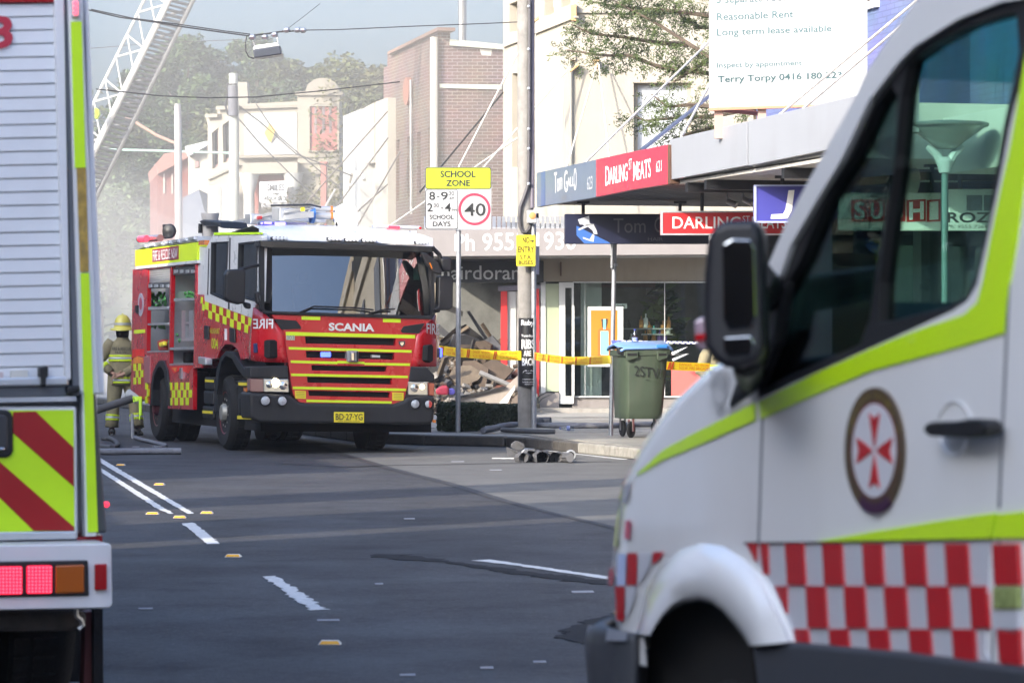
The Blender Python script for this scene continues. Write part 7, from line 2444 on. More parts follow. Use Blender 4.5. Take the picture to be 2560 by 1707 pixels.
for x, y in ((545, 985), (1252, 1000)):
    c = PQ.p(*zG(x, y)[0], -.26)
    ax = Vector((.12, -1, .06)).normalized()
    o = MB().lathe(c, ax, [(.045, -.14), (.056, -.04), (.068, -.03), (.068, .02), (.060, .028), (.046, .028), (.042, .0), (.042, -.08)], 20).build('coupling', mat('coupling_alloy', (.55, .55, .54), .4, metal=.7, var=.2, dirt=.2), hp, smooth=True, angle=30)
    MB().lathe(c + ax * .006, ax, [(.043, 0), (.043, .004)], 16).build('bore', VOID, o)
b = MB()
b.tube([gnd(*q_, .01) for q_ in zG(500, 1045, 470, 1072, 420, 1068, 370, 1052, 0, 1050)], .008, 6)
tag(b.build('cord', mat('cord_pale', (.5, .5, .5), .7)), 'thin pale cord trailing left from the hose heap', 'cord')

# --- barrier tape
TAPEY = mat('tape_yellow', (.68, .50, .015), .4, var=.05)
TAPEO = mat('tape_orange', (.50, .07, .01), .45)


def tape(a, b, h, label, words=True):
    P = vplane(a, b)
    n = 10
    t = thing('barrier_tape', label, 'barrier tape', (a + b) / 2, 'yellow fire brigade tape')
    L_ = (b - a).length
    rows = []
    for i in range(n + 1):
        f = i / n
        sag = Vector((0, 0, -.05 * L_ * .2 * math.sin(math.pi * f)))
        c = a.lerp(b, f) + sag
        tw = .012 * math.sin(f * 9)
        rows.append([c + Vector((0, tw, h / 2)), c + Vector((0, -tw, -h / 2))])
    MB().grid(rows).build('ribbon', TAPEY, t, smooth=True)

    def pt(f, g, off=.012):
        return a.lerp(b, f) + Vector((0, 0, -.05 * L_ * .2 * math.sin(math.pi * f))) + Vector((0, 0, h * g)) - P.w * off
    k = 0
    s = .04
    while s < L_ - .5:
        m_ = MB()
        for j in range(2):
            o_ = s + j * .05
            m_.quad(pt(o_ / L_, -.45), pt((o_ + .03) / L_, -.45), pt((o_ + .07) / L_, .45), pt((o_ + .04) / L_, .45))
        m_.build('stripe', TAPEO, t, solid=.002)
        for body, g0, g1 in (('DANGER   NO ENTRY', .08, .38), ('N.S.W. FIRE BRIGADES', -.38, -.02)):
            vs, fs = txt_mesh(body, .0, 1.0)
            x0_, x1_ = min(v.x for v in vs), max(v.x for v in vs)
            y0_, y1_ = min(v.y for v in vs), max(v.y for v in vs)
            mb = MB()
            mb.add([pt((s + .2 + .5 * (v.x - x0_) / (x1_ - x0_)) / L_, g0 + (g1 - g0) * (v.y - y0_) / (y1_ - y0_)) for v in vs], fs)
            mb.build('lettering', TAPEO, t)
        s += .78
    return t


A_ = at(1098, 875, 55.0)
B_ = at(1303, 889, 53.02)
C_ = at(1336, 890, 53.0)
D_ = at(1528, 899, 48.85)
tape(A_, B_, .145, 'yellow danger tape between the fire engine and the utility pole')
tape(C_, D_, .12, 'yellow danger tape between the utility pole and the leaning post')
tape(at(1540, 903, 49.4), at(1775, 918, 50.0), .12, 'yellow danger tape passing behind the green bin towards the ambulance')
pt_ = thing('police_tape', 'blue and white checked police tape tied to the leaning post above the bin', 'barrier tape', at(1650, 855, 49))
a, b = at(1534, 853, 48.85), at(1780, 858, 48.2)
Pp = vplane(a, b)
slab(Pp, [(1549, 850.5), (1780, 855), (1780, 860.5), (1549, 856)], .0, .004, 'ribbon', WHITEINK, pt_)
m_ = MB()
for k in range(33):
    x = 1550 + k * 7
    y = 850.5 + (x - 1549) * .0195
    m_.slab(Pp, [(x, y + (2.8 if k % 2 else 0)), (x + 5, y + .1 + (2.8 if k % 2 else 0)), (x + 5, y + 2.8 + (2.8 if k % 2 else 0)), (x, y + 2.7 + (2.8 if k % 2 else 0))], -.003, 0)
m_.build('check_print', mat('police_blue', (.04, .06, .30), .5), pt_)
slab(Pp, [(1528, 850), (1549, 851), (1548, 856), (1530, 862)], -.05, .0, 'knot', mat('police_blue', (.04, .06, .30)), pt_, bev=.01)

# --- rubble of the collapsed shop
rub = thing('rubble_heap', 'heap of broken brick, plaster and timber spilling from the wrecked shop', 'rubble', (-.9, 65.6, .15))
RC = [mat('rubble_%s' % n, c, .9, var=.3, vs=4, bump=.3) for n, c in (('sand', (.13, .10, .07)), ('brick', (.13, .05, .032)), ('plaster', (.22, .20, .175)), ('soot', (.025, .023, .022)), ('earth', (.085, .06, .042)), ('slate', (.06, .06, .066)))]
rnd = random.Random(21)


def chunk(c, s, m, name='brick', kind=None):
    b = MB()
    a1 = Vector((rnd.gauss(0, 1), rnd.gauss(0, 1), rnd.gauss(0, .4))).normalized()
    a2 = a1.orthogonal().normalized()
    a3 = a1.cross(a2)
    vs = [Vector(c) + a1 * s * sx * rnd.uniform(.8, 1.2) + a2 * s * .6 * sy * rnd.uniform(.7, 1.2) + a3 * s * .4 * sz_ * rnd.uniform(.7, 1.3) for sx, sy, sz_ in ((-1, -1, -1), (1, -1, -1), (1, 1, -1), (-1, 1, -1), (-1, -1, 1), (1, -1, 1), (1, 1, 1), (-1, 1, 1))]
    b.add(vs, [[3, 2, 1, 0], [4, 5, 6, 7], [0, 1, 5, 4], [1, 2, 6, 5], [2, 3, 7, 6], [3, 0, 4, 7]])
    return b


def heap_z(x, y):
    return .2 + max(0, (y - 63.4)) * .36 + max(0, -(x + .4)) * .12


for k in range(150):
    x, y = rnd.uniform(-2.0, .15), rnd.uniform(63.4, 66.9)
    z = heap_z(x, y) * rnd.uniform(.6, 1.05)
    chunk((x, y, z), rnd.uniform(.05, .16), rnd.choice(RC)).build('brick', rnd.choice(RC), rub)
for mi in range(3):
    db = MB()
    for k in range(900):
        x, y = rnd.uniform(-2.2, .3), rnd.uniform(63.0, 67.5)
        db_ = chunk((x, y, heap_z(x, y) * rnd.uniform(.5, .95)), rnd.uniform(.02, .08), None)
        db.add(db_.v, db_.f)
    db.build('debris', RC[(0, 4, 2)[mi]], rub, kind='stuff')
HR = FR(65.6)
for q, d, m in ((zR(480, 0, 930, 60, 900, 260, 700, 170, 620, 100), 1.2, RC[5]), (zR(180, -150, 420, 60, 380, 120, 160, -60), 1.6, RC[5]), (zR(600, 60, 860, 40, 880, 160, 620, 140), .9, RC[3]), (zR(450, 250, 640, 400, 600, 460, 440, 330), .5, RC[5]), (zR(700, 420, 770, 400, 785, 668, 740, 674), -.4, RC[2]),
                  (zR(640, 480, 720, 470, 740, 590, 640, 560), -.2, RC[2]), (zR(450, 600, 600, 540, 610, 560, 455, 640), -.5, RC[0]), (zR(200, 60, 400, -120, 430, -100, 230, 110), .9, RC[4]), (zR(520, -300, 560, -310, 800, 60, 760, 80), 1.5, RC[5]), (zR(250, -420, 480, -300, 470, -240, 230, -330), 2.0, RC[3])):
    slab(HR, q, d, d + .08, 'broken_panel', m, rub)
for k in range(8):
    x, y = rnd.uniform(-1.9, .1), rnd.uniform(64.2, 67.0)
    z = heap_z(x, y)
    L_ = rnd.uniform(.5, 1.3)
    dd = Vector((rnd.gauss(0, 1), rnd.gauss(0, .3), rnd.gauss(.1, .6))).normalized()
    s_ = dd.orthogonal().normalized()
    MB().box(Vector((x, y, z + .12)), dd * L_, s_ * rnd.uniform(.05, .12), dd.cross(s_) * .05).build('timber', rnd.choice((TIMBER, RC[3], RC[4], RC[0])), rub)
for k in range(9):
    x, y = rnd.uniform(-1.8, .0), rnd.uniform(64.6, 67.2)
    z = heap_z(x, y)
    a1 = Vector((rnd.gauss(0, 1), rnd.gauss(0, .4), rnd.gauss(0, .5))).normalized()
    a2 = a1.cross(Vector((0, -1, rnd.gauss(.3, .3)))).normalized()
    c = Vector((x, y, z + .1))
    pts = [c + a1 * .4 * math.cos(g) * rnd.uniform(.6, 1.1) + a2 * .3 * math.sin(g) * rnd.uniform(.6, 1.1) for g in (0, 1.1, 2.0, 3.2, 4.1, 5.2)]
    MB().prism(pts, a1.cross(a2) * .06).build('broken_panel', rnd.choice((RC[5], RC[4], RC[3], RC[0])), rub)
fb = thing('fallen_board', 'long taupe fascia board fallen across the front of the rubble', 'board', (-.3, 63.2, .2))
HR2 = FR(63.0)
TAUPE = mat('board_taupe', (.33, .28, .235), .7, var=.1, dirt=.2)
slab(HR2, zR(380, 765, 700, 690, 1000, 620, 1195, 440, 1195, 640, 1090, 690, 920, 818, 640, 822, 380, 818), 0, .05, 'panel', TAUPE, fb)
slab(HR2, zR(380, 745, 640, 690, 1000, 612, 1000, 632, 660, 716, 390, 772), -.08, .02, 'edge', RC[3], fb)
slab(HR2, zR(920, 820, 1010, 725, 1115, 600, 1110, 660, 1060, 740, 1025, 820), -.1, -.04, 'white_flap', mat('flap_white', (.78, .77, .74), .6), fb)
slab(HR2, zR(1060, 820, 1110, 740, 1190, 680, 1190, 822), -.06, -.02, 'brown_flap', mat('flap_brown', (.17, .13, .10), .8), fb)
bg_ = slab(HR2, zR(140, 660, 190, 612, 280, 604, 300, 640, 302, 722, 150, 718), -.3, -.05, 'litter_bag', mat('bag_crimson', (.60, .05, .08), .5, var=.2, vs=9), None, bev=.04)
tag(bg_, 'crimson plastic bag lying in the rubble beside the fire engine bumper', 'bag')
bg_ = slab(HR2, zR(302, 640, 350, 640, 380, 660, 375, 718, 305, 722), -.25, -.05, 'litter_bag', mat('bag_violet', (.12, .10, .42), .5, var=.2, vs=9), None, bev=.03)
tag(bg_, 'violet blue plastic bag lying in the rubble beside the crimson one', 'bag')
wr = MB()
wr.tube([at(x, y, 63.5) for x, y in zG(720, 110, 760, 60, 860, 5, 1000, 12, 900, 50, 800, 100, 740, 170)], .012, 5)
tag(wr.build('loose_wire', BLACKP), 'loop of loose black wire on the ground by the salon door', 'wire')

# --- firefighters
SKIN = mat('skin', (.45, .26, .18), .55)
COAT = mat('turnout_tan', (.25, .215, .125), .9, var=.18, vs=5, bump=.35, bs=16, dirt=.2)
PANT = mat('turnout_trousers', (.27, .235, .135), .9, var=.18, vs=5, bump=.35, bs=16, dirt=.2)
BOOT = mat('boot_black', (.02, .018, .018), .5)
HELM = mat('helmet_yellow', (.62, .55, .08), .35, coat=.3, var=.08, dirt=.1)


def skinmesh(name, V, E, rad, m, root, sub=2, root_v=0):
    me = bpy.data.meshes.new(name)
    me.from_pydata(V, E, [])
    o = bpy.data.objects.new(name, me)
    COL.objects.link(o)
    md = o.modifiers.new('skin', 'SKIN')
    md.use_smooth_shade = True
    for i, r_ in enumerate(rad):
        me.skin_vertices[0].data[i].radius = r_ if isinstance(r_, tuple) else (r_, r_)
    me.skin_vertices[0].data[root_v].use_root = True
    s2 = o.modifiers.new('smooth', 'SUBSURF')
    s2.levels = s2.render_levels = sub
    me.materials.append(m)
    o.parent = root
    ORI[o.name] = ORI[root.name]
    return o


def firefighter(loc, label, s=1.0):
    t = thing('person', label, 'person', loc)
    k = s
    V3 = lambda *a: Vector(a) * k
    # local frame: x right, y away from the camera (he looks that way), z up
    J = dict(pel=(0, 0, .96), chest=(0, .0, 1.30), neck=(0, .01, 1.52), head=(0, .03, 1.66), top=(0, .03, 1.78), shl=(-.20, 0, 1.45), ell=(-.36, -.02, 1.17), wrl=(-.14, -.15, .99), shr=(.20, 0, 1.45), elr=(.35, -.02, 1.17), wrr=(.02, -.17, .97),
             hil=(-.10, 0, .92), knl=(-.15, .03, .50), anl=(-.17, 0, .10), tol=(-.18, .16, .04), hir=(.10, 0, .92), knr=(.20, .03, .50), anr=(.25, -.08, .10), tor=(.28, .08, .04))
    nm = list(J)
    V = [V3(*J[n]) for n in nm]
    E = [(nm.index(a), nm.index(b)) for a, b in (('pel', 'chest'), ('chest', 'neck'), ('neck', 'head'), ('head', 'top'), ('chest', 'shl'), ('shl', 'ell'), ('ell', 'wrl'), ('chest', 'shr'), ('shr', 'elr'), ('elr', 'wrr'), ('pel', 'hil'), ('hil', 'knl'), ('knl', 'anl'), ('anl', 'tol'), ('pel', 'hir'), ('hir', 'knr'), ('knr', 'anr'), ('anr', 'tor'))]
    rad = dict(pel=(.14, .10), chest=(.15, .10), neck=.06, head=(.085, .10), top=(.06, .075), shl=.06, ell=.045, wrl=.032, shr=.06, elr=.045, wrr=.032, hil=.08, knl=.06, anl=.045, tol=.035, hir=.08, knr=.06, anr=.045, tor=.035)
    # five fingers per hand rooted in the palm
    for side, wx, dx in (('l', 'wrl', 1), ('r', 'wrr', -1)):
        w_ = Vector(J[wx])
        base = w_ + Vector((dx * .07, -.01, -.03))
        V.append(base * k)
        pi = len(V) - 1
        E.append((nm.index(wx), pi))
        nm.append('palm' + side)
        rad['palm' + side] = (.035, .022)
        for f in range(5):
            spread = (f - 2) * .018
            L_ = (.05, .075, .082, .075, .06)[f]
            a = base + Vector((dx * .03, -.015, spread if f else .035))
            b = a + Vector((dx * L_ * .6, -.01, -.012 if f else .03))
            c = b + Vector((dx * L_ * .35, .012, -.02 if f else .0))
            for q in (a, b, c):
                V.append(q * k)
                nm.append('f%s%d%d' % (side, f, len(V)))
                rad[nm[-1]] = .0085
                E.append((pi if q is a else len(V) - 2, len(V) - 1))
    body = skinmesh('body', V, E, [tuple(x * k for x in r_) if isinstance(r_, tuple) else r_ * k for r_ in (rad[n] for n in nm)], SKIN, t, 2, 0)

    def loft(name, secs, m, par=t, cap=True):
        """secs: centre, half width, half depth, axis"""
        rows = []
        for c, rx, ry, ax in secs:
            ax = Vector(ax).normalized()
            a = Vector((1, 0, 0))
            a = (a - ax * a.dot(ax)).normalized()
            b = ax.cross(a)
            rows.append([Vector(loc) + V3(*c) + a * rx * k * math.cos(2 * math.pi * i / 20) + b * ry * k * math.sin(2 * math.pi * i / 20) for i in range(21)])
        g = MB().grid(rows)
        return g.build(name, m, par, smooth=True, solid=.008)
    Zx = (0, 0, 1)
    jk = loft('jacket', [((0, 0, .80), .225, .165, Zx), ((0, 0, .95), .22, .16, Zx), ((0, 0, 1.10), .20, .145, Zx), ((0, 0, 1.28), .215, .15, Zx), ((0, 0, 1.40), .215, .14, Zx), ((0, .0, 1.48), .17, .115, Zx), ((0, .01, 1.53), .10, .09, Zx), ((0, .01, 1.58), .085, .085, Zx)], COAT)
    for sd in (-1, 1):
        sh, el, wr_ = (J['shl'], J['ell'], J['wrl']) if sd < 0 else (J['shr'], J['elr'], J['wrr'])
        sh, el, wr_ = Vector(sh), Vector(el), Vector(wr_)
        d1, d2 = el - sh, wr_ - el
        dm = (d1.normalized() + d2.normalized())
        loft('sleeve', [(sh - d1 * .25 + Vector((0, 0, -.01)), .085, .085, d1), (sh + d1 * .1, .098, .10, d1), (sh + d1 * .6, .082, .085, d1), (el, .078, .08, dm), (el + d2 * .5, .068, .07, d2), (el + d2 * .92, .058, .06, d2)], COAT)
        loft('reflective_band', [(el + d2 * .32, .078, .080, d2), (el + d2 * .36, .079, .081, d2), (el + d2 * .52, .074, .076, d2)], FLUO)
        hi, kn, an = (J['hil'], J['knl'], J['anl']) if sd < 0 else (J['hir'], J['knr'], J['anr'])
        hi, kn, an = Vector(hi), Vector(kn), Vector(an)
        e1_, e2_ = kn - hi, an - kn
        loft('trouser_leg', [(hi + Vector((0, 0, .06)), .13, .14, e1_), (hi + e1_ * .3, .125, .13, e1_), (kn, .10, .105, e1_ + e2_), (kn + e2_ * .6, .10, .105, e2_), (an + Vector((0, 0, .03)), .105, .11, e2_)], PANT)
        for q, m in ((.42, FLUO), (.50, SILVERFILM), (.58, FLUO)):
            loft('reflective_band', [(kn + e2_ * q, .108, .112, e2_), (kn + e2_ * (q + .08), .109, .113, e2_)], m)
        to = Vector(J['tol'] if sd < 0 else J['tor'])
        bt = MB()
        rows = []
        for f, rx, h in ((-.55, .03, .06), (-.4, .05, .10), (0, .056, .12), (.5, .055, .075), (.9, .05, .06), (1.15, .03, .045)):
            c = an.lerp(to, f)
            rows.append([Vector(loc) + Vector((c.x + rx * math.cos(a_), c.y, max(.0, h * .5 + h * .55 * math.sin(a_)))) * k for a_ in [2 * math.pi * i / 12 for i in range(13)]])
        bt.grid(rows).build('boot', BOOT, t, smooth=True, solid=.01)
    for z, m in ((1.25, FLUO), (1.215, SILVERFILM), (1.18, FLUO), (.90, FLUO), (.865, SILVERFILM), (.83, FLUO)):
        loft('reflective_band', [((0, 0, z), .222 if z < 1 else .218, .165 if z < 1 else .156, Zx), ((0, 0, z + .035), .222 if z < 1 else .219, .163 if z < 1 else .156, Zx)], m)
    Pb = Plane(Vector(loc) + V3(0, -.155, 1.36), (1, 0, 0), (0, 1, 0))
    for body_, z0, z1_ in (('FIRE & RESCUE', 1.36, 1.41), ('N.S.W.', 1.31, 1.345)):
        vs, fs = txt_mesh(body_, .01, 1.0)
        a0, a1 = min(v.x for v in vs), max(v.x for v in vs)
        b0, b1 = min(v.y for v in vs), max(v.y for v in vs)
        hw = .15 if 'FIRE' in body_ else .10
        mb = MB()
        for_ = []
        for v in vs:
            x = -hw + 2 * hw * (v.x - a0) / (a1 - a0)
            for_.append(Vector(loc) + V3(x, -.153 * math.sqrt(max(0, 1 - (x / .224) ** 2)) - .004, z0 + (z1_ - z0) * (v.y - b0) / (b1 - b0)))
        mb.add(for_, fs)
        mb.build('lettering', mat('coat_print', (.05, .05, .04), .7), t)
    # face, seen only from the far side
    fc = MB()
    for ex_ in (-.032, .032):
        fc.lathe(Vector(loc) + V3(ex_, .118, 1.675), (0, 1, 0), [(.012 * k, 0), (.010 * k, .006 * k)], 8)
    fc.build('eyes', INK, t)
    ns = MB()
    ns.add([Vector(loc) + V3(*c) for c in ((-.016, .115, 1.635), (.016, .115, 1.635), (0, .155, 1.64), (0, .118, 1.69))], [[0, 1, 2], [1, 3, 2], [3, 0, 2], [0, 3, 1]])
    ns.build('nose', SKIN, t)
    hr = MB()
    hc = Vector(loc) + V3(0, .02, 1.66)
    hr.grid([[hc + Vector((.1 * math.cos(a_) * r_, .115 * math.sin(a_) * r_ - .008, z)) * k for a_ in [math.pi + math.pi * i / 12 for i in range(13)]] for z, r_ in ((-.09, .92), (-.03, 1.0), (.05, 1.0))])
    hr.build('hair', mat('hair_dark', (.03, .02, .015), .7), t, smooth=True, solid=.01)
    hm = MB()
    rows = []
    for z, rx, ry, oy in ((1.70, .20, .235, .0), (1.715, .15, .17, .01), (1.735, .135, .155, .02), (1.80, .128, .148, .02), (1.87, .105, .125, .02), (1.915, .065, .08, .02), (1.93, .02, .02, .02)):
        rows.append([Vector(loc) + V3(rx * math.cos(a_), oy + ry * math.sin(a_), z - (.03 if z < 1.71 and math.sin(a_) < 0 else 0) * -math.sin(a_)) for a_ in [2 * math.pi * i / 24 for i in range(25)]])
    ho = hm.grid(rows).build('helmet', HELM, t, smooth=True, solid=.008)
    rg = MB()
    rg.grid([[Vector(loc) + V3(.142 * math.cos(a_), .02 + .162 * math.sin(a_), z) for a_ in [2 * math.pi * i / 24 for i in range(25)]] for z in (1.76, 1.80)])
    rg.build('helmet_band', mat('helmet_silver', (.5, .5, .48), .4), ho, smooth=True)
    cr = MB()
    cr.prism([Vector(loc) + V3(-.012, y, z) for y, z in ((-.12, 1.80), (-.08, 1.90), (.02, 1.95), (.12, 1.90), (.16, 1.80))], V3(.024, 0, 0))
    cr.build('helmet_crest', HELM, ho)
    return t


ff = firefighter(gnd(306, 1088), 'firefighter with yellow helmet seen from behind, hands clasped behind the back', 1.0)
clone(ff, Vector((at(1786, 900, 58.0).x, 58.0, -.18)), rotz=R(40), label='firefighter almost hidden behind the mirror of the ambulance, only a sliver showing')

# --- aerial ladder
AL = thing('aerial_ladder', 'long white lattice aerial ladder rising at the upper left through the smoke', 'ladder', at(-210, 1018, 75))
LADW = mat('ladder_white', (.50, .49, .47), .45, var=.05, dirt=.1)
LADG = mat('ladder_shade', (.22, .22, .225), .5, var=.1)  # darker copy of the ladder white, shaded side put into the colour
A0, A1 = at(395 * .3571 + 220, 0, 75), at(55 * .3571 + 220, 690 * .3571, 75)
Bq0, Bq1 = at(220 + 510 * .3571, 0, 74.6), at(220 + 55 * .3571, 900 * .3571, 74.6)
dirA = (A0 - A1).normalized()
offB = None
cross = Vector((.40, -.15, 0))
Ab = A1 - dirA * 7.2
At = A0 + dirA * 9
LN = (At - Ab).length
depthv = Vector((.40, .35, -.05))


def lat(f, u, v):
    return Ab.lerp(At, f) + cross * u * 1.0 + depthv * v + Vector((0, 0, -.55)) * u * 0.6


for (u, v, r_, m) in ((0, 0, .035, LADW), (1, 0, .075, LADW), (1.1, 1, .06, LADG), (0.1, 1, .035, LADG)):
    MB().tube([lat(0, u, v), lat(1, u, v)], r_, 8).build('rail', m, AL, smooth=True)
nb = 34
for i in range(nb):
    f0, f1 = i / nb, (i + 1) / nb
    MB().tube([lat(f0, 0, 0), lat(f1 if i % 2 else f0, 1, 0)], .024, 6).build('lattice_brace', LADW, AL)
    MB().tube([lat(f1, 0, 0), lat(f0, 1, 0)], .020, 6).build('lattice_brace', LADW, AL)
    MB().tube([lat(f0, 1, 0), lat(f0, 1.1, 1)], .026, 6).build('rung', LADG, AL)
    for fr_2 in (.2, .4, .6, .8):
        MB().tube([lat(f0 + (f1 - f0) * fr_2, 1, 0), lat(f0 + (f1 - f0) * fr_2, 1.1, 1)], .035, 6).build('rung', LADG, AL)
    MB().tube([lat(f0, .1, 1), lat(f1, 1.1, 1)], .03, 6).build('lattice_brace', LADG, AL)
slab(FR(74.3), zL(48, 755, 72, 765, 76, 800, 60, 830, 48, 830), 0, .3, 'marker_panel', FLUO, AL)
MB().lathe(Ab - Vector((0, 0, Ab.z)), (0, 0, 1), [(1.2, 0), (1.2, 1.0), (.9, 1.2), (.9, max(1.3, Ab.z))], 20).build('turntable', RED, AL)

# --- distant poles, wires and the hanging street light
P80 = FR(82)
fpole = thing('utility_pole', 'distant pale timber pole standing in front of the far bank', 'pole', P80.p(585, 1010))
MB().tube([P80.p(585, 1010), P80.p(585, 290), P80.p(583, 184)], [.13, .125, .105], 14).build('shaft', mat('pole_pale_green', (.40, .42, .39), .8, var=.1), fpole, smooth=True)
MB().tube([P80.p(583, 290, -.13), P80.p(582, 215, -.13)], .12, 10).build('dark_sleeve', mat('sleeve_slate', (.11, .11, .13), .7), fpole, smooth=True)
MB().tube([P80.p(x, y, -.1) for x, y in zE(830, 240, 740, 240, 740, 330, 720, 450, 745, 540)], .025, 6).build('cable_loop', BLACKP, fpole, smooth=True)
P95 = FR(95)
fp2 = thing('utility_pole', 'thin grey pole with an angled arm, farther left in the smoke', 'pole', P95.p(446, 990))
MB().tube([P95.p(449, 990), P95.p(445, 300), P95.p(444, 260)], [.11, .105, .09], 12).build('shaft', mat('pole_grey', (.34, .32, .31), .8, var=.1), fp2, smooth=True)
MB().tube([P95.p(442, 360), P95.p(390, 338), P95.p(332, 302), P95.p(312, 297)], .045, 8).build('lamp_arm', mat('arm_rust', (.40, .24, .18), .7), fp2, smooth=True)
WIRE = mat('wire_dark', (.04, .04, .042), .6)


def wire(pts, Y, r, label, m=WIRE, Y1=None):
    out = []
    n = len(pts)
    P = [at(x, y, Y + ((Y1 - Y) * i / (n - 1) if Y1 else 0)) for i, (x, y) in enumerate(pts)]
    return tag(MB().tube(P, r, 6).build('overhead_wire', m, smooth=True), label, 'wire', 'overhead wires')


wire([(120, 10), (228, 27), (300, 44), (380, 55), (460, 68), (560, 82), (620, 90)], 60, .013, 'thick overhead wire from the left to the hanging street light')
wire([(228, 24), (330, 46), (450, 62), (560, 78), (625, 86)], 60.2, .01, 'thin strand twisted beside the thick overhead wire')
wire([(620, 90), (660, 86), (700, 80), (735, 78), (762, 76)], 60, .015, 'fittings laden span holding the hanging street light')
wire([(762, 76), (840, 75), (1040, 66), (1200, 60), (1310, 55)], 60, .009, 'thin span wire from the street light to the cream building')
wire([(690, 84), (720, 72), (757, 44), (800, 10)], 60, .005, 'very fine strand rising right from the street light')
wire([(240, 223), (400, 240), (520, 245), (640, 243), (800, 228), (1000, 205)], 70, .013, 'dark wire sagging across the middle of the bank')
wire([(222, 122), (400, 108), (640, 98)], 90, .01, 'faint thin wire crossing the ladder')
wire([(270, 374), (420, 378), (600, 384)], 98, .035, 'pale green cable low over the smoke', mat('cable_pale_green', (.35, .50, .42), .7))
wire([(590, 260), (650, 305), (740, 385), (880, 440)], 82, .018, 'stay wire running down right from the pale pole')
wire([(592, 292), (650, 360), (740, 450), (800, 500)], 82, .018, 'lower stay wire running down right from the pale pole')
wire([(640, 260), (690, 335), (760, 395), (850, 470)], 90, .018, 'stay wire crossing the white bank panel')
for i, (x0, y0, x1, y1) in enumerate(((968, 280, 720, 560), (970, 345, 780, 600), (1000, 380, 850, 640), (968, 462, 860, 560))):
    rod(at(x0, y0, 80), at(x1, y1, 74), ('thin shadowy stay rod against the white parapet, top one', 'thin shadowy stay rod against the white parapet, second down', 'thin stay rod in front of the brick windows', 'short stay rod low on the white building')[i], mat('stay_shadow', (.20, .17, .15), .7), .02)
rod(at(838, 475, 78), at(812, 520, 77), 'short white rod above the fire engine roof lamps', OFFWHITE, .03)
rod(at(858, 520, 78), at(760, 590, 77), 'pale rod sloping behind the fire engine ladder', CREAM2, .05)
hl_ = thing('street_light', 'box shaped street light hanging from the wires, dark underneath', 'street light', at(668, 125, 60))
P60 = FR(60)
q = zL(1155, 352, 1345, 322, 1356, 382, 1162, 408)
slab(P60, q, -.1, .32, 'lamp_box', mat('lamp_charcoal', (.035, .04, .055), .4, coat=.3), hl_, bev=.02)
slab(P60, zL(1158, 330, 1180, 318, 1325, 298, 1345, 322, 1156, 352), -.08, .30, 'lamp_top', mat('lamp_top_grey', (.52, .53, .52), .4, metal=.3), hl_, bev=.01)
MB().tube(P60.pts(zL(1172, 335, 1150, 268)), .012, 6).build('hanger', STEEL, hl_)
MB().tube(P60.pts(zL(1330, 305, 1325, 245)), .012, 6).build('hanger', STEEL, hl_)
MB().tube(P60.pts(zL(1110, 255, 1102, 300, 1104, 360, 1125, 400, 1165, 412)), .012, 6).build('lead', WIRE, hl_)
for x, y in ((1150, 262), (1238, 262), (1305, 245), (1390, 212), (1465, 212), (1505, 214)):
    MB().lathe(P60.p(*zL(x, y)[0]), (1, 0, .1), [(.02, -.06), (.05, -.03), (.05, .03), (.02, .06)], 8).build('insulator', STEEL, hl_)

# --- feathery tree in front of the cream wall
jt = thing('tree', 'feathery green street tree reaching left in front of the cream wall beside the lease board', 'tree', at(1900, 1030, 55))
Y0 = 55.0
PT = FR(Y0)
brn = [zA(2500, 900, 2000, 540, 1750, 380, 1500, 220, 1250, 90, 1050, -20), zA(2500, 800, 2000, 690, 1500, 620, 1250, 520, 1000, 520, 800, 490, 660, 470), zA(2500, 300, 2000, 150, 1600, 100, 1100, 60, 900, 20), zA(2450, 1000, 2000, 1090, 1700, 1100, 1400, 1130, 1260, 1080), zA(1800, 420, 1500, 400, 1200, 350, 900, 320, 700, 230),
       zA(2100, 1000, 1800, 980, 1600, 1000, 1450, 880), zA(2000, 560, 1850, 640, 1700, 740, 1640, 780), zA(2300, -100, 1900, -40, 1500, -60, 1200, -160), zA(2200, 250, 1900, 260, 1750, 180, 1650, 60), zA(2100, 1180, 1900, 1220, 1700, 1280, 1590, 1330)]
tk = MB()
tk.tube([at(1915, 1030, 55), at(1905, 700, 55.1), at(1900, 420, 55), at(1900, 100, 55.2), at(1890, -250, 55)], [.17, .14, .12, .09, .05], 12)
tk.build('trunk', BARK, jt, smooth=True)
rnd = random.Random(31)
br2 = MB()
fol = [MB(), MB()]
JAC1 = leafmat('feather_leaves', (.04, .065, .02), (.10, .135, .045))
JAC2 = leafmat('feather_leaves_dark', (.022, .034, .014), (.06, .075, .034))


def frond(b, p, d, L_):
    d = d.normalized()
    b.add([p - Vector((0, 0, .004)), p + Vector((0, 0, .004)), p + d * L_ + Vector((0, 0, -.10 * L_))], [[0, 1, 2]])
    for i in range(23):
        f = rnd.uniform(.1, 1)
        c = p + d * L_ * f + Vector((rnd.gauss(0, .035), rnd.gauss(0, .035), -.10 * L_ * f * f + rnd.gauss(0, .035)))
        u = (d * .5 + Vector((rnd.gauss(0, .6), rnd.gauss(0, .6), rnd.gauss(-.1, .6)))).normalized()
        v = u.cross(Vector((rnd.gauss(0, .5), -1, rnd.gauss(0, .5)))).normalized()
        ll, wv = rnd.uniform(.025, .05), rnd.uniform(.005, .010)
        b.add([c - u * ll, c + v * wv, c + u * ll, c - v * wv], [[0, 1, 2, 3]])


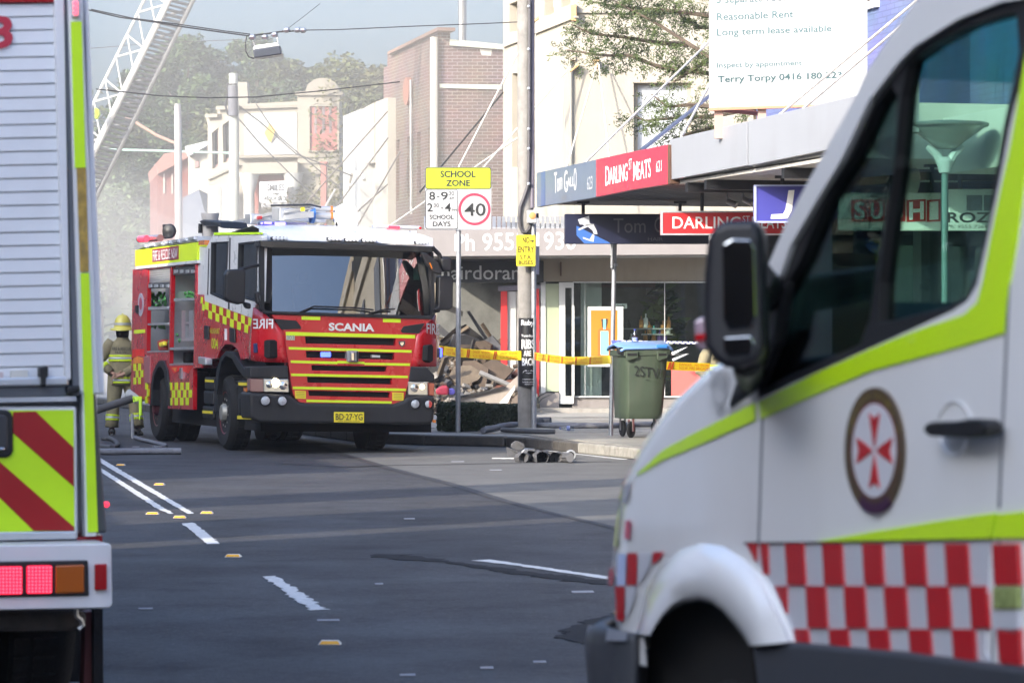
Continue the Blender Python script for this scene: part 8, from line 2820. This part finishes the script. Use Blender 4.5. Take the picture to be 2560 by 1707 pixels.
for bi, q in enumerate(brn):
    off = rnd.uniform(-.8, .8)
    P = [PT.p(x, y, off * (1 - .1 * i)) for i, (x, y) in enumerate(q)]
    br2.tube(P, [.045 - .035 * i / (len(P) - 1) for i in range(len(P))], 6)
    for i in range(len(P) - 1):
        seg = (P[i + 1] - P[i])
        cnt = int(seg.length * (40 if i > 0 else 16))
        for _ in range(cnt):
            p = P[i].lerp(P[i + 1], rnd.random())
            d = Vector((rnd.gauss(-.4, .8), rnd.gauss(0, .7), rnd.gauss(-.05, .7)))
            st_ = p + d.normalized() * rnd.uniform(0, .25)
            frond(fol[rnd.random() < .4], st_, d, rnd.uniform(.14, .30))
br2.build('branch', BARK, jt, smooth=True)
fol[0].build('crown', JAC1, jt)
fol[1].build('crown', JAC2, jt)

# --- lamp and pale bowl shape seen through the ambulance window
P35 = FR(35)
lp_ = thing('street_lamp', 'green street lamp with a glass bowl top seen through the ambulance door window', 'street lamp', P35.p(2360, 1180))
TEALP = mat('lamp_teal_paint', (.12, .19, .19), .4, var=.08)
px2m = 35 / FPX
c = P35.p(2366, 395)
MB().tube([P35.p(2362, 1182), P35.p(2362, 430)], .034, 14).build('post', TEALP, lp_, smooth=True)
LG_ = mat('lamp_grey_paint', (.42, .45, .46), .4, var=.05)
MB().lathe(P35.p(2363, 432), (0, 0, 1), [(.065, 0), (.085, .12), (.05, .16)], 16).build('socket', LG_, lp_, smooth=True)
for sx in (-1, 1):
    MB().tube([P35.p(2363 + sx * 8, 412), P35.p(2363 + sx * 22, 385), P35.p(2363 + sx * 45, 366)], [.05, .045, .03], 8).build('arm', LG_, lp_, smooth=True)
ct_ = P35.p(2366, 372)
MB().lathe(ct_, (0, 0, 1), [(.10, 0), (.20, .08), (.33, .17), (.42, .235), (.425, .25), (.40, .262), (.2, .285), (.02, .29)], 32).build('bowl', mat('bowl_smoke', (.34, .37, .36), .25, coat=.4, metal=.2), lp_, smooth=True)
MB().lathe(ct_ + Vector((0, 0, .225)), (0, 0, 1), [(.428, 0), (.436, .012), (.436, .028), (.425, .04)], 32).build('bowl_rim', mat('rim_pewter', (.18, .20, .20), .4, metal=.4), lp_, smooth=True)
fl = thing('bowl_fitting', 'pale bowl-shaped fitting under the awning seen through the ambulance window', 'flood light', at(2270, 460, 38.8))  # pale bowl-shaped body with no lamp in it
c = at(2285, 455, 38.8)
MB().lathe(c, (-1, -.25, .1), [(.15, -.02), (.16, 0), (.14, .06), (.09, .13), (.04, .17)], 18).build('reflector', mat('bowl_cream', (.60, .60, .55), .4), fl, smooth=True)
MB().tube([c + Vector((-.05, 0, .1)), at(2265, 400, 38.8)], .02, 6).build('bracket', STEEL, fl)
for i, (x, y) in enumerate(((1818, 503), (1858, 498))):
    c = at(x, y, 45.3)
    t = thing('spot_light', ('small white spotlight under the awning, left of its twin' if i == 0 else 'small white spotlight under the awning, right of its twin'), 'spot light', c)
    MB().tube([c, c + Vector((.12, -.05, -.06))], [.035, .045], 10).build('head', mat('spot_white', (.6, .6, .6), .4), t, smooth=True)
    MB().tube([c, c + Vector((0, 0, .16))], .012, 6).build('stem', STEEL, t)
wd = MB()
wd.tube([at(x, y, 39.5) for x, y in zB(650, 790, 635, 900, 640, 1050, 690, 1140, 800, 1135, 860, 1110, 950, 1085)], .008, 5)
tag(wd.build('loose_cable', BLACKP), 'loose cables drooping over the white awning fascia', 'cable')

# --- scraps of paper on the road
SCR = mat('paper_white', (.27, .27, .29), .7, var=.1)
for (x, y, w_, l_), lab in zip(((1458, 1480, .13, .09), (822, 1551, .12, .05), (1024, 1297, .09, .07), (1145, 1154, .16, .12), (1240, 1175, .14, .1), (948, 1460, .05, .05), (1020, 1688, .07, .04), (1218, 1670, .06, .04), (1350, 1655, .06, .03), (340, 1117, .1, .1), (365, 1522, .08, .03)),
                              ('white paper strip lying left of the ambulance front wheel', 'pale blue scrap flat on the road below the second dash', 'tiny white scrap in mid road between the vehicles', 'white scrap near the kerbside seam below the fire engine bumper', 'larger white scrap on the sunlit lane beside the hose heap', 'small pale fleck right of the lane dash',
                               'pale scrap at the bottom edge of the view', 'pale scrap near the bottom edge, middle one', 'pale scrap near the bottom edge closest to the ambulance bumper', 'white scrap by the hoses at the end of the double line', 'grey scrap beside the left fire engine bumper')):
    p = gnd(x, y, .003)
    o = MB().prism([p + Vector((-w_ / 2, -l_ / 2, 0)), p + Vector((w_ / 2, -l_ / 2 * .8, 0)), p + Vector((w_ / 2 * .9, l_ / 2, .006)), p + Vector((-w_ / 2 * 1.1, l_ / 2 * .9, .004))], (0, 0, .003)).build('paper_scrap', SCR)
    tag(o, lab, 'litter', 'paper scraps littering the road')
# ================================================================== AIR
def volume(name, col, dens, aniso):
    m = bpy.data.materials.new(name)
    m.use_nodes = True
    n, l = m.node_tree.nodes, m.node_tree.links
    n.clear()
    out = n.new('ShaderNodeOutputMaterial')
    v = n.new('ShaderNodeVolumePrincipled')
    v.inputs['Color'].default_value = (*col, 1)
    v.inputs['Density'].default_value = dens
    v.inputs['Anisotropy'].default_value = aniso
    l.new(v.outputs[0], out.inputs['Volume'])
    return m


hz = MB().bx(-180, -60, -1.5, 180, 470, 46).build('haze', volume('thin_haze', (.93, .96, 1.0), .0004, .2), kind='stuff')
hz['label'] = 'thin even haze over the whole street'


def puff(c, r, dens, label):
    bm = bmesh.new()
    bmesh.ops.create_icosphere(bm, subdivisions=4, radius=1)
    for v in bm.verts:
        k = 1 + .22 * noise.noise(v.co * 1.7 + Vector(c)) + .10 * noise.noise(v.co * 4 + Vector(c))
        v.co = Vector((v.co.x * r[0] * k, v.co.y * r[1] * k, max(v.co.z * r[2] * k, .3 - c[2])))
    me = bpy.data.meshes.new('smoke')
    bm.to_mesh(me)
    bm.free()
    for p in me.polygons:
        p.use_smooth = True
    me.materials.append(volume('smoke_%d' % int(dens * 1e4), (.96, .93, .87), dens, .1))
    o = bpy.data.objects.new('smoke', me)
    o.location = c
    COL.objects.link(o)
    o['kind'] = 'stuff'
    o['label'] = label


puff((-12.5, 90, 1.4), (9.5, 24, 4.6), .012, 'pale smoke bank drifting behind the fire engine')
puff((-5.0, 73.6, 5.5), (7.5, 3.6, 8.5), .045, 'pale smoke veil in front of the brick building')
